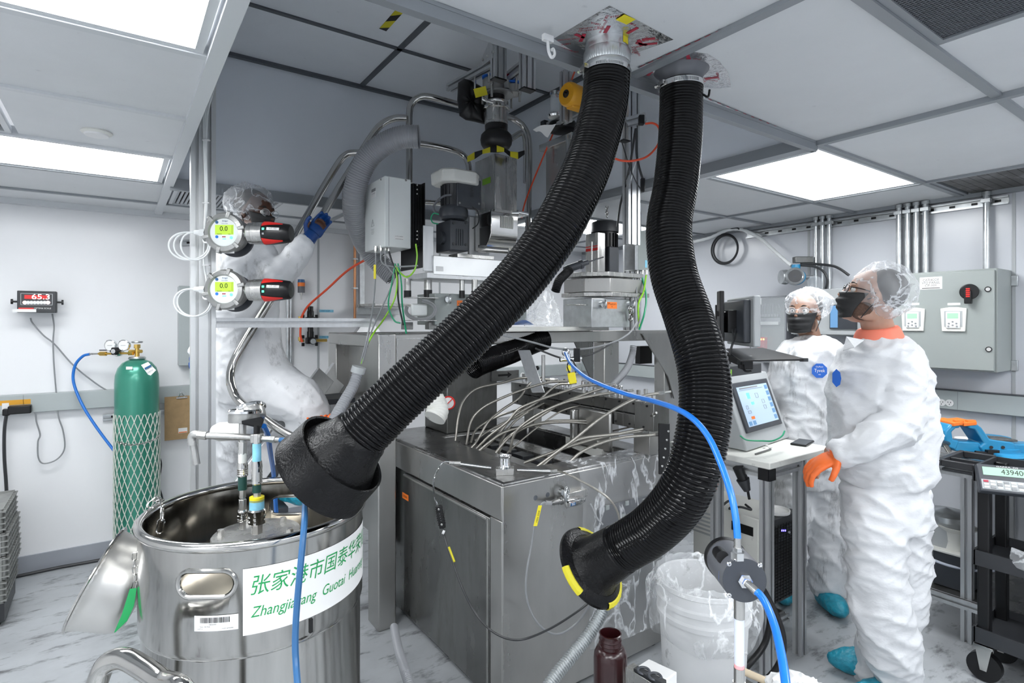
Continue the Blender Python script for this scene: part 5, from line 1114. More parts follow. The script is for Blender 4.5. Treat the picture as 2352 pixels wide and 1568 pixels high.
one('paper_sheet', MB().grid(lambda i, j: P(1224, 298, 3.2).lerp(P(1278, 280, 3.22), i).lerp(P(1232, 303, 3.2).lerp(P(1258, 312, 3.22), i), j) + UP * .01 * math.sin(i * 5), 6, 4), 'paper', 'loose white paper sheet sticking out beside the second hopper', 'paper')
# tray, bag, hand tool on the frame
tr_ = thing('plastic_tray', 'long shallow white plastic tray on the front beam of the frame', 'tray', P(1270, 764, 3.2)); a, b = XatY(1140, 2.72), XatY(1384, 2.72)
m = MB(); m.bb(a, b, 2.66, 2.90, 1.526, 1.532); m.bb(a, b, 2.66, 2.668, 1.532, 1.552); m.bb(a, b, 2.892, 2.90, 1.532, 1.552); m.bb(a, a + .008, 2.668, 2.892, 1.532, 1.552); m.bb(b - .008, b, 2.668, 2.892, 1.532, 1.552); obj('shell', m, 'offwhite', tr_, .002)
m = MB()
for k in range(13):
    pass
def bagg(i, j):
    an = 2 * PI * i; h = j; r_ = (1 - .82 * h ** 1.3) * (1 + .16 * noise.noise(V((math.cos(an) * 2, math.sin(an) * 2, h * 3))) + .06 * noise.noise(V((math.cos(an) * 9, math.sin(an) * 9, h * 8))))
    c_ = P(1250, 748, 3.4); return c_ + V((math.cos(an) * .135 * r_, math.sin(an) * .09 * r_, h * .26))
m.grid(bagg, 60, 24); one('clear_bag', m, 'filmw', 'crumpled clear plastic bag standing on the tray', 'bag')
m.v = []; m = MB(); m.grid(lambda i, j: P(1176, 748, 3.22) + EX * (.16 * i) + EY * (.1 * j) + UP * (.03 * math.sin(i * PI) * (1 - j) + .004), 10, 4); one('blue_cloth', m, 'bluehose2', 'folded blue cloth behind the near duct on the tray', 'cloth')
wd = thing('air_gun', 'dark air gun with ribbed hose pointing right behind the near duct', 'tool', P(1330, 610, 3.2)); obj('body', MB().lathe([(.001, 0), (.018, .003), (.022, .03), (.022, .10), (.026, .105), (.026, .12), (.016, .125), (.014, .16), (.004, .165), (.004, .27)], P(1296, 620, 3.2), P(1392, 588, 3.3) - P(1296, 620, 3.2), 20), 'charcoal', wd)
obj('ribbed_tail', ribs(MB(), path([(1276, 668, 3.1), (1284, 645, 3.12), (1300, 628, 3.18), (1310, 618, 3.2)], 8), .024, .009, .003, 16, 4), 'black', wd)
# cables
GW = [(('gwire'), [(908, 605), (900, 650), (892, 700), (905, 735), (920, 742)], 'green wire looping beside the load cell block'), ('gwire', [(914, 605), (922, 650), (924, 700), (933, 765)], 'green wire falling straight to the steel column top'), ('ygwire', [(955, 560), (958, 590), (952, 620), (935, 636), (918, 625), (909, 612)], 'yellow-green earth wire bowed under the heat sink'), ('ygwire', [(909, 610), (912, 650), (905, 690), (880, 735), (858, 765), (840, 800), (830, 835)], 'yellow-green wire running down into the grey conduit'),
 ('gcable', [(863, 580), (862, 640), (857, 700), (846, 765), (828, 835)], 'grey cable with a yellow tag left of the control box'), ('gcable', [(885, 575), (886, 605), (896, 620), (905, 640), (880, 700), (852, 765), (832, 835)], 'second grey cable running down into the conduit'), ('cabledk', [(893, 577), (903, 608), (912, 625), (915, 690), (926, 745)], 'dark cable behind the green wires'), ('gcable', [(875, 577), (876, 600), (890, 610), (920, 612), (960, 610)], 'short grey cable running to the feeder base')]
for mt, L_, lb in GW: cable('wire', [(u, v, 2.98 if v < 745 else 2.80) for u, v in L_], .0045 if mt != 'cabledk' else .005, mt, lb, 'wire')
one('cable_tag', MB().box(P(861, 624, 2.97), (.012, .004, .075), (RT, FW, UP)), 'yellow', 'yellow tag on the grey cable left of the wires', 'tag')
cdt = thing('flexible_conduit', 'grey corrugated conduit with smooth cuff leaning on the steel column', 'conduit', P(824, 845, 2.72))
q = path([(823, 852, 2.72), (812, 885, 2.68), (792, 920, 2.62), (772, 955, 2.55), (755, 985, 2.5)], 8); obj('tube', ribs(MB(), q, .024, .0125, .005, 20, 5), 'hosegrey', cdt); M['cuff'] = M['enclr']; obj('cuff', MB().cyl(P(825, 842, 2.72), P(821, 856, 2.72), .034, n=28), 'cuff', cdt)
gh = thing('duct_hose', 'grey ribbed hose curving from the rails down behind the control box', 'duct')if 0 else thing('duct_hose', 'grey ribbed hose curving from the rails down behind the control box', 'duct', P(960, 315, 3.1))
q = path([(962, 314, 3.10), (925, 315, 3.10), (885, 330, 3.12), (848, 360, 3.14), (824, 405, 3.16), (812, 455, 3.2), (818, 510, 3.3), (838, 560, 3.45), (868, 600, 3.5), (905, 635, 3.5)], 8)
obj('hose', ribs(MB(), q, .062, .0125, .003, 32, 5), 'hosegrey', gh)
for L_, r_, mt, lb in (([(1462, 295, 2.9), (1463, 360, 2.9), (1478, 420, 2.9), (1476, 432, 2.9)], .006, 'cabledk', 'black plug cable hanging from the stub beam'), ([(1460, 295, 2.95), (1445, 390, 3.0), (1425, 470, 3.1), (1418, 520, 3.2)], .006, 'cabledk', 'long black cable slanting down behind the near duct'), ([(1428, 325, 2.9), (1445, 380, 2.9), (1462, 420, 2.9), (1474, 437, 2.9)], .003, 'cabledk', 'thin black cable from the small black pad')): cable('power_cable', L_, r_, mt, lb)
pg = thing('power_plug', 'black plug on the stub beam end', 'plug', P(1472, 276, 2.9)); obj('body', MB().box(P(1473, 276, 2.9), (.028, .03, .05), (RT, FW, UP)), 'black', pg, .004); obj('coupler', MB().box(P(1476, 425, 2.9), (.022, .02, .07), (RT, FW, UP)), 'black', pg, .004)
one('black_pad', MB().box(P(1434, 324, 2.9), (.05, .04, .006)), 'black', 'small black pad between the two ducts', 'pad')
cable('red_air_line', [(1335, 138, 2.7), (1325, 155, 2.9), (1316, 175, 3.05), (1306, 210, 3.25), (1285, 270, 3.4), (1254, 345, 3.45), (1225, 415, 3.47), (1206, 465, 3.45), (1198, 500, 3.5)], .005, 'redcord', 'red air line falling from the ceiling behind the hoppers', 'air line')
cable('red_air_line', [(1412, 364, 2.8), (1430, 369, 2.8), (1455, 369, 2.8), (1485, 360, 2.85), (1506, 340, 2.9), (1516, 318, 2.9), (1513, 293, 2.9), (1500, 283, 2.9), (1482, 284, 2.9)], .0055, 'redcord', 'orange-red air line loop between the two ducts', 'air line')
cable('red_air_line', [(855, 588, 4.0), (800, 620, 4.15), (750, 665, 4.3), (710, 700, 4.40), (694, 725, 4.42), (691, 745, 4.42), (690, 770, 4.42), (694, 785, 4.40)], .0085, 'redcord', 'orange-red air line slanting down the back wall to the regulators', 'air line')
cable('control_cable', [(1462, 740, 3.1), (1445, 765, 3.0), (1410, 785, 2.9), (1350, 800, 2.8), (1280, 800, 2.8), (1220, 785, 2.8), (1150, 768, 2.8), (1130, 764, 2.8)], .005, 'gcable', 'grey cable sagging in front of the top beam')
cable('control_cable', [(1410, 785, 3.1), (1370, 808, 2.9), (1330, 820, 2.8), (1290, 822, 2.8), (1230, 800, 2.9)], .005, 'cabledk', 'black cable sagging lower under the top beam')
for k, (L_, mt) in enumerate((([(1465, 632, 3.7), (1462, 670, 3.65), (1470, 720, 3.6), (1464, 755, 3.6)], 'gcable'), ([(1474, 632, 3.7), (1484, 680, 3.65), (1480, 720, 3.6), (1468, 757, 3.6)], 'gwire'), ([(1484, 632, 3.7), (1478, 670, 3.65), (1466, 700, 3.6), (1468, 750, 3.6)], 'ygwire'))): cable('wire', L_, .006, mt, ('grey wire under the right control box', 'green wire bowed under the right control box', 'yellow-green wire under the right control box')[k], 'wire')
cable('fine_cable', [(1440, 470, 3.1), (1452, 400, 3.0), (1462, 370, 3.0), (1470, 362, 3.0)], .003, 'wcable', 'thin white cable arching beside the mast')
# ================= ladder rails, back wall and left wall things =================
st = thing('stair_handrails', 'polished steel handrail tubes of the stair rising behind the left post', 'handrail', P(620, 1000, 2.9))
R_ = .0205
obj('rail', MB().tube(path([(600, 955, 2.60), (640, 985, 2.5), (690, 1012, 2.4), (730, 1030, 2.35)], 6), .0185, 20), 'polish', st)
obj('rail', MB().tube(path([(600, 958, 2.62), (575, 942, 2.65), (545, 915, 2.7), (530, 880, 2.72), (532, 845, 2.75), (550, 805, 2.78), (600, 722, 2.86), (680, 594, 3.0), (760, 462, 3.16), (805, 390, 3.25), (850, 318, 3.36), (875, 287, 3.4), (905, 272, 3.42), (935, 271, 3.42)], 6), R_, 20), 'polish', st)
obj('rail', MB().tube(path([(590, 800, 2.98), (640, 705, 3.08), (700, 560, 3.2), (645, 590, 3.2)][:0] or [(612, 700, 3.1), (660, 580, 3.2), (720, 470, 3.3), (775, 378, 3.4), (795, 356, 3.42), (812, 351, 3.42), (850, 352, 3.42)], 6), R_, 18), 'polish', st)
obj('rail', MB().tube(path([(940, 420, 3.45), (940, 330, 3.45), (940, 262, 3.45), (946, 238, 3.45), (962, 224, 3.45), (985, 222, 3.46), (1030, 234, 3.52), (1090, 250, 3.6), (1150, 265, 3.7), (1182, 275, 3.76), (1205, 295, 3.78), (1215, 330, 3.78), (1215, 420, 3.78), (1213, 520, 3.78), (1212, 610, 3.78)], 6), R_, 20), 'polish', st)
obj('rail', MB().tube(path([(940, 328, 3.45), (985, 333, 3.5), (1035, 343, 3.56), (1062, 355, 3.6), (1075, 375, 3.6), (1078, 400, 3.6)], 6), R_ * .95, 16), 'polish', st)
obj('rail', MB().tube(path([(1172, 320, 3.9), (1195, 306, 3.95), (1205, 310, 3.95), (1208, 345, 3.95), (1208, 420, 3.95)], 6), R_, 14), 'polish', st)
obj('rail', MB().tube(path([(940, 460, 3.45), (1000, 466, 3.52), (1110, 475, 3.7), (1212, 492, 3.78)], 4), R_ * .8, 14), 'polish', st)
obj('stringer', MB().box((P(560, 1120, 2.75) + P(748, 860, 3.3)) / 2, ((P(560, 1120, 2.75) - P(748, 860, 3.3)).length, .04, .12), ((P(748, 860, 3.3) - P(560, 1120, 2.75)).normalized(), EY, (P(748, 860, 3.3) - P(560, 1120, 2.75)).normalized().cross(EY).normalized() * -1)), 'alu', st, .003)
for k in range(5):
    c_ = P(590 + k * 40, 1165 - k * 62, 3.0 + k * .09); obj('step', MB().box(c_ + EY * .12, (.26, .5, .03)), 'charcoal', st, .003)
obj('step_support', MB().bb(P(600, 1165, 3.05).x, P(600, 1165, 3.05).x + .04, 3.05, 3.09, 0, P(590, 1165, 3.0).z - .02), 'alu', st)
obj('step_support', MB().bb(P(750, 915, 3.36).x, P(750, 915, 3.36).x + .04, 3.3, 3.34, 0, P(750, 917, 3.36).z - .02), 'alu', st)
obj('stringer', MB().box((P(745, 905, 3.5) + P(855, 745, 3.9)) / 2, ((P(745, 905, 3.5) - P(855, 745, 3.9)).length, .05, .14), ((P(855, 745, 3.9) - P(745, 905, 3.5)).normalized(), EY, (P(855, 745, 3.9) - P(745, 905, 3.5)).normalized().cross(EY).normalized() * -1)), 'alu', st, .003)
YW = Y1
W_ = lambda u, v, o=0: PY(u, v, YW - o)
# weighing display
dp = thing('scale_display', 'black wall-mounted scale display with red digits on the left wall', 'display', W_(85, 692)); yo = .16
a, b = W_(39, 667, yo), W_(130, 718, yo)
obj('case', MB().bb(a.x, b.x, YW - yo, YW - yo + .07, b.z, a.z), 'blackm', dp, .004); obj('wall_bracket', MB().bb((a.x + b.x) / 2 - .05, (a.x + b.x) / 2 + .05, YW - yo + .07, YW, (a.z + b.z) / 2 - .03, (a.z + b.z) / 2 + .03), 'blackm', dp)
for x_, s_ in ((a.x, -1), (b.x, 1)): obj('side_knob', MB().cyl((x_, YW - yo + .035, (a.z + b.z) / 2), (x_ + s_ * .03, YW - yo + .035, (a.z + b.z) / 2), .006, n=10).cyl((x_ + s_ * .022, YW - yo + .035, (a.z + b.z) / 2), (x_ + s_ * .032, YW - yo + .035, (a.z + b.z) / 2), .016, n=14), 'black', dp)
yy = YW - yo - .001; fr_ = MB(); p0, p1 = PY(47, 673, yy), PY(121, 701, yy)
for q in ((p0.x, p1.x, p0.z - .003, p0.z), (p0.x, p1.x, p1.z, p1.z + .003), (p0.x, p0.x + .003, p1.z, p0.z), (p1.x - .003, p1.x, p1.z, p0.z)): fr_.bb(q[0], q[1], yy - .001, yy, q[2], q[3])
obj('bezel_line', fr_, 'enclr', dp); s0, s1 = PY(56, 677, yy), PY(109, 687, yy); sc_ = obj('red_window', MB().bb(s0.x, s1.x, yy - .0015, yy, s1.z, s0.z), 'redscr', dp)
m = MB(); text(m, '65.3', PY(94, 682, yy - .0025), EX, UP, .045, .085); obj('digits', m, 'ledw', sc_, smooth=0)
for k in range(8): obj('key', MB().cyl(PY(57 + k * 7.6, 694.5, yy), PY(57 + k * 7.6, 694.5, yy - .004), .0105, n=18), 'ledw' if k in (0, 7) else 'paper', dp)
m = MB(); text(m, 'OPTIMA SCALE', PY(98, 708, yy - .001), EX, UP, .012, .08); obj('print', m, 'paper', dp, smooth=0); obj('red_badge', MB().box(PY(60, 708, yy - .0005), (.07, .001, .008)), 'red', dp)
obj('white_tape', MB().box(PY(56, 713, yy - .0008), (.11, .001, .018)), 'paper', dp)
obj('plug', MB().cyl(P(70, 719, 4.05), P(70, 730, 4.05), .010, n=12), 'steelb', dp)
def wcable(name, L, r, m, label, off=.03, cat='cable', group=None): return one(name, MB().tube(cr([W_(u, v, off) for u, v in L], 8), r, 8), m, label, cat, group)
wcable('sensor_cable', [(70, 730), (75, 742), (100, 770), (125, 790), (165, 835), (200, 865), (240, 893), (270, 903)], .0045, 'gcable', 'thin grey cable running from the scale display down to the gas cylinder', .04)
wcable('power_cable', [(120, 720), (124, 750), (122, 785), (124, 840), (130, 910), (134, 955), (145, 990), (148, 1030), (130, 1055), (100, 1064), (88, 1050), (87, 1015), (92, 998), (84, 970), (80, 948), (66, 936)], .0042, 'gcable', 'thin grey cable hanging in a long loop below the scale display', .05)
# raceway
rc = thing('wall_raceway', 'grey metal outlet raceway along the left wall', 'raceway', (0, YW - .03, 1.05))
z1_, z0_ = 1.58 - (896 - 740) * 3.74 / F + .01, 0; zt, zb = Zof(895, 3.74), Zof(935, 3.74)
obj('channel', MB().bb(X0 + .02, W_(432, 900).x + .5, YW - .055, YW, zb, zt), 'trunk', rc, .004)
for u in (56, 262): x_ = W_(u, 910).x; obj('joint', MB().bb(x_, x_ + .002, YW - .0565, YW - .055, zb, zt), 'gcable', rc)
obj('orange_tape', MB().bb(X0 + .03, W_(73, 910).x, YW - .0565, YW - .055, zt - .06, zt - .03), 'orangecap', rc)
one('outlet', MB().bb(W_(8, 940).x, W_(24, 940).x, YW - .059, YW - .055, zb + .02, zb + .07), 'paper', 'white outlet in the left wall raceway', 'outlet')
ad = thing('power_adapter', 'black power adapter plugged into the left raceway', 'adapter', W_(46, 940)); obj('body', MB().box(W_(46, 940, .085), (.11, .055, .05)), 'black', ad, .006); obj('strain_relief', MB().cyl(W_(60, 939, .085), W_(67, 938, .085), .009, .005, 10), 'black', ad)
pl = one('plug', MB().box(W_(15, 946, .08), (.035, .045, .04)), 'black', 'black plug with thick cable at the left picture edge', 'plug', bev=.005)
wcable('power_cable', [(15, 950), (10, 990), (10, 1050), (14, 1110), (16, 1170), (12, 1260), (-20, 1320)], .009, 'cabledk', 'thick black cable dropping behind the grey crates', .09)
one('power_cable', MB().tube(cr([V((W_(-60, 1330).x, YW - .08, .012)), V((W_(60, 1318).x, YW - .06, .012)), V((W_(140, 1302).x, YW - .05, .012)), V((W_(230, 1285).x, YW - .06, .012)), V((W_(330, 1260).x, YW - .05, .012))], 6), .010, 8), 'cabledk', 'black cable lying along the left baseboard', 'cable')
# strut channels
def strut(name, p0, p1, lbl, off=.0, w=.041, ax=None):
    t = thing(name, lbl, 'strut channel', p0); a, b = V(p0), V(p1); d_ = (b - a).normalized(); nrm = V(ax); up = d_.cross(nrm).normalized(); L_ = (b - a).length; c = (a + b) / 2
    m = MB(); m.box(c, (L_, w, .003), (d_, up, nrm)); m.box(c + up * (w / 2 - .0015) + nrm * .01, (L_, .003, .02), (d_, up, nrm)); m.box(c - up * (w / 2 - .0015) + nrm * .01, (L_, .003, .02), (d_, up, nrm)); m.box(c + up * (w / 2 - .006) + nrm * .0205, (L_, .010, .002), (d_, up, nrm)); m.box(c - up * (w / 2 - .006) + nrm * .0205, (L_, .010, .002), (d_, up, nrm))
    obj('channel', m, 'galv', t)
    for k in range(int(L_ / .11)): obj('slot', MB().box(a + d_ * (.06 + .11 * k) + nrm * .002, (.03, .014, .001), (d_, up, nrm)), 'black', t)
    return t
strut('strut_channel', W_(236, 958, .004), W_(392, 945, .004) , 'short galvanised strut channel on the wall behind the gas cylinder', ax=-EY)
strut('strut_channel', W_(412, 558, .004), W_(470, 556, .004), 'stub of galvanised strut channel behind the left post', ax=-EY)
# clipboard
cbd = thing('clipboard', 'brown clipboard hanging on the wall left of the post', 'clipboard', W_(405, 950)); a, b = W_(378, 912, .07), W_(440, 1006, .07); obj('board', MB().bb(a.x, b.x, YW - .066, YW - .060, b.z, a.z), 'cork', cbd, .001)
m = MB(); cc_ = W_(416, 906, .066); m.lathe([(.001, 0), (.028, .001), (.028, .004)], cc_ + EY * .01, -EY, 24); obj('hook_disc', m, 'glass', cbd); obj('clip', MB().cyl(W_(405, 914, .07), W_(430, 912, .07), .006).tube(cr([W_(410, 912, .072), W_(416, 902, .074), W_(424, 911, .072)], 5), .0025, 6), 'chrome', cbd)
lb = obj('label', MB().box(W_(420, 988, .0675), (.055, .001, .035)), 'paper', cbd); obj('red_line', MB().box(W_(420, 992, .0685), (.05, .001, .006)), 'orangel', lb)
bx = thing('junction_box', 'pale grey-green wall box behind the left post', 'box', W_(425, 750)); a, b = W_(411, 656, .12), W_(470, 838, .12); obj('case', MB().bb(a.x, b.x, YW - .12, YW, b.z, a.z), 'trunk', bx, .004)
# gas cylinder
gc = P(315, 740, 3.62); g = thing('gas_cylinder', 'green gas cylinder in white netting chained to the left wall', 'gas cylinder', (gc.x, gc.y, 0))
rg = .122; zt_ = Zof(828, 3.62)
obj('tank', MB().lathe([(.001, .01), (rg * .9, .01), (rg, .04), (rg, zt_ - .14), (rg * .97, zt_ - .09), (rg * .86, zt_ - .045), (rg * .66, zt_ - .012), (rg * .42, zt_ + .004), (.034, zt_ + .010)], (gc.x, gc.y, 0), UP, 56, cap=True), 'cyl', g)
obj('neck_ring', MB().lathe([(.030, 0), (.046, .002), (.050, .008), (.044, .018), (.024, .022)], (gc.x, gc.y, zt_ + .008), UP, 32, cap=True), 'galv', g)
zv = zt_ + .03
obj('valve_body', MB().cyl((gc.x, gc.y, zv - .005), (gc.x, gc.y, zv + .05), .014, .012, 12).cyl((gc.x, gc.y, zv + .05), (gc.x, gc.y, zv + .075), .018, n=8).cyl(V((gc.x, gc.y, zv + .03)) - RT * .05, V((gc.x, gc.y, zv + .03)) + RT * .03, .011, n=8), 'brass', g)
hw = MB(); hc = V((gc.x, gc.y, zv + .09)); hw.torus(hc, UP, .026, .006, 24, 8)
for k in range(5): an = 2 * PI * k / 5; hw.cyl(hc, hc + V((math.cos(an), math.sin(an), 0)) * .028, .0045, n=6)
obj('hand_wheel', hw, 'galv', g)
nt = MB(); zn = Zof(947, 3.52); N_ = 22; H_ = zn - .02
for sgn_ in (1, -1):
    for k in range(N_):
        q = []
        for j in range(int(H_ / .02) + 1):
            h = j * .02; an = 2 * PI * k / N_ + sgn_ * h / .052 * (PI / N_); rr_ = rg + .0035 + .0012 * math.sin(j * PI / 1.3 + k); q.append(V((gc.x + math.cos(an) * rr_, gc.y + math.sin(an) * rr_, .02 + h)))
        nt.tube(q, .0028, 5)
obj('netting', nt, 'net', g)
tg = MB().prism([P(324, 838, 3.46), P(340, 831, 3.46), P(358, 850, 3.46), P(346, 862, 3.46), P(340, 860, 3.46)], FW * .002); t_ = obj('paper_tag', tg, 'paper', g); obj('blue_print', MB().box(P(340, 843, 3.455), (.045, .002, .012), ((RT * .85 + UP * .45).normalized(), FW, (UP * .85 - RT * .45).normalized())), 'dkblue', t_); m = MB(); text(m, 'EMPTY', P(345, 853, 3.455), (RT * .85 + UP * .45), (UP * .85 - RT * .45), .014); obj('tag_text', m, 'gcable', t_, smooth=0)
obj('neck_label', MB().box(P(297, 845, 3.512), (.04, .002, .018), (RT, FW, UP)), 'paper', g)
chain('cylinder_chain', [P(268, 1000, 3.55), P(272, 1016, 3.49), P(300, 1022, 3.475), P(330, 1018, 3.475), P(358, 1008, 3.50), P(366, 998, 3.58)], 'chain tied around the netted gas cylinder', .022, .011, .002)
rgu = thing('gas_regulator', 'twin-gauge brass and chrome regulator on the gas cylinder', 'regulator', P(267, 812, 3.6))
obj('body', MB().lathe([(.001, -.05), (.022, -.05), (.03, -.03), (.03, 0), (.024, .01), (.001, .012)], P(267, 808, 3.6), -FW, 28), 'chrome', rgu)
kn = MB(); kc = P(267, 806, 3.585)
kn.rings([[kc - FW * h + (RT * math.cos(2 * PI * j / 48) + UP * math.sin(2 * PI * j / 48)) * (.024 * s + .003 * math.cos(6 * 2 * PI * j / 48)) for j in range(48)] for h, s in ((0, 1), (.02, 1), (.026, .85))]); obj('knob', kn, 'black', rgu); obj('knob_cap', MB().cyl(kc - FW * .026, kc - FW * .029, .014, n=20), 'chrome', rgu)
obj('inlet_pipe', MB().cyl(P(276, 811, 3.6), P(307, 811, 3.61), .007, n=12).cyl(P(296, 811, 3.6), P(306, 811, 3.6), .014, n=6), 'brass', rgu); obj('outlet_valve', MB().cyl(P(258, 812, 3.6), P(226, 812, 3.6), .007, n=12).cyl(P(230, 812, 3.6), P(244, 812, 3.6), .014, n=8), 'brass', rgu); obj('valve_lever', MB().box(P(240, 804, 3.59), (.06, .012, .006), (RT, FW, UP)), 'black', rgu); obj('hose_barb', MB().cyl(P(226, 812, 3.6), P(206, 813, 3.6), .006, n=10), 'steelb', rgu)
for u in (253, 284):
    c_ = P(u, 793, 3.58); obj('gauge_case', MB().lathe([(.001, -.02), (.033, -.02), (.036, -.002), (.036, .004), (.032, .006)], c_, -FW, 30), 'chrome', rgu); obj('gauge_dial', MB().lathe([(.033, .003), (.001, .003)], c_, -FW, 26), 'paper', rgu); obj('gauge_needle', MB().box(c_ - FW * .0045, (.03, .001, .002), (RT, FW, UP)), 'gcable', rgu); obj('gauge_stem', MB().cyl(c_ - UP * .03, P(267, 808, 3.6), .006), 'chrome', rgu)
cable('blue_gas_hose', [(206, 813, 3.60), (190, 818, 3.60), (173, 838, 3.60), (168, 870, 3.60), (178, 905, 3.60), (198, 945, 3.60), (228, 990, 3.60), (262, 1035, 3.60), (270, 1048, 3.62)], .0085, 'bluehose', 'blue gas hose bowing out from the regulator and behind the cylinder', 'hose', n=12)
cable('power_cable', [(364, 1045, 3.80), (370, 1065, 3.80), (366, 1095, 3.8), (364, 1115, 3.8), (372, 1140, 3.8), (378, 1180, 3.8)], .006, 'cabledk', 'dark cable hanging right of the gas cylinder')
# stacked crates at the left edge
for k, (v, du, z) in enumerate(((1140, -8, .497), (1195, -2, .375), (1250, 0, .252), (1300, -6, .13))):
    t = thing('plastic_crate', ('topmost grey ribbed plastic crate in the stack at the left edge', 'second grey ribbed crate from the top of the left stack', 'third grey ribbed crate from the top of the left stack', 'lowest grey ribbed crate of the left stack')[k], 'crate', (0, 0, z), 'grey crates stacked at the left edge')
    xr = PY(30 + du, 1200, 4.10).x; x0_, y0_, y1_ = xr - .5, 3.88, 4.3; h = .118
    WP[t.name] = V((xr - .25, 4.1, z)); t.location = (xr - .25, 4.1, z)
    m = MB(); m.bb(x0_, xr, y0_, y1_, z, z + .01); m.bb(x0_, xr, y0_, y0_ + .006, z, z + h); m.bb(x0_, xr, y1_ - .006, y1_, z, z + h); m.bb(x0_, x0_ + .006, y0_, y1_, z, z + h); m.bb(xr - .006, xr, y0_, y1_, z, z + h); obj('shell', m, 'crate', t)
    for j in range(4): obj('rib', MB().bb(x0_ - .004, xr + .012, y0_ - .012, y1_ + .01, z + .014 + j * .03, z + .019 + j * .03), 'crate', t)
    for j in range(9): obj('upright_rib', MB().bb(xr - .002, xr + .010, y0_ + .02 + j * .045, y0_ + .026 + j * .045, z, z + h), 'crate', t)
    for j in range(9): obj('upright_rib', MB().bb(x0_ + .02 + j * .057, x0_ + .026 + j * .057, y0_ - .010, y0_ + .002, z, z + h), 'crate', t)
one('floor_dolly', MB().bb(xr - .5, xr, 3.9, 4.28, .03, .125).cyl((xr - .05, 3.95, 0), (xr - .05, 3.95, .03), .03).cyl((xr - .45, 3.95, 0), (xr - .45, 3.95, .03), .03).cyl((xr - .05, 4.2, 0), (xr - .05, 4.2, .03), .03), 'blackm', 'dark base under the stacked crates', 'base')
# back wall services between post and frame
def regulator(u, v, lbl, gaugeit):
    t = thing('air_regulator', lbl, 'regulator', W_(u, v)); c = W_(u, v, .06)
    obj('body', MB().box(c, (.07, .06, .05)), 'black', t, .006); obj('bonnet', MB().lathe([(.026, 0), (.026, .05), (.022, .056), (.022, .09), (.001, .092)], c + UP * .02, UP, 24), 'black', t)
    for dx, dz in ((-.055, .03), (-.055, -.03), (.05, .03), (.05, -.03)): obj('bracket_tab', MB().box(c + V((dx, .01, dz)), (.02, .02, .028)), 'black', t, .002)
    obj('gauge', MB().lathe([(.001, 0), (.024, 0), (.026, .01), (.022, .014)], c - EY * .03 - UP * .005 + EX * .01, -EY, 26, cap=True), 'charcoal', t); obj('gauge_glass', MB().lathe([(.021, .0145), (.001, .0155)], c - EY * .03 - UP * .005 + EX * .01, -EY, 24), 'enclr', t)
    obj('brass_fitting', MB().cyl(c + EX * .04, c + EX * .13, .012, n=8), 'brass', t); obj('brass_elbow', MB().cyl(c - EX * .085, c - EX * .05, .011, n=8).cyl(c - EX * .085, c - EX * .085 + UP * .03, .009, n=8), 'brass', t)
regulator(713, 735, 'upper black air regulator on the back wall', 1); regulator(713, 782, 'lower black air regulator with round gauge on the back wall', 1)
for u, v, s in ((748, 714, 'VACUUM'), (748, 774, 'MILL 10')): lb = one('blue_label', MB().box(W_(u, v, .001), (.13, .001, .022), ((EX - UP * .0).normalized(), EY, UP)), 'bluetape', 'blue tape label beside the %s air regulator' % ('upper' if v < 740 else 'lower'), 'label'); m = MB(); text(m, s, W_(u, v, .002), EX, UP, .018); obj('label_text', m, 'dkblue', lb, smooth=0)
bt = thing('oiler_bottle', 'small blue, orange and grey canister on the back wall', 'canister', W_(692, 660)); c = W_(692, 672, .05); obj('cup', MB().cyl(c, c + UP * .05, .027, n=24), 'pvc', bt); obj('orange_band', MB().cyl(c + UP * .05, c + UP * .08, .0275, n=24), 'orangel', bt); obj('blue_cap', MB().cyl(c + UP * .08, c + UP * .105, .028, .025, 24), 'dkblue', bt); obj('drain', MB().cyl(c - UP * .02, c, .009).cyl(c - UP * .055, c - UP * .02, .005), 'steelb', bt)
one('wall_conduit', MB().cyl(W_(661, 745, .02) * 1 + V((0, 0, -1.2)), W_(661, 512, .02), .013), 'galv', 'thin galvanised conduit on the back wall behind the climbing worker', 'conduit')
one('wall_conduit', MB().cyl(W_(668, 870, .02), W_(668, 520, .02), .010), 'galv', 'second thin conduit beside it on the back wall', 'conduit')
cpv = thing('copper_pipe', 'copper pipe next to a galvanised post on the back wall', 'pipe', W_(815, 720)); obj('pipe', MB().cyl(W_(815, 745, .05), W_(815, 525, .05), .011), 'copper', cpv)
for v in (595, 662): obj('pipe_clip', MB().box(W_(815, v, .04), (.04, .05, .012)), 'galv', cpv)
fr2 = thing('wall_frame', 'galvanised post and shelf bracket on the back wall', 'bracket', W_(825, 700)); obj('post', MB().bb(W_(820, 600).x, W_(831, 600).x, YW - .07, YW - .03, W_(820, 716).z, W_(820, 540).z), 'galv', fr2, .002); obj('shelf_arm', MB().bb(W_(811, 600).x, W_(911, 600).x, YW - .09, YW - .03, W_(820, 722).z, W_(820, 707).z), 'galv', fr2, .002); obj('shelf', MB().bb(W_(811, 600).x, W_(911, 600).x, YW - .5, YW - .1, W_(820, 700).z - .02, W_(820, 700).z), 'steelb', fr2, .002)
sc = thing('spiral_hose', 'orange coiled air hose behind the near duct nozzle', 'hose', P(745, 968, 1.9)); q = []
for k in range(0, 260): 
    f_ = k / 259; an = k * 2 * PI / 20; c_ = P(706 + 135 * f_, 972 - 22 * f_, 2.66 + .16 * f_); q.append(c_ + UP * (.024 * math.cos(an)) + FW * (.024 * math.sin(an)))
obj('coil', MB().tube(q, .0048, 7), 'orange', sc)
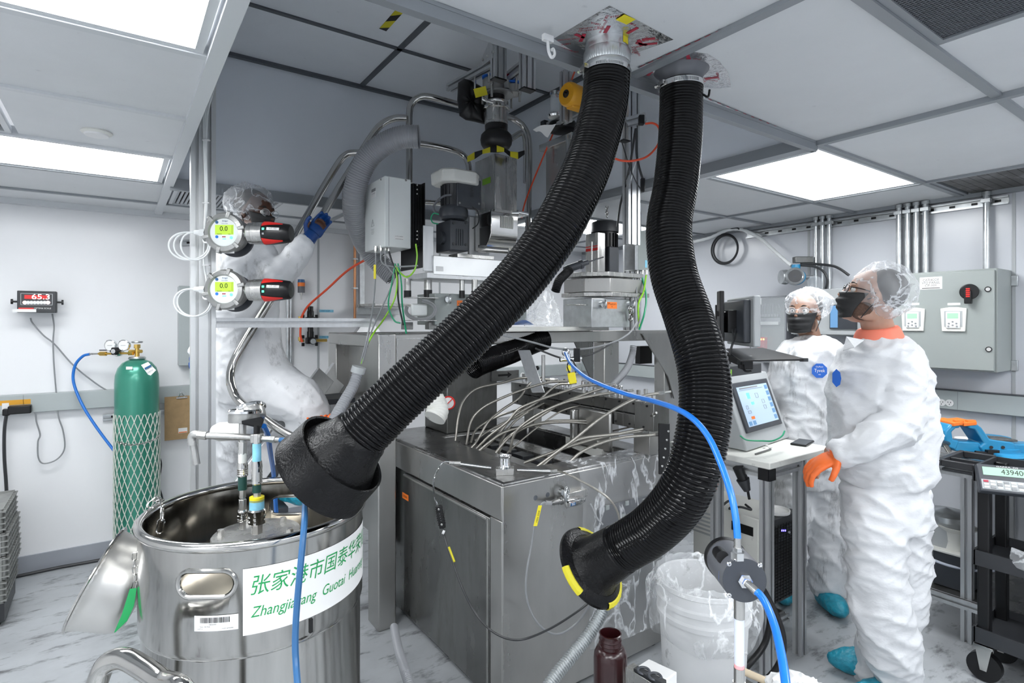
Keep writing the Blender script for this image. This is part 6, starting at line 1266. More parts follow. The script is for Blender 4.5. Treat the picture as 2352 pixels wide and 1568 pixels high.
# bright white things on back wall behind the frame
rcb = thing('wall_raceway', 'grey outlet raceway seen under the top beam behind the machine', 'raceway', (2.8, YW - .03, 1.05)); obj('channel', MB().bb(1.9, X1 - .05, YW - .055, YW, zb, zt), 'trunk', rcb, .004)
for u in (1243, 1252): pass
one('outlet', MB().lathe([(.03, 0), (.03, .004), (.001, .005)], W_(1200, 862, .056), -EY, 24), 'paper', 'round white outlet on the raceway behind the braided hoses', 'outlet')
# ================= right wall =================
R_W = lambda u, v, o=0: PX(u, v, X1 - o)
strut('strut_channel', R_W(1716, 541, .004), R_W(2318, 458, .004), 'long galvanised strut channel under the ceiling on the right wall', w=.05, ax=-EX)
for k, u in enumerate((1874, 1889, 1905)): one('conduit_pipe', MB().cyl(R_W(u, 740, .045) * 1 + V((0, 0, 2.345 - 1.58)), V((R_W(u, 662, .045).x, R_W(u, 662, .045).y, 1.82)), .0145, n=16), 'galv', ('leftmost', 'middle', 'right')[k] + ' galvanised conduit of the three above the far grey cabinet', 'conduit', 'conduits above the far cabinet')
for k, u in enumerate((2065, 2085, 2105, 2126)): q = R_W(u, 740, .05); one('conduit_pipe', MB().cyl(V((q.x, q.y, 1.885)), V((q.x, q.y, 2.345)), .0165, n=16), 'galv', ('first', 'second', 'third', 'fourth')[k] + ' from left of four conduits entering the big grey panel', 'conduit', 'conduits above the big grey panel')
q = R_W(2266, 740, .05); one('conduit_pipe', MB().cyl(V((q.x, q.y, 1.885)), V((q.x, q.y, 2.345)), .0165, n=16), 'galv', 'single conduit entering the big grey panel at its right', 'conduit')
for u in (1874, 1889, 1905, 2065, 2085, 2105, 2126, 2266):
    q = R_W(u, 740, .05); one('conduit_clamp', MB().box(V((q.x - .006, q.y, 2.292)), (.04, .045, .022)).cyl(V((q.x, q.y, 2.325)), V((q.x, q.y, 2.346)), .022, n=16), 'galv', 'galvanised strut clamp on the %s' % {1874: 'left conduit of the far group of three', 1889: 'middle conduit of the far group of three', 1905: 'right conduit of the far group of three', 2065: 'first conduit of the group of four', 2085: 'second conduit of the group of four', 2105: 'third conduit of the group of four', 2126: 'fourth conduit of the group of four', 2266: 'single conduit at the right'}[u], 'clamp', bev=.001)
en = thing('electrical_cabinet', 'large grey control cabinet with red and black rotary switch on the right wall', 'cabinet', (4.1, 1.2, 1.6))
a = P(2290, 615, 3.085); ex = a.x; ey0 = a.y; ez1, ez0 = a.z, Zof(856, 3.085); ey1 = YatX(1990, ex)
obj('body', MB().bb(ex + .006, X1 - .006, ey0, ey1, ez0, ez1), 'encl', en, .003); obj('door', MB().bb(ex - .012, ex + .004, ey0 + .008, ey1 - .008, ez0 + .008, ez1 - .008), 'encl', en, .004)
ED = lambda u, v, o=0: PX(u, v, ex - .012 - o)
for z_ in (ez1 - .06, ez0 + .03): obj('mounting_lug', MB().bb(X1 - .02, X1 - .004, ey0 - .03, ey0, z_ - .03, z_ + .03), 'galv', en, .002)
lb = obj('panel_label', MB().box(ED(2138, 650, .0006), (.001, .112, .072)), 'paper', en); m = MB()
for k, s_ in enumerate(('CATHODE', 'VFD PANEL', 'CP-101')): text(m, s_, ED(2138, 643 + k * 6.3, .0014), -EY, UP, .020, (.08, .092, .055)[k])
m.box(ED(2138, 661.5, .0012), (.0004, .09, .004)); obj('label_text', m, 'black', lb, smooth=0)
sw = obj('rotary_switch', MB().cyl(ED(2226, 670), ED(2226, 670, .03), .044, n=36).box(ED(2224, 682, .03), (.03, .032, .075)), 'black', en, .004)
for k in range(5): obj('red_bar', MB().box(ED(2223, 663 + k * 4.4, .0465), (.003, .018, .007)), 'red', sw)
for u, v in ((2269, 664), (2271, 802)): obj('lock', MB().cyl(ED(u, v), ED(u, v, .006), .015, n=24), 'black', en); obj('lock_core', MB().cyl(ED(u, v, .006), ED(u, v, .008), .010, n=20), 'polish', en)
for u in (2191, 2098):
    c = ED(u, 734, 0); k_ = obj('keypad_frame', MB().prism([c + V((0, y, z)) for y, z in ((.062, .065), (.02, .072), (-.02, .072), (-.062, .065), (-.055, -.068), (.055, -.068))], (-.012, 0, 0)), 'offwhite', en, .003)
    obj('keypad_recess', MB().box(c + V((-.0125, 0, .005)), (.003, .085, .09)), 'enclr', k_); obj('keypad_body', MB().box(c + V((-.016, 0, -.002)), (.008, .068, .095)), 'boxwhite', k_, .004)
    obj('keypad_screen', MB().box(c + V((-.0205, 0, .022)), (.001, .052, .030)), 'lcdg', k_)
    for y, z in ((0, -.012), (.018, -.022), (-.018, -.022), (0, -.032), (.02, -.038), (-.02, -.038)): obj('key', MB().cyl(c + V((-.020, y, z)), c + V((-.0225, y, z)), .005, n=12), 'gcable', k_)
    l2 = obj('small_label', MB().box(ED(u, 698, .0006), (.001, .06, .013)), 'paper', en)
# middle grey cabinet with screens, clear enclosure
g2 = thing('electrical_cabinet', 'grey cabinet with dark screens behind the two workers heads', 'cabinet', R_W(1930, 720)); y1_, y0_ = YatX(1822, 4.05), YatX(2003, 4.05)
obj('body', MB().bb(4.05, X1 - .006, y0_, y1_, Zof(770, 3.95), Zof(664, 3.95)), 'enclr', g2, .003); obj('screen', MB().bb(4.035, 4.05, YatX(1968, 4.04), YatX(1906, 4.04), Zof(755, 3.9), Zof(700, 3.9)), 'charcoal', g2, .002); obj('blue_screen', MB().bb(4.033, 4.035, YatX(1925, 4.04), YatX(1908, 4.04), Zof(752, 3.9), Zof(702, 3.9)), 'scrblue', g2); obj('sill', MB().bb(4.02, 4.05, y0_, y1_, Zof(768, 3.9), Zof(760, 3.9)), 'enclr', g2, .002)
ce = thing('clear_enclosure', 'see-through lidded enclosure with wiring and red modules behind the tray', 'enclosure', R_W(1765, 757)); cx = 4.06
cy1, cy0 = YatX(1722, cx), YatX(1806, cx); cz1, cz0 = Zof(683, 4.5), Zof(828, 4.5)
obj('back_plate', MB().bb(X1 - .02, X1 - .005, cy0, cy1, cz0, cz1), 'encl', ce)
obj('frame', MB().bb(cx, X1 - .02, cy0, cy0 + .012, cz0, cz1).bb(cx, X1 - .02, cy1 - .012, cy1, cz0, cz1).bb(cx, X1 - .02, cy0, cy1, cz1 - .012, cz1).bb(cx, X1 - .02, cy0, cy1, cz0, cz0 + .012), 'pvc', ce)
C_ = lambda u, v, o=.05: PX(u, v, X1 - o)
for k in range(5): obj('red_module', MB().box(C_(1731 + k * 6.2, 790), (.05, .02, .11)), 'red', ce, .002); obj('module_light', MB().box(C_(1729 + k * 6.2, 779, .077), (.002, .012, .012)), 'ledy', ce)
obj('din_rail', MB().box(C_(1762, 734, .03), (.01, .22, .03)), 'galv', ce); obj('terminal_row', MB().box(C_(1762, 742, .04), (.03, .2, .025)), 'boxwhite', ce, .002); obj('cable_duct', MB().box(C_(1762, 724, .04), (.04, .2, .02)), 'enclr', ce)
m = MB(); rd = random.Random(2)
for k in range(9): obj('wire', MB().tube(cr([C_(1735 + k * 7, 728, .06), C_(1733 + k * 7 + rd.uniform(-4, 4), 712, .09), C_(1740 + k * 6, 698 + rd.uniform(-4, 4), .08)], 5), .003, 5), 'gcable', ce)
obj('label', MB().box(C_(1739, 692, .157), (.001, .07, .05)), 'paper', ce); obj('cover', MB().bb(cx - .004, cx, cy0, cy1, cz0, cz1), 'glass', ce)
# pipework: blue transmitter and cables
tx = thing('flow_transmitter', 'blue and grey round transmitter on the right wall', 'transmitter', R_W(1830, 630, .1)); c = R_W(1828, 636, .16)
obj('body', MB().ball(c, (.055, .07, .06), 20, 12), 'viseblue', tx); obj('top', MB().cyl(c + UP * .04, c + UP * .09, .03, n=16), 'viseblue', tx); ax_ = (-FW * .93 - RT * .3).normalized(); obj('window_ring', MB().lathe([(.001, .03), (.05, .03), (.062, .05), (.062, .085), (.052, .092), (.045, .085)], c - RT * .02, ax_, 36), 'galv', tx); obj('window', MB().lathe([(.046, .086), (.001, .086)], c - RT * .02, ax_, 30), 'blackm', tx); obj('side_cap', MB().lathe([(.001, .06), (.05, .06), (.055, .075), (.05, .11), (.001, .11)], c, -RT, 30), 'galv', tx)
obj('junction', MB().box(c + UP * .125 + RT * .05, (.13, .05, .045), (RT, FW, UP)), 'steeld', tx, .004); obj('outlet_stub', MB().cyl(c + RT * .05, c + RT * .13, .014, n=10), 'galv', tx); obj('wall_arm', MB().cyl(c, c + EX * .15, .014, n=10), 'galv', tx)
one('wrapped_cable', ribs(MB(), cr([R_W(1590, 556, .25), R_W(1630, 546, .2), R_W(1665, 530, .12), R_W(1693, 526, .08), R_W(1720, 533, .08), R_W(1750, 550, .1), R_W(1785, 582, .12), R_W(1808, 602, .14), R_W(1818, 610, .15)], 8), .013, .045, .0025, 12, 3), 'wcable', 'white spiral-wrapped cable swooping from the hook to the blue transmitter', 'cable')
for k, (dr, dc) in enumerate(((0, 0), (.012, .01))): one('cable_coil', MB().torus(R_W(1664 + k * 2, 572, .05 + k * .02), -EX, .125 - dr, .0075, 40, 8), 'cabledk', ('outer', 'inner')[k] + ' ring of the black cable coil hanging on the right wall', 'cable coil')
wc = lambda L, r, mt, lb, nm='cable': one(nm, MB().tube(cr([R_W(u, v, o) for u, v, o in L], 8), r, 8), mt, lb, 'cable')
wc([(1640, 545, .08), (1660, 530, .1), (1690, 523, .1), (1700, 528, .08)], .006, 'cabledk', 'black cable over the hook above the coil')
wc([(1838, 606, .14), (1870, 606, .1), (1910, 610, .09), (1930, 618, .09), (1950, 632, .09)], .009, 'cabledk', 'upper black cable from the transmitter behind the workers head')
wc([(1838, 609, .14), (1870, 612, .1), (1890, 622, .09), (1900, 640, .09), (1898, 660, .08), (1895, 668, .07)], .008, 'cabledk', 'lower black cable curving down beside the conduits')
one('glass_disc', MB().lathe([(.001, 0), (.055, .0), (.055, .004), (.001, .005)], R_W(1872, 650, .1), (RT + FW * .8 + UP * .4), 26), 'glass', 'clear plastic disc leaning by the far conduits', 'disc')
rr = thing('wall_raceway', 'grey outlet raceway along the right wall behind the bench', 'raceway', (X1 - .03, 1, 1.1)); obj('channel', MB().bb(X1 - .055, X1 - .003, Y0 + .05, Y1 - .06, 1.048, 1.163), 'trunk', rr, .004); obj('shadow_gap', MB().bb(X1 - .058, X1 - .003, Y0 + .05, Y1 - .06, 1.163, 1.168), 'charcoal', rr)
q = R_W(2200, 920, .056); obj('joint', MB().bb(q.x - .001, q.x, q.y, q.y + .002, 1.05, 1.16), 'gcable', rr)
for u, v in ((2163, 924), (2181, 925)):
    c = R_W(u, v, .056); o = obj('receptacle', MB().lathe([(.021, 0), (.021, .003), (.001, .004)], c, -EX, 24), 'paper', rr)
    for dy, dz in ((.007, .004), (-.007, .004), (0, -.009)): obj('slot', MB().box(c + V((-.0045, dy, dz)), (.001, .003, .007)), 'black', o)
# ================= operator desk =================
dk = thing('operator_desk', 'narrow stained white-topped desk on aluminium profile legs', 'desk', (2.6, 1.6, 0)); tx0, tx1, ty0, ty1, tz = 2.35, 2.91, 1.37, 1.92, .96
obj('top', MB().bb(tx0, tx1, ty0, ty1, tz - .03, tz), 'offwhite', dk, .004)
for x_, y_ in ((tx0 + .035, ty0 + .035), (2.665, ty0 + .035), (tx0 + .035, 1.66), (2.665, ty1 - .03)): obj('leg', extr(MB(), (x_, y_, 0.0), (x_, y_, tz - .03), EX, .045, .045), 'alu', dk)
for y_ in (ty0 + .035, ty1 - .03): obj('rail', extr(MB(), (tx0 + .06, y_, tz - .055), (2.64, y_, tz - .055), UP, .045, .04), 'alu', dk)
obj('rail', extr(MB(), (tx0 + .035, ty0 + .06, tz - .055), (tx0 + .035, ty1, tz - .055), UP, .045, .04), 'alu', dk)
obj('corner_block', MB().bb(tx0 + .010, tx0 + .060, ty0 + .006, ty0 + .012, tz - .085, tz - .034).bb(tx0 + .006, tx0 + .012, ty0 + .012, ty0 + .06, tz - .085, tz - .034), 'black', dk)
for y_ in (ty0 + .035,): obj('shelf_rail', extr(MB(), (tx0 + .06, y_ + .05, .165), (2.64, y_ + .05, .165), UP, .04, .03), 'alu', dk)
obj('shelf', MB().bb(tx0 + .06, 2.64, ty0 + .10, ty1 - .05, .165, .183), 'steeld', dk)
hm = thing('operator_console', 'tilted grey touch screen console standing on the desk', 'console', (2.7, 1.7, tz))
b0 = V((2.455, 1.545, tz + .004)); wx = V((.49, .06, 0)); tl = V((-.005, .13, .345)); ux = wx.normalized(); uy = tl.normalized(); un = ux.cross(uy).normalized()
obj('housing', MB().prism([b0, b0 + tl, b0 + tl + V((0, .06, 0)), b0 + V((0, .30, 0))], wx), 'enclr', hm, .006)
T_ = lambda x, y, o=.0: b0 + ux * x + uy * y + un * (o + .001)
obj('bezel', MB().box(T_(.245, .205, .004), (.40, .25, .012), (ux, uy, un)), 'charcoal', hm, .003)
scn = obj('screen', MB().box(T_(.245, .205, .0105), (.34, .20, .002), (ux, uy, un)), 'screen', hm)
for k in range(6): obj('soft_key', MB().box(T_(.392, .125 + k * .032, .0122), (.030, .022, .001), (ux, uy, un)), 'scrblue', scn)
for k in range(2): obj('soft_key', MB().box(T_(.10 + k * .045, .12, .0122), (.030, .020, .001), (ux, uy, un)), 'scrblue', scn)
obj('green_field', MB().box(T_(.17, .255, .0122), (.03, .03, .001), (ux, uy, un)), 'ledg', scn); obj('green_field', MB().box(T_(.19, .215, .0122), (.03, .014, .001), (ux, uy, un)), 'ledg', scn); obj('red_field', MB().box(T_(.145, .145, .0122), (.035, .014, .001), (ux, uy, un)), 'orangel', scn)
m = MB()
for x_, y_, a_, b_ in ((.26, .25, .03, .022), (.31, .215, .026, .018), (.31, .185, .026, .018), (.12, .2, .02, .016), (.13, .175, .03, .012)):
    for q in ((0, b_ / 2, a_, .0015), (0, -b_ / 2, a_, .0015), (a_ / 2, 0, .0015, b_), (-a_ / 2, 0, .0015, b_)): m.box(T_(x_ + q[0], y_ + q[1], .0124), (q[2], q[3], .0006), (ux, uy, un))
m.box(T_(.22, .287, .0124), (.26, .0015, .0006), (ux, uy, un)); m.box(T_(.2, .296, .0124), (.20, .007, .0004), (ux, uy, un)); obj('screen_lines', m, 'gcable', scn, smooth=0)
obj('top_box', MB().box(b0 + tl + ux * .22 + V((0, .05, .02)), (.42, .10, .06), (ux, V((-ux.y, ux.x, 0)), UP)), 'blackm', hm, .005); obj('green_sticker', MB().box(b0 + tl + ux * .06 + V((0, -.003, .018)), (.06, .002, .03), (ux, EY, UP)), 'ygwire', hm)
cable('green_cable', [(1700, 1000, 2.62), (1716, 1010, 2.6), (1750, 1012, 2.6), (1775, 1012, 2.62), (1795, 1002, 2.68), (1802, 990, 2.72)], .004, 'gwire', 'green cable lying along the console foot')
ph = thing('smartphone', 'dark smartphone lying on the right end of the desk', 'phone', (2.85, 1.5, tz)); c = PZ(1843, 1016, tz + .006); obj('body', MB().box((c.x, c.y, tz + .006), (.15, .075, .009), (V((.97, .22, 0)).normalized(), V((-.22, .97, 0)).normalized(), UP)), 'black', ph, .003); obj('glass', MB().box((c.x, c.y, tz + .011), (.142, .068, .001), (V((.97, .22, 0)).normalized(), V((-.22, .97, 0)).normalized(), UP)), 'charcoal', ph)
a, b = PZ(1735, 1043, tz + .004), PZ(1770, 1032, tz + .004); one('stylus', MB().cyl((a.x, a.y, tz + .005), (b.x, b.y, tz + .005), .004), 'steeld', 'thin dark stylus on the desk top in front of the console', 'pen')
for k in range(4): c = PZ(1748 + k * 7, 1024 + (k % 2) * 5, tz); one('paper_scrap', MB().box((c.x, c.y, tz + .004), (.018, .012, .003), (V((.8, .6 - k * .3, 0)).normalized(), V((-.6 + k * .3, .8, 0)).normalized(), UP)), 'paper', ('first', 'second', 'third', 'fourth')[k] + ' crumb of torn paper from the left on the desk', 'paper', 'paper crumbs on the desk')
# monitor, tray
mt = thing('monitor', 'thin monitor seen edge-on above the keyboard tray', 'monitor', P(1695, 735, 2.5)); wax = (FW * .99 + RT * .07).normalized(); nax = wax.cross(UP).normalized(); c = P(1706, 738, 2.52)
obj('screen_body', MB().box(c, (.36, .03, .215), (wax, nax, UP)), 'enclr', mt, .006); s_ = -1 if nax.dot(RT) > 0 else 1
obj('back_cover', MB().box(c + nax * s_ * .028, (.29, .03, .185), (wax, nax, UP)), 'charcoal', mt, .006); obj('mount_plate', MB().box(c + nax * s_ * .06, (.1, .04, .1), (wax, nax, UP)), 'black', mt, .004)
obj('arm', MB().box(P(1655, 730, 2.5), (.02, .05, .24), (nax, wax, UP)), 'black', mt, .004); obj('arm_link', MB().cyl(P(1648, 720, 2.5), P(1680, 722, 2.52), .012, n=10), 'black', mt)
obj('pole', MB().cyl(P(1652, 700, 2.55), V((P(1652, 700, 2.55).x, P(1652, 700, 2.55).y, .97)), .018, n=14), 'black', mt)
for L_ in ([(1682, 752, 2.48), (1684, 780, 2.46), (1676, 810, 2.46), (1672, 840, 2.46)], [(1690, 750, 2.48), (1688, 775, 2.46), (1680, 800, 2.45), (1677, 835, 2.46)]): cable('monitor_cable', L_, .004, 'cabledk', 'black cable hanging down behind the monitor toward the %s' % ('left tray end' if L_[0][0] < 1685 else 'tray clamp'))
ty = thing('keyboard_tray', 'black tilted keyboard tray pointing at the left worker', 'tray', P(1750, 815, 2.4)); obj('plate', MB().prism([P(1668, 800, 2.62), P(1752, 798, 2.78), P(1854, 824, 2.42), P(1700, 826, 2.25)], (0, 0, -.008)), 'black', ty, .002); obj('front_lip', MB().prism([P(1836, 822, 2.42), P(1854, 822, 2.42), P(1854, 830, 2.42), P(1836, 830, 2.42)], FW * -.01), 'blackm', ty, .001)
obj('clamp', MB().box(P(1712, 832, 2.42), (.05, .05, .06), (RT, FW, UP)), 'black', ty, .006); obj('lever', MB().tube(path([(1707, 838, 2.38), (1709, 849, 2.37), (1716, 853, 2.36), (1725, 852, 2.36)], 5), .005, 8), 'black', ty); obj('support_arm', MB().box((P(1662, 815, 2.52) + P(1700, 829, 2.4)) / 2, ((P(1662, 815, 2.52) - P(1700, 829, 2.4)).length, .03, .03), ((P(1700, 829, 2.4) - P(1662, 815, 2.52)).normalized(), (P(1700, 829, 2.4) - P(1662, 815, 2.52)).normalized().cross(UP).normalized(), UP)), 'black', ty)
# chiller under the desk
ch_ = thing('chiller', 'chiller unit with black grille front under the desk', 'chiller', P(1765, 1435, 2.72)); m = MB(); r = cbox(m, 1765, 1200, 1432, 2.74, 1836, 1592); r = list(r)
m = MB().bb(r[0] + .0, r[1], r[2] + .05, r[3], .185, r[5]); obj('body', m, 'offwhite', ch_, .006); obj('front', MB().bb(r[0], r[1], r[2], r[2] + .05, .185, r[5] + .003), 'blackm', ch_, .005)
FC = lambda u, v, o=0: PY(u, v, r[2] - o)
for k in range(24): z_ = .20 + k * .0155; obj('grille_bar', MB().bb(r[0] + .035, r[1] - .02, r[2] - .004, r[2], z_, z_ + .006), 'black', ch_)
for k in range(9): x_ = r[0] + .05 + k * (r[1] - r[0] - .08) / 8; obj('grille_bar', MB().bb(x_, x_ + .003, r[2] - .006, r[2] - .004, .20, .575), 'black', ch_)
obj('panel', MB().box(FC(1806, 1222, .001), (.14, .003, .07)), 'charcoal', ch_, .002); obj('display', MB().box(FC(1800, 1218, .004), (.055, .001, .032)), 'black', ch_); m = MB()
for k in range(3): m.box(FC(1796 + k * 4, 1218, .006), (.008, .001, .008))
obj('blue_digits', m, 'ledb', ch_, smooth=0); obj('blue_sticker', MB().box(FC(1831, 1203, .001), (.03, .002, .08)), 'bluetape', ch_); obj('knob', MB().cyl(FC(1813, 1222, 0), FC(1813, 1222, .010), .006), 'gcable', ch_)
for k in range(6):
    for j in range(2): obj('louver', MB().box(V((r[0] - .003, r[2] + .35 + j * .25, .44 + k * .022)), (.006, .2, .008)), 'enclr', ch_)
obj('black_badge', MB().box(V((r[0] - .001, r[2] + .14, r[5] - .07)), (.003, .12, .045)), 'black', ch_)
wl = PZ(1782, 1173, r[5] + .01); ld = thing('round_dish', 'shallow white round lid lying on the chiller', 'lid', (wl.x, wl.y, r[5])); obj('disc', MB().lathe([(.001, .001), (.062, .001), (.066, .004), (.068, .018), (.064, .019), (.061, .008), (.001, .007)], (wl.x, wl.y, r[5] + .002), UP, 44), 'paper', ld)
cable('tangled_cable', [(1660, 1160, 2.9), (1675, 1150, 2.9), (1690, 1158, 2.88), (1675, 1168, 2.86), (1700, 1164, 2.86), (1725, 1170, 2.86), (1712, 1158, 2.9)], .006, 'cabledk', 'tangled black cord lying on top of the chiller')
hg_ = thing('heat_gun', 'dark heat gun hanging under the desk behind its front leg', 'tool', P(1705, 1090, 2.6)); obj('body', MB().cyl(P(1695, 1072, 2.6), P(1712, 1112, 2.6), .025, .022, 16), 'black', hg_); obj('grip', MB().cyl(P(1706, 1100, 2.6), P(1716, 1126, 2.6), .030, .016, 14), 'blackm', hg_); obj('nozzle', MB().cyl(P(1717, 1124, 2.6), P(1721, 1146, 2.6), .006), 'black', hg_)
for L_, lb in (([(1745, 1340, 2.3), (1762, 1370, 2.3), (1782, 1410, 2.28), (1797, 1455, 2.26), (1798, 1500, 2.25), (1780, 1540, 2.25), (1745, 1575, 2.25)], 'outer black hose loop below the chiller'), ([(1740, 1352, 2.35), (1762, 1390, 2.34), (1768, 1430, 2.33), (1755, 1480, 2.32), (1725, 1520, 2.3), (1700, 1545, 2.3)], 'inner black hose loop below the chiller')): cable('black_hose', L_, .013, 'black', lb, 'hose', n=12)
# ================= white bucket with plastic liner =================
bk = thing('white_bucket', 'dirty white plastic bucket lined with a clear bag', 'bucket', P(1615, 1600, 1.86)); bz = P(1615, 1325, 1.86); bx_, by_, bt = bz.x, bz.y, bz.z; R0 = .146
obj('pail', MB().lathe([(.001, bt - .37), (R0 * .86, bt - .37), (R0 * .88, bt - .36), (R0 * .96, bt - .12), (R0 * 1.02, bt - .115), (R0 * 1.03, bt - .10), (R0 * .97, bt - .095), (R0 * .97, bt - .075), (R0 * 1.03, bt - .07), (R0 * 1.035, bt - .055), (R0 * .98, bt - .05), (R0 * .985, bt - .02), (R0 * 1.03, bt - .015), (R0 * 1.03, bt - .002), (R0, bt), (R0 * .96, bt - .004), (R0 * .93, bt - .03), (R0 * .86, bt - .34), (.001, bt - .345)], (bx_, by_, 0), UP, 64), 'bucket', bk)
def lin(i, j):
    an = 2 * PI * i; c_, s_ = math.cos(an), math.sin(an); n_ = noise.noise(V((c_ * 2.5, s_ * 2.5, j * 3))); n2 = noise.noise(V((c_ * 9, s_ * 9, j * 6)))
    if j < .35: q = j / .35; r_ = R0 * (.35 + .62 * q); z = bt - .22 * (1 - q) ** 1.5 + .02 * n_
    elif j < .5: q = (j - .35) / .15; r_ = R0 * (.97 + .10 * q); z = bt + .022 * math.sin(q * PI) + .015 * n_
    else: q = (j - .5) / .5; r_ = R0 * (1.07 + .16 * math.sin(q * PI) ** .7 + .10 * n_ + .05 * n2 + .03 * q); z = bt - .175 * q - .02 * n_ * q
    return V((bx_ + c_ * r_, by_ + s_ * r_, z + .006 * n2))
one('bucket_liner', MB().grid(lin, 120, 44), 'liner', 'crumpled clear plastic bag folded over the white bucket rim', 'plastic bag')
sl_ = thing('stool', 'low dark stand under the white bucket', 'stand', (bx_, by_, 0)); obj('top', MB().bb(bx_ - .17, bx_ + .17, by_ - .17, by_ + .17, bt - .395, bt - .372), 'steeld', sl_, .003)
for dx in (-.14, .14):
    for dy in (-.14, .14): obj('leg', MB().bb(bx_ + dx - .015, bx_ + dx + .015, by_ + dy - .015, by_ + dy + .015, 0, bt - .395), 'alu', sl_)
# pump
pu = thing('diaphragm_pump', 'dark grey cylindrical pump with blue air hoses in the right foreground', 'pump', P(1700, 1480, 1.05)); fcn = P(1709.6, 1332, 1.05); vw = (fcn - V((0, 0, CH))).normalized(); sr = vw.cross(UP).normalized(); su = sr.cross(vw); ax_ = (-vw * .88 + sr * .33 - su * .33).normalized(); pr2 = .0415
obj('barrel', MB().lathe([(.001, -.108), (pr2 * .94, -.108), (pr2 * .98, -.10), (pr2 * .98, -.003), (pr2 * .97, .0), (.001, .0)], fcn, ax_, 64), 'pvc', pu); obj('rear_ring', MB().lathe([(pr2 * .9, -.116), (pr2 * 1.01, -.114), (pr2 * 1.01, -.098), (pr2 * .97, -.097)], fcn, ax_, 64, cap=True), 'black', pu)
X_ = (sr - ax_ * sr.dot(ax_)).normalized(); Y_ = ax_.cross(X_)
obj('front_plate', MB().lathe([(.001, 0), (pr2 * .97, 0), (pr2 * .97, .0015), (.001, .0015)], fcn, ax_, 64), 'charcoal', pu)
if Y_.dot(UP) < 0: Y_ = -Y_
for a_, b_ in ((-.68, .72), (.68, .72), (-.68, -.70), (.68, -.70)): m = MB(); screw(m, fcn + X_ * pr2 * a_ + Y_ * pr2 * b_ * .98, ax_, .0045); obj('screw', m, 'chrome', pu)
obj('black_knob', MB().cyl(P(1650, 1268, 1.12), P(1660, 1280, 1.08), .012, n=28), 'black', pu); obj('front_nut', MB().cyl(fcn, fcn + ax_ * .007, .0135, n=6).cyl(fcn + ax_ * .006, fcn + ax_ * .014, .009, n=6), 'chrome', pu)
hd2 = (ax_ * .5 + sr * .75 - su * .5).normalized(); p1_ = fcn + ax_ * .012; obj('front_barb', MB().cyl(p1_, p1_ + hd2 * .022, .0072, n=20), 'steelb', pu)
tn = P(1694, 1276, 1.06); obj('top_nut', MB().cyl(tn - UP * .006, tn + UP * .008, .013, n=6).cyl(tn + UP * .007, tn + UP * .016, .009, n=6), 'chrome', pu); obj('top_barb', MB().cyl(tn + UP * .014, tn + UP * .040, .0065, n=20), 'steelb', pu)
m = MB(); text(m, 'SD', P(1651, 1322, 1.04), (vw * .9 + sr * .0 + su * .3), UP, .02); obj('blue_letters', m, 'sticker', pu, smooth=0)
e0 = p1_ + hd2 * .018; one('blue_air_hose', MB().tube(cr([e0, e0 + hd2 * .012, P(1762, 1392, .985), P(1780, 1440, .93), P(1796, 1510, .87), P(1806, 1580, .82), P(1812, 1660, .78)], 8), .0068, 16), 'bluehose2', 'blue air hose leaving the pump front and running off the bottom edge', 'hose')
sc_ = thing('sample_tube', 'translucent tube with pink bottom in steel sockets under the pump', 'tube', P(1698, 1560, 1.06))
for v0, v1, r_, mt, nm in ((1372, 1419, .0098, 'polish', 'upper_socket'), (1419, 1524, .0090, 'tubew', 'clear_tube'), (1524, 1532, .0091, 'pink', 'pink_liquid'), (1532, 1566, .0100, 'polish', 'lower_socket'), (1566, 1640, .012, 'steelb', 'stem')): obj(nm, MB().cyl(P(1698, v1, 1.06), P(1698, v0, 1.06), r_, n=28), mt, sc_)
q = P(1698, 1640, 1.06); obj('stand_rod', MB().cyl((q.x, q.y, .02), q, .010, n=14), 'steelb', sc_); obj('stand_foot', MB().bb(q.x - .09, q.x + .09, q.y - .09, q.y + .09, 0, .02), 'black', sc_, .002)
# brown bottle and outlet box on a small stand
bb_ = P(1402, 1455, 1.50); bo = thing('brown_bottle', 'open dark brown plastic bottle without cap', 'bottle', (bb_.x, bb_.y, bb_.z - .21))
obj('bottle', MB().lathe([(.001, -.21), (.040, -.21), (.044, -.205), (.0445, -.065), (.043, -.05), (.036, -.036), (.030, -.033), (.0295, -.026), (.031, -.024), (.0295, -.020), (.0285, -.016), (.0305, -.013), (.0285, -.009), (.0285, .0), (.0295, .002), (.0265, .003), (.0255, 0), (.0255, -.03), (.034, -.05), (.040, -.07), (.040, -.2), (.001, -.205)], bb_, UP, 56), 'bottle', bo)
sd2 = thing('low_table', 'small steel stand below the picture edge holding the brown bottle', 'table', (bb_.x, bb_.y, 0)); zt2 = bb_.z - .2105
obj('top', MB().bb(bb_.x - .12, bb_.x + .22, bb_.y - .22, bb_.y + .12, zt2 - .02, zt2 - .001), 'steelb', sd2, .003)
for dx in (-.1, .2):
    for dy in (-.2, .1): obj('leg', MB().bb(bb_.x + dx - .012, bb_.x + dx + .012, bb_.y + dy - .012, bb_.y + dy + .012, 0, zt2 - .02), 'alu', sd2)
ob = thing('socket_box', 'white metal socket box with grey side plate beside the brown bottle', 'box', P(1505, 1560, 1.38)); O1 = P(1490, 1512, 1.46); e1 = (P(1555, 1542, 1.36) - O1); e2 = (P(1465, 1528, 1.40) - O1); dn = V((0, 0, -.14))
obj('body', MB().prism([O1, O1 + e1, O1 + e1 + e2, O1 + e2], dn), 'white', ob, .003); m = MB(); sp_ = P(1438, 1530, 1.40); obj('side_plate', MB().prism([sp_, sp_ + e1 * 1.02 + dn * .05, sp_ + e1 * 1.02 + dn, sp_ + dn], e2.normalized() * .004), 'steelb', ob, .001)
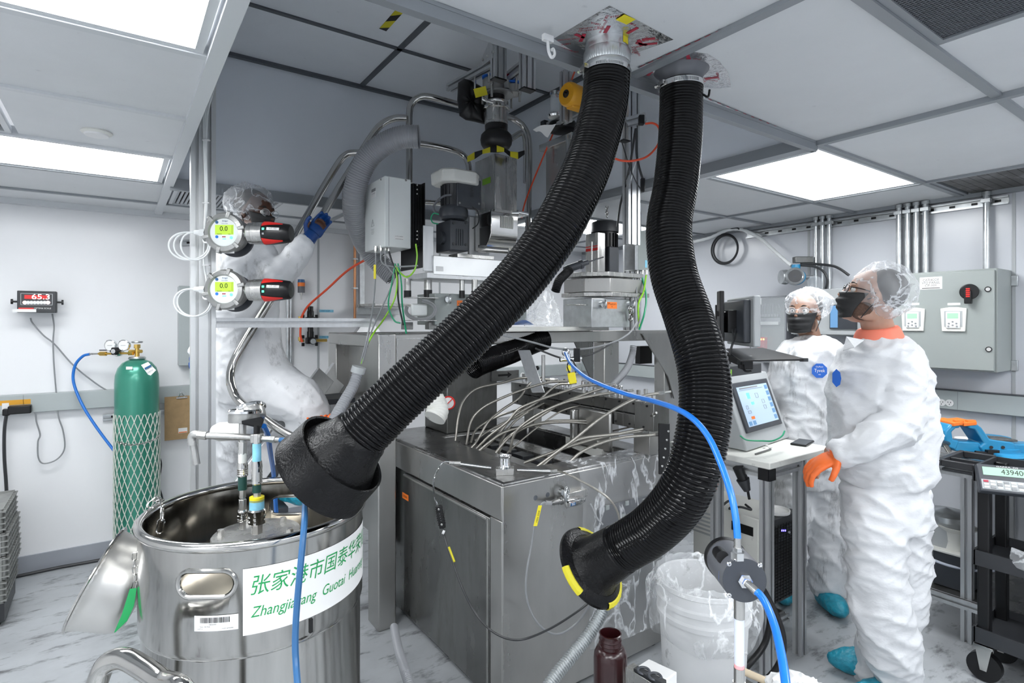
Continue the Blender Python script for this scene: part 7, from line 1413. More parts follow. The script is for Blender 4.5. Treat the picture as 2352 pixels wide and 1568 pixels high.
f0 = O1 + e2 * 1.02; obj('socket_face', MB().prism([f0, f0 + e1, f0 + e1 + e2 * .35, f0 + e2 * .35], V((0, 0, -.02))), 'blackm', ob)
for k_ in (.3, .7): cc_ = f0 + e1 * k_ + e2 * .18 + UP * .001; obj('socket_ring', MB().torus(cc_, UP, .014, .003, 20, 6), 'charcoal', ob)
gl = thing('rag_bundle', 'crumpled off-white rag at the bottom edge right of the tube', 'rag', P(1840, 1600, 1.5)); m = MB()
def rag(i, j):
    an = 2 * PI * i; th = PI * j; d_ = V((math.cos(an) * math.sin(th), math.sin(an) * math.sin(th), math.cos(th))); return P(1832, 1620, 1.5) + V((d_.x * .09, d_.y * .09, d_.z * .07)) * (1 + .22 * noise.noise(d_ * 4) + .10 * noise.noise(d_ * 11))
obj('cloth', m.grid(rag, 60, 30), 'white', gl); q = P(1832, 1620, 1.5); obj('tray', MB().bb(q.x - .12, q.x + .12, q.y - .12, q.y + .12, q.z - .10, q.z - .068), 'steeld', gl); obj('tray_post', MB().bb(q.x - .03, q.x + .03, q.y - .03, q.y + .03, 0, q.z - .10), 'steeld', gl)
one('wooden_handle', MB().cyl(P(1705, 1540, 1.6), P(1765, 1566, 1.55), .010, n=16).cyl(P(1765, 1566, 1.55), P(1860, 1610, 1.5), .010, n=16), 'wood', 'short wooden handle lying behind the sample tube', 'handle')
# ================= bench, vise, cart =================
bn = thing('work_bench', 'steel-topped bench on aluminium legs along the right wall', 'bench', (3.8, .6, 0)); bx0, by0_, by1_, bzt = 3.42, -.6, 1.26, .872
obj('top', MB().bb(bx0, X1 - .02, by0_, by1_, bzt - .012, bzt), 'steelb', bn, .003); obj('front_rail', extr(MB(), (bx0 + .02, by0_, bzt - .036), (bx0 + .02, by1_, bzt - .036), UP, .045, .04), 'alu', bn)
for y_ in (-.5, .44, .98): obj('leg', extr(MB(), (bx0 + .03, y_, 0), (bx0 + .03, y_, bzt - .06), EX, .045, .045), 'alu', bn); obj('leg', extr(MB(), (X1 - .1, y_, 0), (X1 - .1, y_, bzt - .012), EX, .045, .045), 'alu', bn)
obj('shelf', MB().bb(bx0 + .005, X1 - .1, by0_, by1_ - .03, .20, .212), 'steeld', bn); obj('shelf_rail', extr(MB(), (bx0 + .0, by0_, .19), (bx0 + .0, by1_, .19), UP, .045, .03), 'alu', bn)
obj('mid_shelf', MB().bb(bx0 + .04, X1 - .1, by0_, .52, .55, .57), 'steelb', bn)
vs = thing('bench_vise', 'bright blue bench vise with orange jaw pads on the bench', 'vise', P(2275, 1075, 2.95)); dv = 2.93
def vp(pts, ext=.10, d=dv): return MB().prism([P(u, v, d) for u, v in pts], FW * ext)
obj('front_jaw', vp([(2206, 971), (2184, 975), (2172, 990), (2172, 1012), (2180, 1028), (2196, 1034), (2205, 1012), (2190, 1010), (2187, 992), (2196, 984), (2206, 983)]), 'viseblue', vs, .008)
obj('slide_bar', vp([(2180, 1012), (2250, 1016), (2262, 1030), (2256, 1040), (2196, 1036), (2180, 1028)], .09, dv + .005), 'viseblue', vs, .006)
obj('rear_jaw', vp([(2225, 973), (2246, 974), (2256, 982), (2274, 1008), (2330, 1016), (2335, 1030), (2318, 1052), (2266, 1048), (2250, 1026), (2262, 1018), (2240, 986), (2225, 984)], .11, dv - .005), 'viseblue', vs, .008)
obj('spindle_housing', vp([(2326, 1018), (2400, 1022), (2410, 1052), (2330, 1050), (2318, 1040)], .09, dv), 'viseblue', vs, .008)
obj('anvil', vp([(2276, 1006), (2338, 1010), (2338, 1015), (2276, 1012)], .09, dv), 'steeld', vs, .002)
obj('swivel_base', MB().lathe([(.14, 0), (.15, .01), (.14, .02), (.115, .028), (.115, .045), (.09, .05)], P(2280, 1066, 3.02) * 1 + V((0, 0, bzt - P(2280, 1066, 3.02).z)), UP, 40, cap=True), 'viseblue', vs); qv = P(2280, 1066, 3.02); qv.z = bzt + .045
obj('neck', MB().cyl(qv, qv + UP * .05, .08, .075, 28), 'viseblue', vs)
for du in (-46, 46): q = P(2280 + du, 1066, 2.95); q.z = bzt; obj('base_lug', MB().box(q + UP * .01, (.10, .07, .018), (RT, FW, UP)), 'viseblue', vs, .006); m = MB(); bolt(m, q + UP * .019, UP, .012, .012); obj('bolt', m, 'polish', vs)
for u0, u1 in ((2190, 2212), (2214, 2244)):
    o = obj('jaw_pad', MB().prism([P(u0, 971, dv - .01), P(u1, 968, dv - .01), P(u1, 976, dv - .01), P(u0, 979, dv - .01)], FW * .13), 'orangel', vs, .002)
    for k in range(3): obj('pad_ridge', MB().box(P((u0 + u1) / 2, 966.5, dv + .01 + k * .04), (.045, .02, .012), (RT, FW, UP)), 'orangel', vs, .002)
obj('lock_handle', MB().cyl(P(2240, 1037, dv - .03), P(2280, 1042, dv - .03), .006).cyl(P(2274, 1034, dv - .02), P(2274, 1052, dv - .02), .014, n=12).box(P(2279, 1036, dv - .03), (.06, .02, .014), (RT, FW, UP)), 'black', vs); obj('tommy_bar', MB().cyl(P(2155, 1012, dv - .08), P(2178, 1018, dv), .010).cyl(P(2170, 1020, dv), P(2180, 1036, dv), .012), 'steeld', vs)
for u in (2277, 2304): obj('set_screw', MB().cyl(P(u, 1027, dv - .012), P(u, 1027, dv), .008, n=10), 'black', vs)
wd2 = P(2222, 1012, 3.2); one('white_roll', MB().lathe([(.001, 0), (.06, 0), (.06, .045), (.001, .046)], (wd2.x, wd2.y, bzt + .002), UP, 32), 'paper', 'white roll standing behind the vise jaws', 'roll')
cable('black_wire', [(2270, 1012, 3.3), (2285, 1001, 3.3), (2300, 1002, 3.3), (2312, 1012, 3.3)], .005, 'cabledk', 'black wire arching behind the vise')
ct_ = thing('utility_cart', 'black plastic utility cart at the right picture edge', 'cart', P(2262, 1500, 2.45)); cq = P(2262, 1300, 2.48); kx0, kx1, ky1, ky0 = cq.x, cq.x + .24, cq.y, cq.y - .75
for x_, y_ in ((kx0, ky1), (kx0, ky0), (kx1, ky1), (kx1, ky0)): obj('post', MB().bb(x_ - .022, x_ + .022, y_ - .022, y_ + .022, .16, .93), 'black', ct_, .006)
for z_ in (.90, .53, .19): m = MB(); m.bb(kx0 - .03, kx1 + .03, ky0 - .03, ky1 + .03, z_, z_ + .012); m.bb(kx0 - .035, kx0 - .025, ky0 - .03, ky1 + .03, z_ - .02, z_ + .045); m.bb(kx1 + .025, kx1 + .035, ky0 - .03, ky1 + .03, z_ - .02, z_ + .045); m.bb(kx0 - .035, kx1 + .035, ky1 + .025, ky1 + .035, z_ - .02, z_ + .045); m.bb(kx0 - .035, kx1 + .035, ky0 - .035, ky0 - .025, z_ - .02, z_ + .045); obj('tray', m, 'blackm', ct_)
hh = MB(); hh.bb(kx0 - .035, kx1 + .035, ky1 + .15, ky1 + .17, .92, .95); hh.bb(kx0 - .035, kx0 - .015, ky1 + .03, ky1 + .15, .92, .95); hh.bb(kx1 + .015, kx1 + .035, ky1 + .03, ky1 + .15, .92, .95); hh.bb(kx0 - .03, kx1 + .03, ky1 + .03, ky1 + .15, .90, .912); hh.bb(kx0 + .08, kx0 + .09, ky1 + .03, ky1 + .15, .912, .945); obj('handle_tray', hh, 'blackm', ct_, .003)
for x_, y_ in ((kx0, ky1), (kx0, ky0), (kx1, ky1), (kx1, ky0)):
    c_ = obj('caster', MB().cyl(V((x_, y_, .065)) - EX * .018, V((x_, y_, .065)) + EX * .018, .062, n=32), 'black', ct_); obj('caster_fork', MB().prism([V((x_ - .024, y_ - .03, .155)), V((x_ - .024, y_ + .03, .155)), V((x_ - .024, y_ + .012, .05)), V((x_ - .024, y_ - .012, .05))], (.004, 0, 0)).prism([V((x_ + .02, y_ - .03, .155)), V((x_ + .02, y_ + .03, .155)), V((x_ + .02, y_ + .012, .05)), V((x_ + .02, y_ - .012, .05))], (.004, 0, 0)).bb(x_ - .03, x_ + .03, y_ - .035, y_ + .035, .150, .162), 'polish', ct_, .001)
cs = thing('counting_scale', 'grey desktop display reading 439400 on the black cart', 'scale', P(2320, 1130, 2.3)); s0 = P(2318, 1101, 2.30); nx = (-EX * .75 - EY * .42 + UP * .5).normalized(); sx = UP.cross(nx).normalized(); sx = -sx if sx.dot(RT) < 0 else sx; sy = nx.cross(sx); sy = -sy if sy.z < 0 else sy
obj('body', MB().box(s0 - nx * .02, (.20, .115, .04), (sx, sy, nx)), 'charcoal', cs, .004)
lc = obj('display', MB().box(s0 + sy * .028 + nx * .001, (.165, .034, .002), (sx, sy, nx)), 'lcdg', cs); m = MB(); text(m, '439400', s0 + sy * .028 + nx * .0026 + sx * .02, sx, sy, .030, .085); obj('digits', m, 'black', lc, smooth=0)
kp_ = obj('keypad', MB().box(s0 - sy * .028 + nx * .001, (.185, .040, .002), (sx, sy, nx)), 'enclr', cs)
for i in range(8):
    for j in range(3): obj('key', MB().box(s0 + sx * (-.078 + i * .0222) + sy * (-.016 - j * .012) + nx * .0035, (.016, .008, .003), (sx, sy, nx)), 'redprint' if i == 0 and j == 0 else ('paper' if (i + j) % 3 else 'gcable'), kp_)
m = MB(); text(m, 'GARRA_DS', s0 + sy * .050 + nx * .001, sx, sy, .008, .07); obj('print', m, 'paper', cs, smooth=0)
lb = one('cart_label', MB().box(V((kx0 - .037, ky1 - .20, .895)), (.002, .34, .045)), 'black', 'orange and black label along the cart top edge', 'label'); obj('orange_patch', MB().box(V((kx0 - .0385, ky1 - .07, .895)), (.001, .045, .03)), 'orangel', lb); obj('orange_patch', MB().box(V((kx0 - .0385, ky1 - .14, .895)), (.001, .045, .03)), 'orangel', lb); m = MB(); text(m, 'AMXZEXR', V((kx0 - .0385, ky1 - .26, .895)), -EY, UP, .026, .14); obj('label_text', m, 'paper', lb, smooth=0)
c = P(2230, 1330, 3.05); gy = thing('plastic_bin', 'dark grey bin with white funnel flange on the bench shelf', 'bin', c); c.z = .213; c.x = 3.58
obj('bin', MB().box(c + UP * .09, (.16, .16, .18)), 'charcoal', gy, .006); obj('flange', MB().box(c + UP * .185, (.20, .20, .012)), 'offwhite', gy, .003); obj('funnel', MB().lathe([(.06, .19), (.055, .23), (.06, .28), (.085, .30), (.088, .308), (.075, .306), (.05, .27)], c, UP, 36), 'offwhite', gy)
c2 = V((3.62, 1.12, .213)); lb3 = thing('lidded_tub', 'grey lidded tub under the bench beside the tall worker', 'tub', c2); obj('tub', MB().lathe([(.001, .001), (.09, .001), (.10, .33), (.001, .33)], c2, UP, 36), 'enclr', lb3); obj('lid', MB().lathe([(.105, .32), (.108, .35), (.09, .362), (.04, .365), (.001, .38)], c2, UP, 36), 'galv', lb3)
one('clear_hose', MB().tube(cr([V((3.45, 1.18, .36)), V((3.5, 1.05, .33)), V((3.52, .9, .36)), V((3.55, .78, .46)), V((3.60, .70, .5))], 8), .007, 10), 'tubew', 'clear hose running from the tub to the white funnel', 'hose')
one('dark_box', MB().bb(3.5, 3.95, .55, 1.0, .215, .40), 'black', 'long black box at the back of the bench shelf', 'box', bev=.006) if 0 else None
one('bin_liner', MB().grid(lambda i, j: P(2338 + 14 * i, 1265 + 40 * j, 2.35) + FW * (.04 * math.sin(5 * i + 3 * j)), 8, 8), 'filmw', 'scrap of clear film on the cart middle tray', 'plastic film')
# ================= people =================
def remesh(name, mb, vox, m, parent, smooth=4, wr=0., wf=(7, 7, 7), seed=0, **kw):
    me = bpy.data.meshes.new('t'); me.from_pydata(mb.v, [], mb.f); o = bpy.data.objects.new('t', me); COL.objects.link(o)
    r = o.modifiers.new('r', 'REMESH'); r.mode = 'VOXEL'; r.voxel_size = vox
    if smooth: s_ = o.modifiers.new('s', 'SMOOTH'); s_.factor = .5; s_.iterations = smooth
    bpy.context.view_layer.update(); nm = bpy.data.meshes.new_from_object(o.evaluated_get(bpy.context.evaluated_depsgraph_get()))
    bpy.data.objects.remove(o)
    q = MB(); nrm = [v.normal.copy() for v in nm.vertices]; co = [v.co.copy() for v in nm.vertices]
    if wr:
        for i, (p, n_) in enumerate(zip(co, nrm)):
            a = noise.noise(V((p.x * wf[0] + seed, p.y * wf[1], p.z * wf[2]))); w_ = noise.noise(V((p.x * 3, p.y * 3, p.z * 3 + seed)))
            b = noise.noise(V(((p.x + .3 * p.z + .06 * w_) * wf[0] * 1.9, (p.y - .3 * p.z) * wf[1] * 1.9, (p.z + .5 * p.x + .08 * w_) * wf[2] * 2.3 + seed)))
            c_ = noise.noise(V(((p.x - .6 * p.z) * wf[0] * 3.6, p.y * wf[1] * 3.6, (p.z - .4 * p.x) * wf[2] * 4.2 + seed)))
            co[i] = p + n_ * (wr * ((1 - abs(a)) ** 2 * 1.0 - .55 + .75 * ((1 - abs(b)) ** 3 - .4) + .35 * ((1 - abs(c_)) ** 3 - .4)))
    q.v = co; q.f = [tuple(p.vertices) for p in nm.polygons]; q.mi = [0] * len(q.f); bpy.data.meshes.remove(nm)
    return obj(name, q, m, parent, smooth=80, **kw)
def ring(c, X, Y, a, b, n=24): return [V(c) + X * (a * math.cos(2 * PI * i / n)) + Y * (b * math.sin(2 * PI * i / n)) for i in range(n)]
def loft(mb, L, X=None, Y=None, k=4):
    """L: (u, v, half px, half depth m, d)"""
    X = X or RT; Y = Y or FW; pts = cr([V((u, v, d)) for u, v, a, b, d in L], k); ab = cr([V((a, b, 0)) for u, v, a, b, d in L], k)
    mb.rings([ring(P(p.x, p.y, p.z), X, Y, q.x * p.z / F, q.y) for p, q in zip(pts, ab)])
def limb(mb, pts, rs, k=5, n=18): q = cr(pts, k); r = [v.x for v in cr([V((x, 0, 0)) for x in rs], k)]; mb.tube(q, r, n)
def head_geo(mb, c, f, l, u, s=1.):
    Q = lambda x, y, z: c + f * (x * s) + l * (y * s) + u * (z * s); ax = (f, l, u)
    mb.ball(Q(-.012, 0, .03), (.097 * s, .076 * s, .090 * s), 24, 16, ax); mb.ball(Q(.030, 0, -.035), (.062 * s, .058 * s, .080 * s), 20, 14, ax); mb.ball(Q(.062, 0, -.095), (.022 * s, .026 * s, .018 * s), 14, 8, ax)
    for sg in (1, -1):
        mb.ball(Q(.058, sg * .034, -.018), (.024 * s, .024 * s, .022 * s), 12, 8, ax); mb.ball(Q(.070, sg * .030, .030), (.018 * s, .026 * s, .009 * s), 12, 8, ax)
        mb.ball(Q(-.004, sg * .078, -.008), (.018 * s, .010 * s, .031 * s), 12, 8, ax); mb.ball(Q(.002, sg * .050, -.070), (.045 * s, .012 * s, .030 * s), 12, 8, ax)
    mb.tube([Q(.080, 0, .022), Q(.094, 0, .0), Q(.106, 0, -.020), Q(.098, 0, -.028)], [.008 * s, .010 * s, .014 * s, .010 * s], 12); mb.ball(Q(.088, .010, -.026), (.010 * s, .009 * s, .008 * s), 8, 6, ax); mb.ball(Q(.088, -.010, -.026), (.010 * s, .009 * s, .008 * s), 8, 6, ax)
    mb.ball(Q(.082, 0, -.050), (.012 * s, .024 * s, .006 * s), 12, 6, ax); mb.ball(Q(.080, 0, -.060), (.012 * s, .022 * s, .007 * s), 12, 6, ax)
    return Q
def hand_geo(mb, c, fd, nd, thumb=1, curl=.5, s=1.):
    fd = V(fd).normalized(); nd = V(nd); nd = (nd - fd * nd.dot(fd)).normalized(); sd = fd.cross(nd).normalized() * thumb
    mb.ball(c + fd * .045 * s, (.048 * s, .042 * s, .016 * s), 14, 10, (fd, sd, nd)); mb.ball(c, (.032 * s, .028 * s, .02 * s), 12, 8, (fd, sd, nd))
    for k, (off, L_) in enumerate(((.030, .072), (.010, .082), (-.010, .076), (-.029, .060))):
        b = c + fd * .082 * s + sd * off * s; a1 = curl * .6; d1 = (fd * math.cos(a1) + nd * math.sin(a1)); a2 = curl * 1.5; d2_ = (fd * math.cos(a2) + nd * math.sin(a2)); a3 = curl * 2.2; d3 = (fd * math.cos(a3) + nd * math.sin(a3)); q = [b - fd * .02 * s, b, b + d1 * L_ * .45 * s]; q.append(q[-1] + d2_ * L_ * .32 * s); q.append(q[-1] + d3 * L_ * .25 * s); mb.tube(q, [.0105 * s, .0105 * s, .0095 * s, .009 * s, .0075 * s], 10)
    b = c + sd * .028 * s + fd * .015 * s; q = [b, b + (sd * .7 + fd * .6 + nd * .3) * .032 * s]; q.append(q[-1] + (sd * .3 + fd * .8 + nd * .5) * .028 * s); q.append(q[-1] + (fd * .8 + nd * .6) * .022 * s); mb.tube(q, [.014 * s, .012 * s, .0105 * s, .009 * s], 10)
def face_bits(t, Q, f, l, u, skin, glasses='dark', beard=True, seed=0, netw=(.130, .118, .105), netc=(-.045, 0, .055), s=1.):
    ax = (f, l, u)
    for sg in (1, -1):
        obj('eye', MB().ball(Q(.070, sg * .031, .012), .0125, 14, 10, ax), 'eyew', t); obj('iris', MB().ball(Q(.0785, sg * .031, .013), .0062, 12, 8, ax), 'hair', t)
        obj('eyebrow', MB().tube(cr([Q(.080, sg * .014, .034), Q(.083, sg * .030, .040), Q(.070, sg * .050, .035)], 4), [.003, .003, .003, .004, .004, .004, .003, .002, .002], 6), 'hair', t)
    # mask
    def mk(i, j):
        y = (i - .5) * 2; z = j; a = y * 1.25 * (1 - .34 * z); r_ = .097 + .024 * (1 - abs(y)) ** .8 * math.sin(PI * min(1, .25 + z * .9)) ; zz = -.004 - .108 * z + .012 * abs(y) ** 2 - (.010 if z < .1 else 0) * 0
        x = r_ * math.cos(a) + .004 * math.sin(z * 22) * (1 - abs(y)) - .016 * max(0, z - .75) * 2; return Q(x - .008, .078 * math.sin(a) / math.sin(1.25) * (1 - .06 * z), zz)
    mo_ = obj('face_mask', MB().grid(mk, 30, 24), 'maskb', t); sdm = mo_.modifiers.new('s', 'SOLIDIFY'); sdm.thickness = .002
    for sg in (1, -1):
        for z0, z1_ in ((-.016, .0), (-.095, -.02)): obj('mask_strap', MB().tube(cr([Q(.020, sg * .074, z0), Q(.008, sg * .082, (z0 + z1_) / 2), Q(-.008, sg * .088, z1_)], 5), .0022, 6), 'maskb', t)
    # glasses
    gm = 'black' if glasses == 'dark' else 'glass'
    for sg in (1, -1):
        rim = [Q(.097 - .10 * (abs(y_) - .03) ** 1 * (1 if abs(y_) > .03 else .3), y_, z_) for y_, z_ in [(sg * (.034 + .027 * math.cos(a_)), .010 + .019 * math.sin(a_)) for a_ in [2 * PI * k / 20 for k in range(20)]]]
        obj('glasses_rim', MB().tube(rim, .0016 if glasses == 'dark' else .0012, 6, closed=True), gm if glasses == 'dark' else 'enclr', t)
        cc_ = sum(rim, V()) / 20; obj('glasses_lens', MB().add([cc_] + rim, [(0, k + 1, (k + 1) % 20 + 1) for k in range(20)]), 'glass', t)
        obj('glasses_arm', MB().tube(cr([Q(.090, sg * .060, .016), Q(.05, sg * .077, .018), Q(.0, sg * .083, .014)], 4), .0022, 6), gm, t)
    obj('glasses_bridge', MB().tube([Q(.100, .010, .014), Q(.103, 0, .017), Q(.100, -.010, .014)], .002, 6), gm, t)
    if beard:
        for SG in (1, -1): obj('beard', MB().ball(Q(.016, SG * .032, -.058), (.050 * s, .0345 * s, .044 * s), 18, 12, ax), 'beard', t)
    obj('hair', MB().ball(Q(-.036, 0, .044), (.090, .0815, .088), 24, 16, ax), 'hair', t)
    n0, n1, n2 = netc
    def nf(i, j):
        an = 2 * PI * i; th = PI * (.02 + .96 * j); d_ = V((math.cos(an) * math.sin(th), math.sin(an) * math.sin(th), math.cos(th)))
        w_ = noise.noise(V((d_.x * 2 + seed, d_.y * 2, d_.z * 2))) * .10 + (1 - abs(noise.noise(V((d_.x * 4 + seed, d_.y * 5, d_.z * 2.2))))) ** 3 * .07 + (1 - abs(noise.noise(V((d_.x * 9 + seed, d_.y * 9, d_.z * 7))))) ** 3 * .035
        r_ = 1 + w_ - .03; x, y, z = d_.x * netw[0] * r_, d_.y * netw[1] * r_, d_.z * netw[2] * r_
        p = V((n0 + x, n1 + y, n2 + z))
        # gathered band running from the forehead down behind the ear
        lim = .040 - (p.x - .06) * -.62 if False else None
        zb = .070 + (p.x - .09) * .85
        if p.z < zb: 
            k = min(1, (zb - p.z) / .05); cx_, cz_ = -.015, zb; rr_ = math.hypot(p.x - cx_, p.y); tgt = .088
            if rr_ > 1e-5: q_ = 1 - k * (1 - min(1, tgt / rr_)); p = V((cx_ + (p.x - cx_) * q_, p.y * q_, max(p.z, zb - .03 - .02 * k)))
        return Q(p.x, p.y, p.z)
    obj('hair_net', MB().grid(nf, 72, 40), 'hairnet', t)
def sticker(t, c, nrm, R):
    nrm = V(nrm).normalized(); X = UP.cross(nrm).normalized(); X = X if X.dot(RT) > 0 else -X; Y = nrm.cross(X); Y = Y if Y.z > 0 else -Y
    m = MB().add([c + nrm * .001 + (X * math.cos(PI / 8 + k * PI / 4) + Y * math.sin(PI / 8 + k * PI / 4)) * R for k in range(8)], [tuple(range(8))]); o = obj('suit_sticker', m, 'sticker', t)
    m = MB(); text(m, 'Tyvek', c + nrm * .0022, X, Y, R * .6, R * 1.3); text(m, 'DuPont', c + nrm * .0022 + Y * R * .5, X, Y, R * .28); text(m, '400', c + nrm * .0022 - Y * R * .5, X, Y, R * .2); obj('sticker_text', m, 'paper', o, smooth=0)

# ---- tall worker on the right
d = 2.32
t1 = MB(); fh = (-RT * .90 + FW * .34 + UP * .30).normalized(); lh = UP.cross(fh).normalized(); uh = fh.cross(lh); hc = P(1998, 683, d)
Q1 = head_geo(t1, hc, fh, lh, uh, 1.0)
limb(t1, [Q1(-.03, 0, -.02), P(2012, 735, d), P(2022, 775, d + .02), P(2025, 830, d + .03)], [.062, .058, .066, .10])
limb(t1, [P(2025, 800, d), P(2020, 900, d), P(2015, 1000, d), P(2030, 1080, d)], [.11, .13, .12, .11])
def legs(mb, Ls, r): 
    for L_ in Ls: limb(mb, [P(*q) for q in L_], r)
LG1 = [[(2010, 1090, d + .02), (2010, 1200, d - .02), (2010, 1320, d - .06), (2030, 1450, d - .02), (2060, 1590, d + .0)], [(2050, 1090, d + .06), (2060, 1200, d + .10), (2050, 1330, d + .10), (2025, 1450, d + .12), (2018, 1530, d + .16)]]
legs(t1, LG1, [.085, .08, .06, .055, .045])
sh = P(2055, 828, d - .06); el = P(2055, 970, d - .14); wr_ = P(1925, 1042, d - .14); limb(t1, [sh, sh.lerp(el, .5), el, el.lerp(wr_, .5), wr_], [.055, .05, .042, .04, .03]); limb(t1, [P(1990, 820, d + .17), P(1970, 940, d + .22), P(1935, 1010, d + .15), P(1910, 1040, d + .02)], [.055, .05, .042, .03])
hd_d = (P(1868, 1072, d - .12) - wr_).normalized(); hand_geo(t1, wr_, hd_d, RT - UP * .4, 1, .55, .86)
w1 = remesh('person', t1, .0055, 'skin', None, 3, label='tall person in clean white coverall and orange glove looking up, at right', cat='person')
face_bits(w1, Q1, fh, lh, uh, 'skin', 'dark', True, 3, (.118, .115, .112), (-.040, 0, .040))
g_ = MB(); hand_geo(g_, wr_ + hd_d * .002, hd_d, RT - UP * .4, 1, .55, 1.12); limb(g_, [wr_ - hd_d * .06, wr_, wr_ + hd_d * .02], [.037, .036, .034]); remesh('orange_glove', g_, .004, 'gloveo', w1, 2)
c1 = MB()
loft(c1, [(2022, 772, 40, .08, d), (2020, 790, 66, .12, d), (2016, 815, 84, .15, d), (2018, 860, 98, .17, d), (2022, 930, 108, .17, d), (2026, 1000, 112, .17, d), (2028, 1060, 106, .17, d), (2034, 1096, 92, .15, d), (2032, 1112, 82, .14, d), (2034, 1150, 90, .15, d), (2036, 1200, 90, .15, d)])
loft(c1, [(2012, 1120, 68, .11, d - .02), (2012, 1200, 66, .11, d - .04), (2014, 1300, 60, .10, d - .06), (2024, 1400, 62, .10, d - .05), (2044, 1480, 62, .10, d - .03), (2058, 1545, 54, .09, d), (2060, 1590, 48, .085, d)])
loft(c1, [(2058, 1120, 66, .11, d + .06), (2064, 1200, 66, .11, d + .08), (2066, 1300, 60, .11, d + .10), (2054, 1400, 60, .10, d + .11), (2030, 1480, 56, .09, d + .13), (2014, 1535, 48, .08, d + .15), (2016, 1566, 44, .075, d + .165)])
limb(c1, [P(2055, 818, d - .08), P(2066, 880, d - .12), P(2058, 975, d - .15), P(2005, 1010, d - .19), P(1950, 1035, d - .155), P(1918, 1046, d - .14)], [.078, .082, .080, .066, .054, .044])
limb(c1, [P(1990, 820, d + .14), P(1970, 930, d + .20), P(1940, 1000, d + .13)], [.085, .075, .05])
remesh('coverall', c1, .009, 'tyvek', w1, 4, .019, (3.6, 3.6, 5.2), 1.7)
col_ = MB()
Xc, Yc = (RT + UP * .16).normalized(), (FW + UP * .05).normalized(); loft(col_, [(2016, 752, 42, .074, d), (2016, 766, 48, .086, d), (2018, 782, 52, .092, d)], Xc, Yc, 3); remesh('shirt_collar', col_, .007, 'coral', w1, 2)
cl2 = MB()
for a0_, (u, v), (u2, v2) in ((0, (1938, 772), (1925, 800)),): cl2.prism([P(1944, 774, d - .10), P(1984, 782, d - .13), P(1962, 798, d - .16), P(1936, 806, d - .12)], (0, 0, .003))
obj('suit_collar_flap', cl2, 'tyvek', w1)
sc2 = P(1921, 868, d - .105); q = obj('suit_sticker', MB().add([sc2 + (RT * x + UP * y) + FW * z for x, y, z in ((.0, .036, .0), (.007, .024, -.014), (.009, 0, -.018), (.007, -.024, -.014), (0, -.036, 0), (-.008, -.018, .014), (-.008, .018, .014))], [tuple(range(7))]), 'sticker', w1)
def shoe(t, c, fd, L_=.30, hh=.11, seed=0):
    fd = V(fd).normalized(); sd = UP.cross(fd); m = MB(); m.ball(c + fd * .06 + UP * (hh * .42), (L_ * .52, .062, hh * .45), 20, 12, (fd, sd, UP)); m.ball(c + UP * hh * .62 - fd * .03, (.075, .062, hh * .55), 16, 10, (fd, sd, UP)); m.ball(c + fd * .02 + UP * .025, (L_ * .55, .060, .024), 20, 8, (fd, sd, UP))
    remesh('shoe_cover', m, .006, 'shoe', t, 3, .005, (14, 14, 10), seed)
s1 = PZ(1955, 1558, .0); s1.z = .004; shoe(w1, P(2025, 1600, d + .17) * 1 + V((0, 0, .004 - P(2025, 1600, d + .17).z)), -RT * .9 + FW * .3, .30, .13, 1); q = P(2060, 1600, d); shoe(w1, V((q.x, q.y, .004)), -RT * .9 - FW * .1, .30, .12, 2)

# ---- second worker, left of him
d = 3.14
t2 = MB(); f2 = (-RT * .72 - FW * .66 + UP * .10).normalized(); l2 = UP.cross(f2).normalized(); u2 = f2.cross(l2); hc = P(1846, 722, d)
Q2 = head_geo(t2, hc, f2, l2, u2, 1.0)
limb(t2, [Q2(-.02, 0, -.02), P(1858, 762, d + .02), P(1864, 790, d + .02), P(1862, 830, d)], [.058, .054, .060, .09]); limb(t2, [P(1860, 820, d), P(1855, 900, d), P(1852, 980, d), P(1850, 1050, d)], [.11, .12, .11, .12])
LG2 = [[(1825, 1070, d), (1812, 1180, d), (1805, 1290, d + .05), (1800, 1380, d + .12)], [(1880, 1070, d), (1890, 1180, d - .02), (1895, 1290, d), (1898, 1375, d + .02)]]
legs(t2, LG2, [.085, .07, .06, .045])
limb(t2, [P(1800, 825, d), P(1785, 900, d + .04), P(1795, 960, d + .12), P(1832, 1000, d + .22)], [.05, .045, .04, .03]); limb(t2, [P(1925, 820, d + .02), P(1938, 900, d + .04), P(1925, 960, d + .14), P(1880, 1000, d + .22)], [.05, .045, .04, .03])
hand_geo(t2, P(1832, 1000, d + .22), RT * .8 - UP * .3, FW, 1, .5); hand_geo(t2, P(1880, 1000, d + .23), -RT * .8 - UP * .3, FW, -1, .5)
w2 = remesh('person', t2, .006, 'skin2', None, 3, label='person in soot-stained white coverall behind the desk, bushy white hair net and clear glasses', cat='person')
face_bits(w2, Q2, f2, l2, u2, 'skin2', 'clear', True, 8, (.118, .118, .092), (-.040, .010, .062))
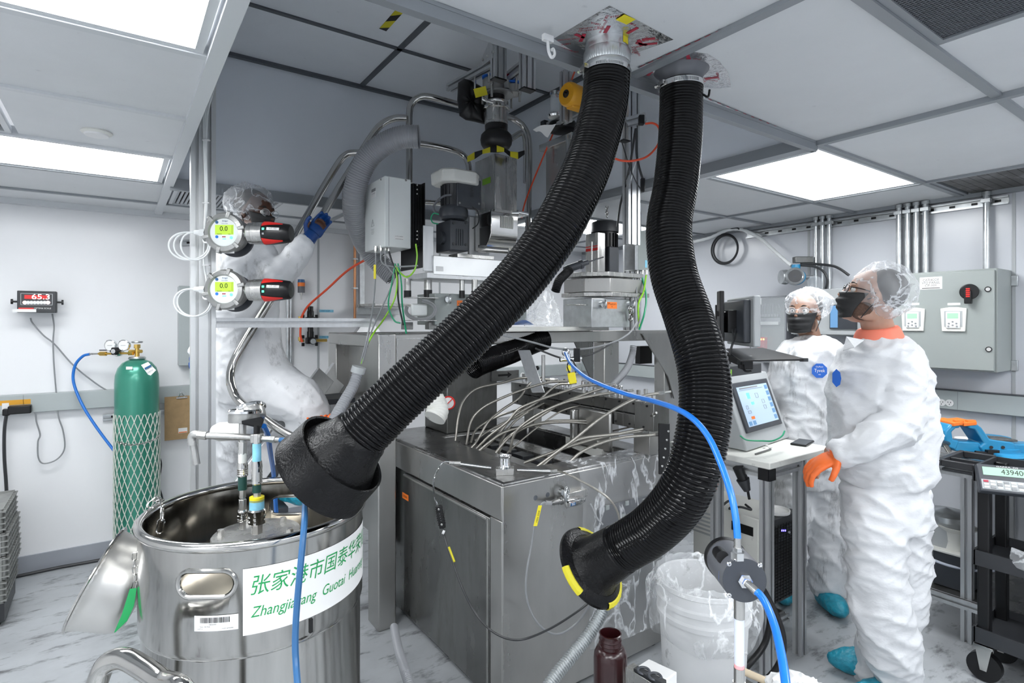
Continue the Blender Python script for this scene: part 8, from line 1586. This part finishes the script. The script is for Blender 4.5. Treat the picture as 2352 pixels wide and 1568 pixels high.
# opaque net cloth for the second worker
w2.children[-1].data.materials.clear(); M['netw'] = mat('netw', (.86, .87, .88), .6, bump=.3, bs=60, alpha=.93); w2.children[-1].data.materials.append(M['netw'])
c2 = MB()
loft(c2, [(1864, 775, 30, .085, d), (1864, 793, 60, .14, d), (1862, 815, 74, .16, d), (1858, 870, 72, .16, d), (1854, 940, 74, .16, d), (1850, 1000, 76, .17, d), (1850, 1060, 78, .17, d), (1850, 1110, 78, .15, d)])
loft(c2, [(1820, 1080, 48, .13, d), (1812, 1180, 44, .12, d), (1806, 1280, 38, .11, d + .04), (1802, 1375, 34, .09, d + .12)]); loft(c2, [(1886, 1080, 48, .13, d), (1896, 1180, 46, .12, d), (1902, 1270, 42, .11, d), (1902, 1330, 40, .10, d + .01), (1904, 1362, 36, .085, d + .02)])
limb(c2, [P(1808, 820, d), P(1790, 870, d + .02), P(1782, 925, d + .06), P(1792, 965, d + .13), P(1826, 998, d + .21)], [.08, .078, .078, .065, .045]); limb(c2, [P(1918, 815, d + .01), P(1934, 870, d + .02), P(1936, 925, d + .06), P(1922, 965, d + .14), P(1885, 998, d + .21)], [.08, .078, .075, .065, .045])
remesh('coverall', c2, .010, 'tyvekd', w2, 4, .017, (4, 4, 5), 6.1)
m = MB(); loft(m, [(1857, 784, 30, .076, d), (1857, 790, 33, .082, d), (1858, 798, 38, .09, d)], k=3); remesh('shirt_collar', m, .007, 'black', w2, 2)
sticker(w2, P(1882, 851, d - .172), -FW - RT * .15, .041)
q = P(1900, 1400, d + .0); shoe(w2, V((q.x, q.y, .004)), -RT * .15 - FW, .29, .12, 5); q = P(1803, 1400, d + .12); shoe(w2, V((q.x, q.y, .004)), -RT * .5 - FW, .29, .12, 6)

# ---- climbing worker behind the left post
d = 2.98
t3 = MB(); f3 = (RT * .86 - FW * .30 - UP * .12).normalized(); l3 = UP.cross(f3).normalized(); u3 = f3.cross(l3); hc = P(588, 492, d)
Q3 = head_geo(t3, hc, f3, l3, u3, 1.0)
limb(t3, [Q3(-.03, 0, -.02), P(572, 545, d + .02), P(566, 575, d + .02), P(562, 620, d)], [.058, .055, .06, .10]); limb(t3, [P(562, 610, d), P(560, 690, d), P(565, 770, d), P(580, 850, d)], [.11, .12, .11, .12])
LG3 = [[(600, 870, d), (650, 905, d - .04), (700, 935, d - .06), (690, 1010, d + .04), (672, 1120, d + .08)], [(560, 880, d + .05), (550, 960, d + .08), (545, 1040, d + .12), (560, 1150, d + .2)]]
legs(t3, LG3[:1], [.09, .08, .07, .06, .045]); legs(t3, LG3[1:], [.09, .08, .06, .045])
hw_ = P(712, 545, d + .06); limb(t3, [P(590, 590, d - .02), P(620, 640, d - .06), P(655, 620, d - .02), P(690, 575, d + .03), hw_], [.055, .05, .045, .036, .03]); limb(t3, [P(545, 600, d), P(505, 680, d - .05), P(470, 780, d - .02), P(450, 820, d - .02)], [.055, .05, .04, .03])
hv = (P(737, 512, d + .10) - hw_).normalized(); hand_geo(t3, hw_, hv, RT * .4 - UP * .3 - FW, -1, .75, .84); hand_geo(t3, P(446, 826, d - .02), -UP + RT * .2, RT, 1, .5, .86)
w3 = remesh('person', t3, .006, 'skin3', None, 3, label='person in white coverall climbing the stair behind the left post, blue glove on the rail', cat='person')
face_bits(w3, Q3, f3, l3, u3, 'skin3', 'clear', False, 12, (.125, .118, .105), (-.05, 0, .05))
g_ = MB(); hand_geo(g_, hw_, hv, RT * .4 - UP * .3 - FW, -1, .75, 1.12); limb(g_, [hw_ - hv * .09, hw_ - hv * .03, hw_ + hv * .03], [.044, .040, .036]); remesh('blue_glove', g_, .004, 'gloveb', w3, 2)
g_ = MB(); hand_geo(g_, P(446, 826, d - .02), -UP + RT * .2, RT, 1, .5, 1.1); remesh('blue_glove', g_, .004, 'gloveb', w3, 2)
c3 = MB()
loft(c3, [(566, 545, 34, .085, d), (566, 565, 62, .14, d), (560, 600, 78, .17, d), (558, 680, 78, .17, d), (560, 760, 76, .17, d), (572, 830, 84, .18, d), (580, 880, 86, .18, d), (585, 920, 78, .16, d)])
limb(c3, [P(590, 860, d), P(640, 895, d - .03), P(690, 925, d - .05), P(708, 960, d - .02), P(695, 1030, d + .04), P(675, 1110, d + .08)], [.15, .145, .12, .11, .10, .08]); limb(c3, [P(560, 880, d + .04), P(552, 960, d + .08), P(548, 1040, d + .12), P(560, 1135, d + .2)], [.15, .13, .11, .085])
limb(c3, [P(592, 590, d - .01), P(618, 635, d - .05), P(655, 615, d - .01), P(690, 573, d + .03), P(708, 550, d + .055)], [.088, .085, .075, .06, .046]); limb(c3, [P(540, 595, d), P(505, 680, d - .04), P(472, 775, d - .02), P(452, 815, d - .02)], [.085, .08, .06, .045])
remesh('coverall', c3, .010, 'tyvekd2', w3, 5, .012, (3.5, 3.5, 4), 9.4) if 'tyvekd2' in M else remesh('coverall', c3, .010, 'tyvekd', w3, 5, .012, (3.5, 3.5, 4), 9.4)
q = P(670, 1150, d + .08); shoe(w3, q, RT * .7 - FW * .5, .29, .12, 8); q = P(562, 1175, d + .2); shoe(w3, q, RT * .7 - FW * .4, .29, .12, 9)
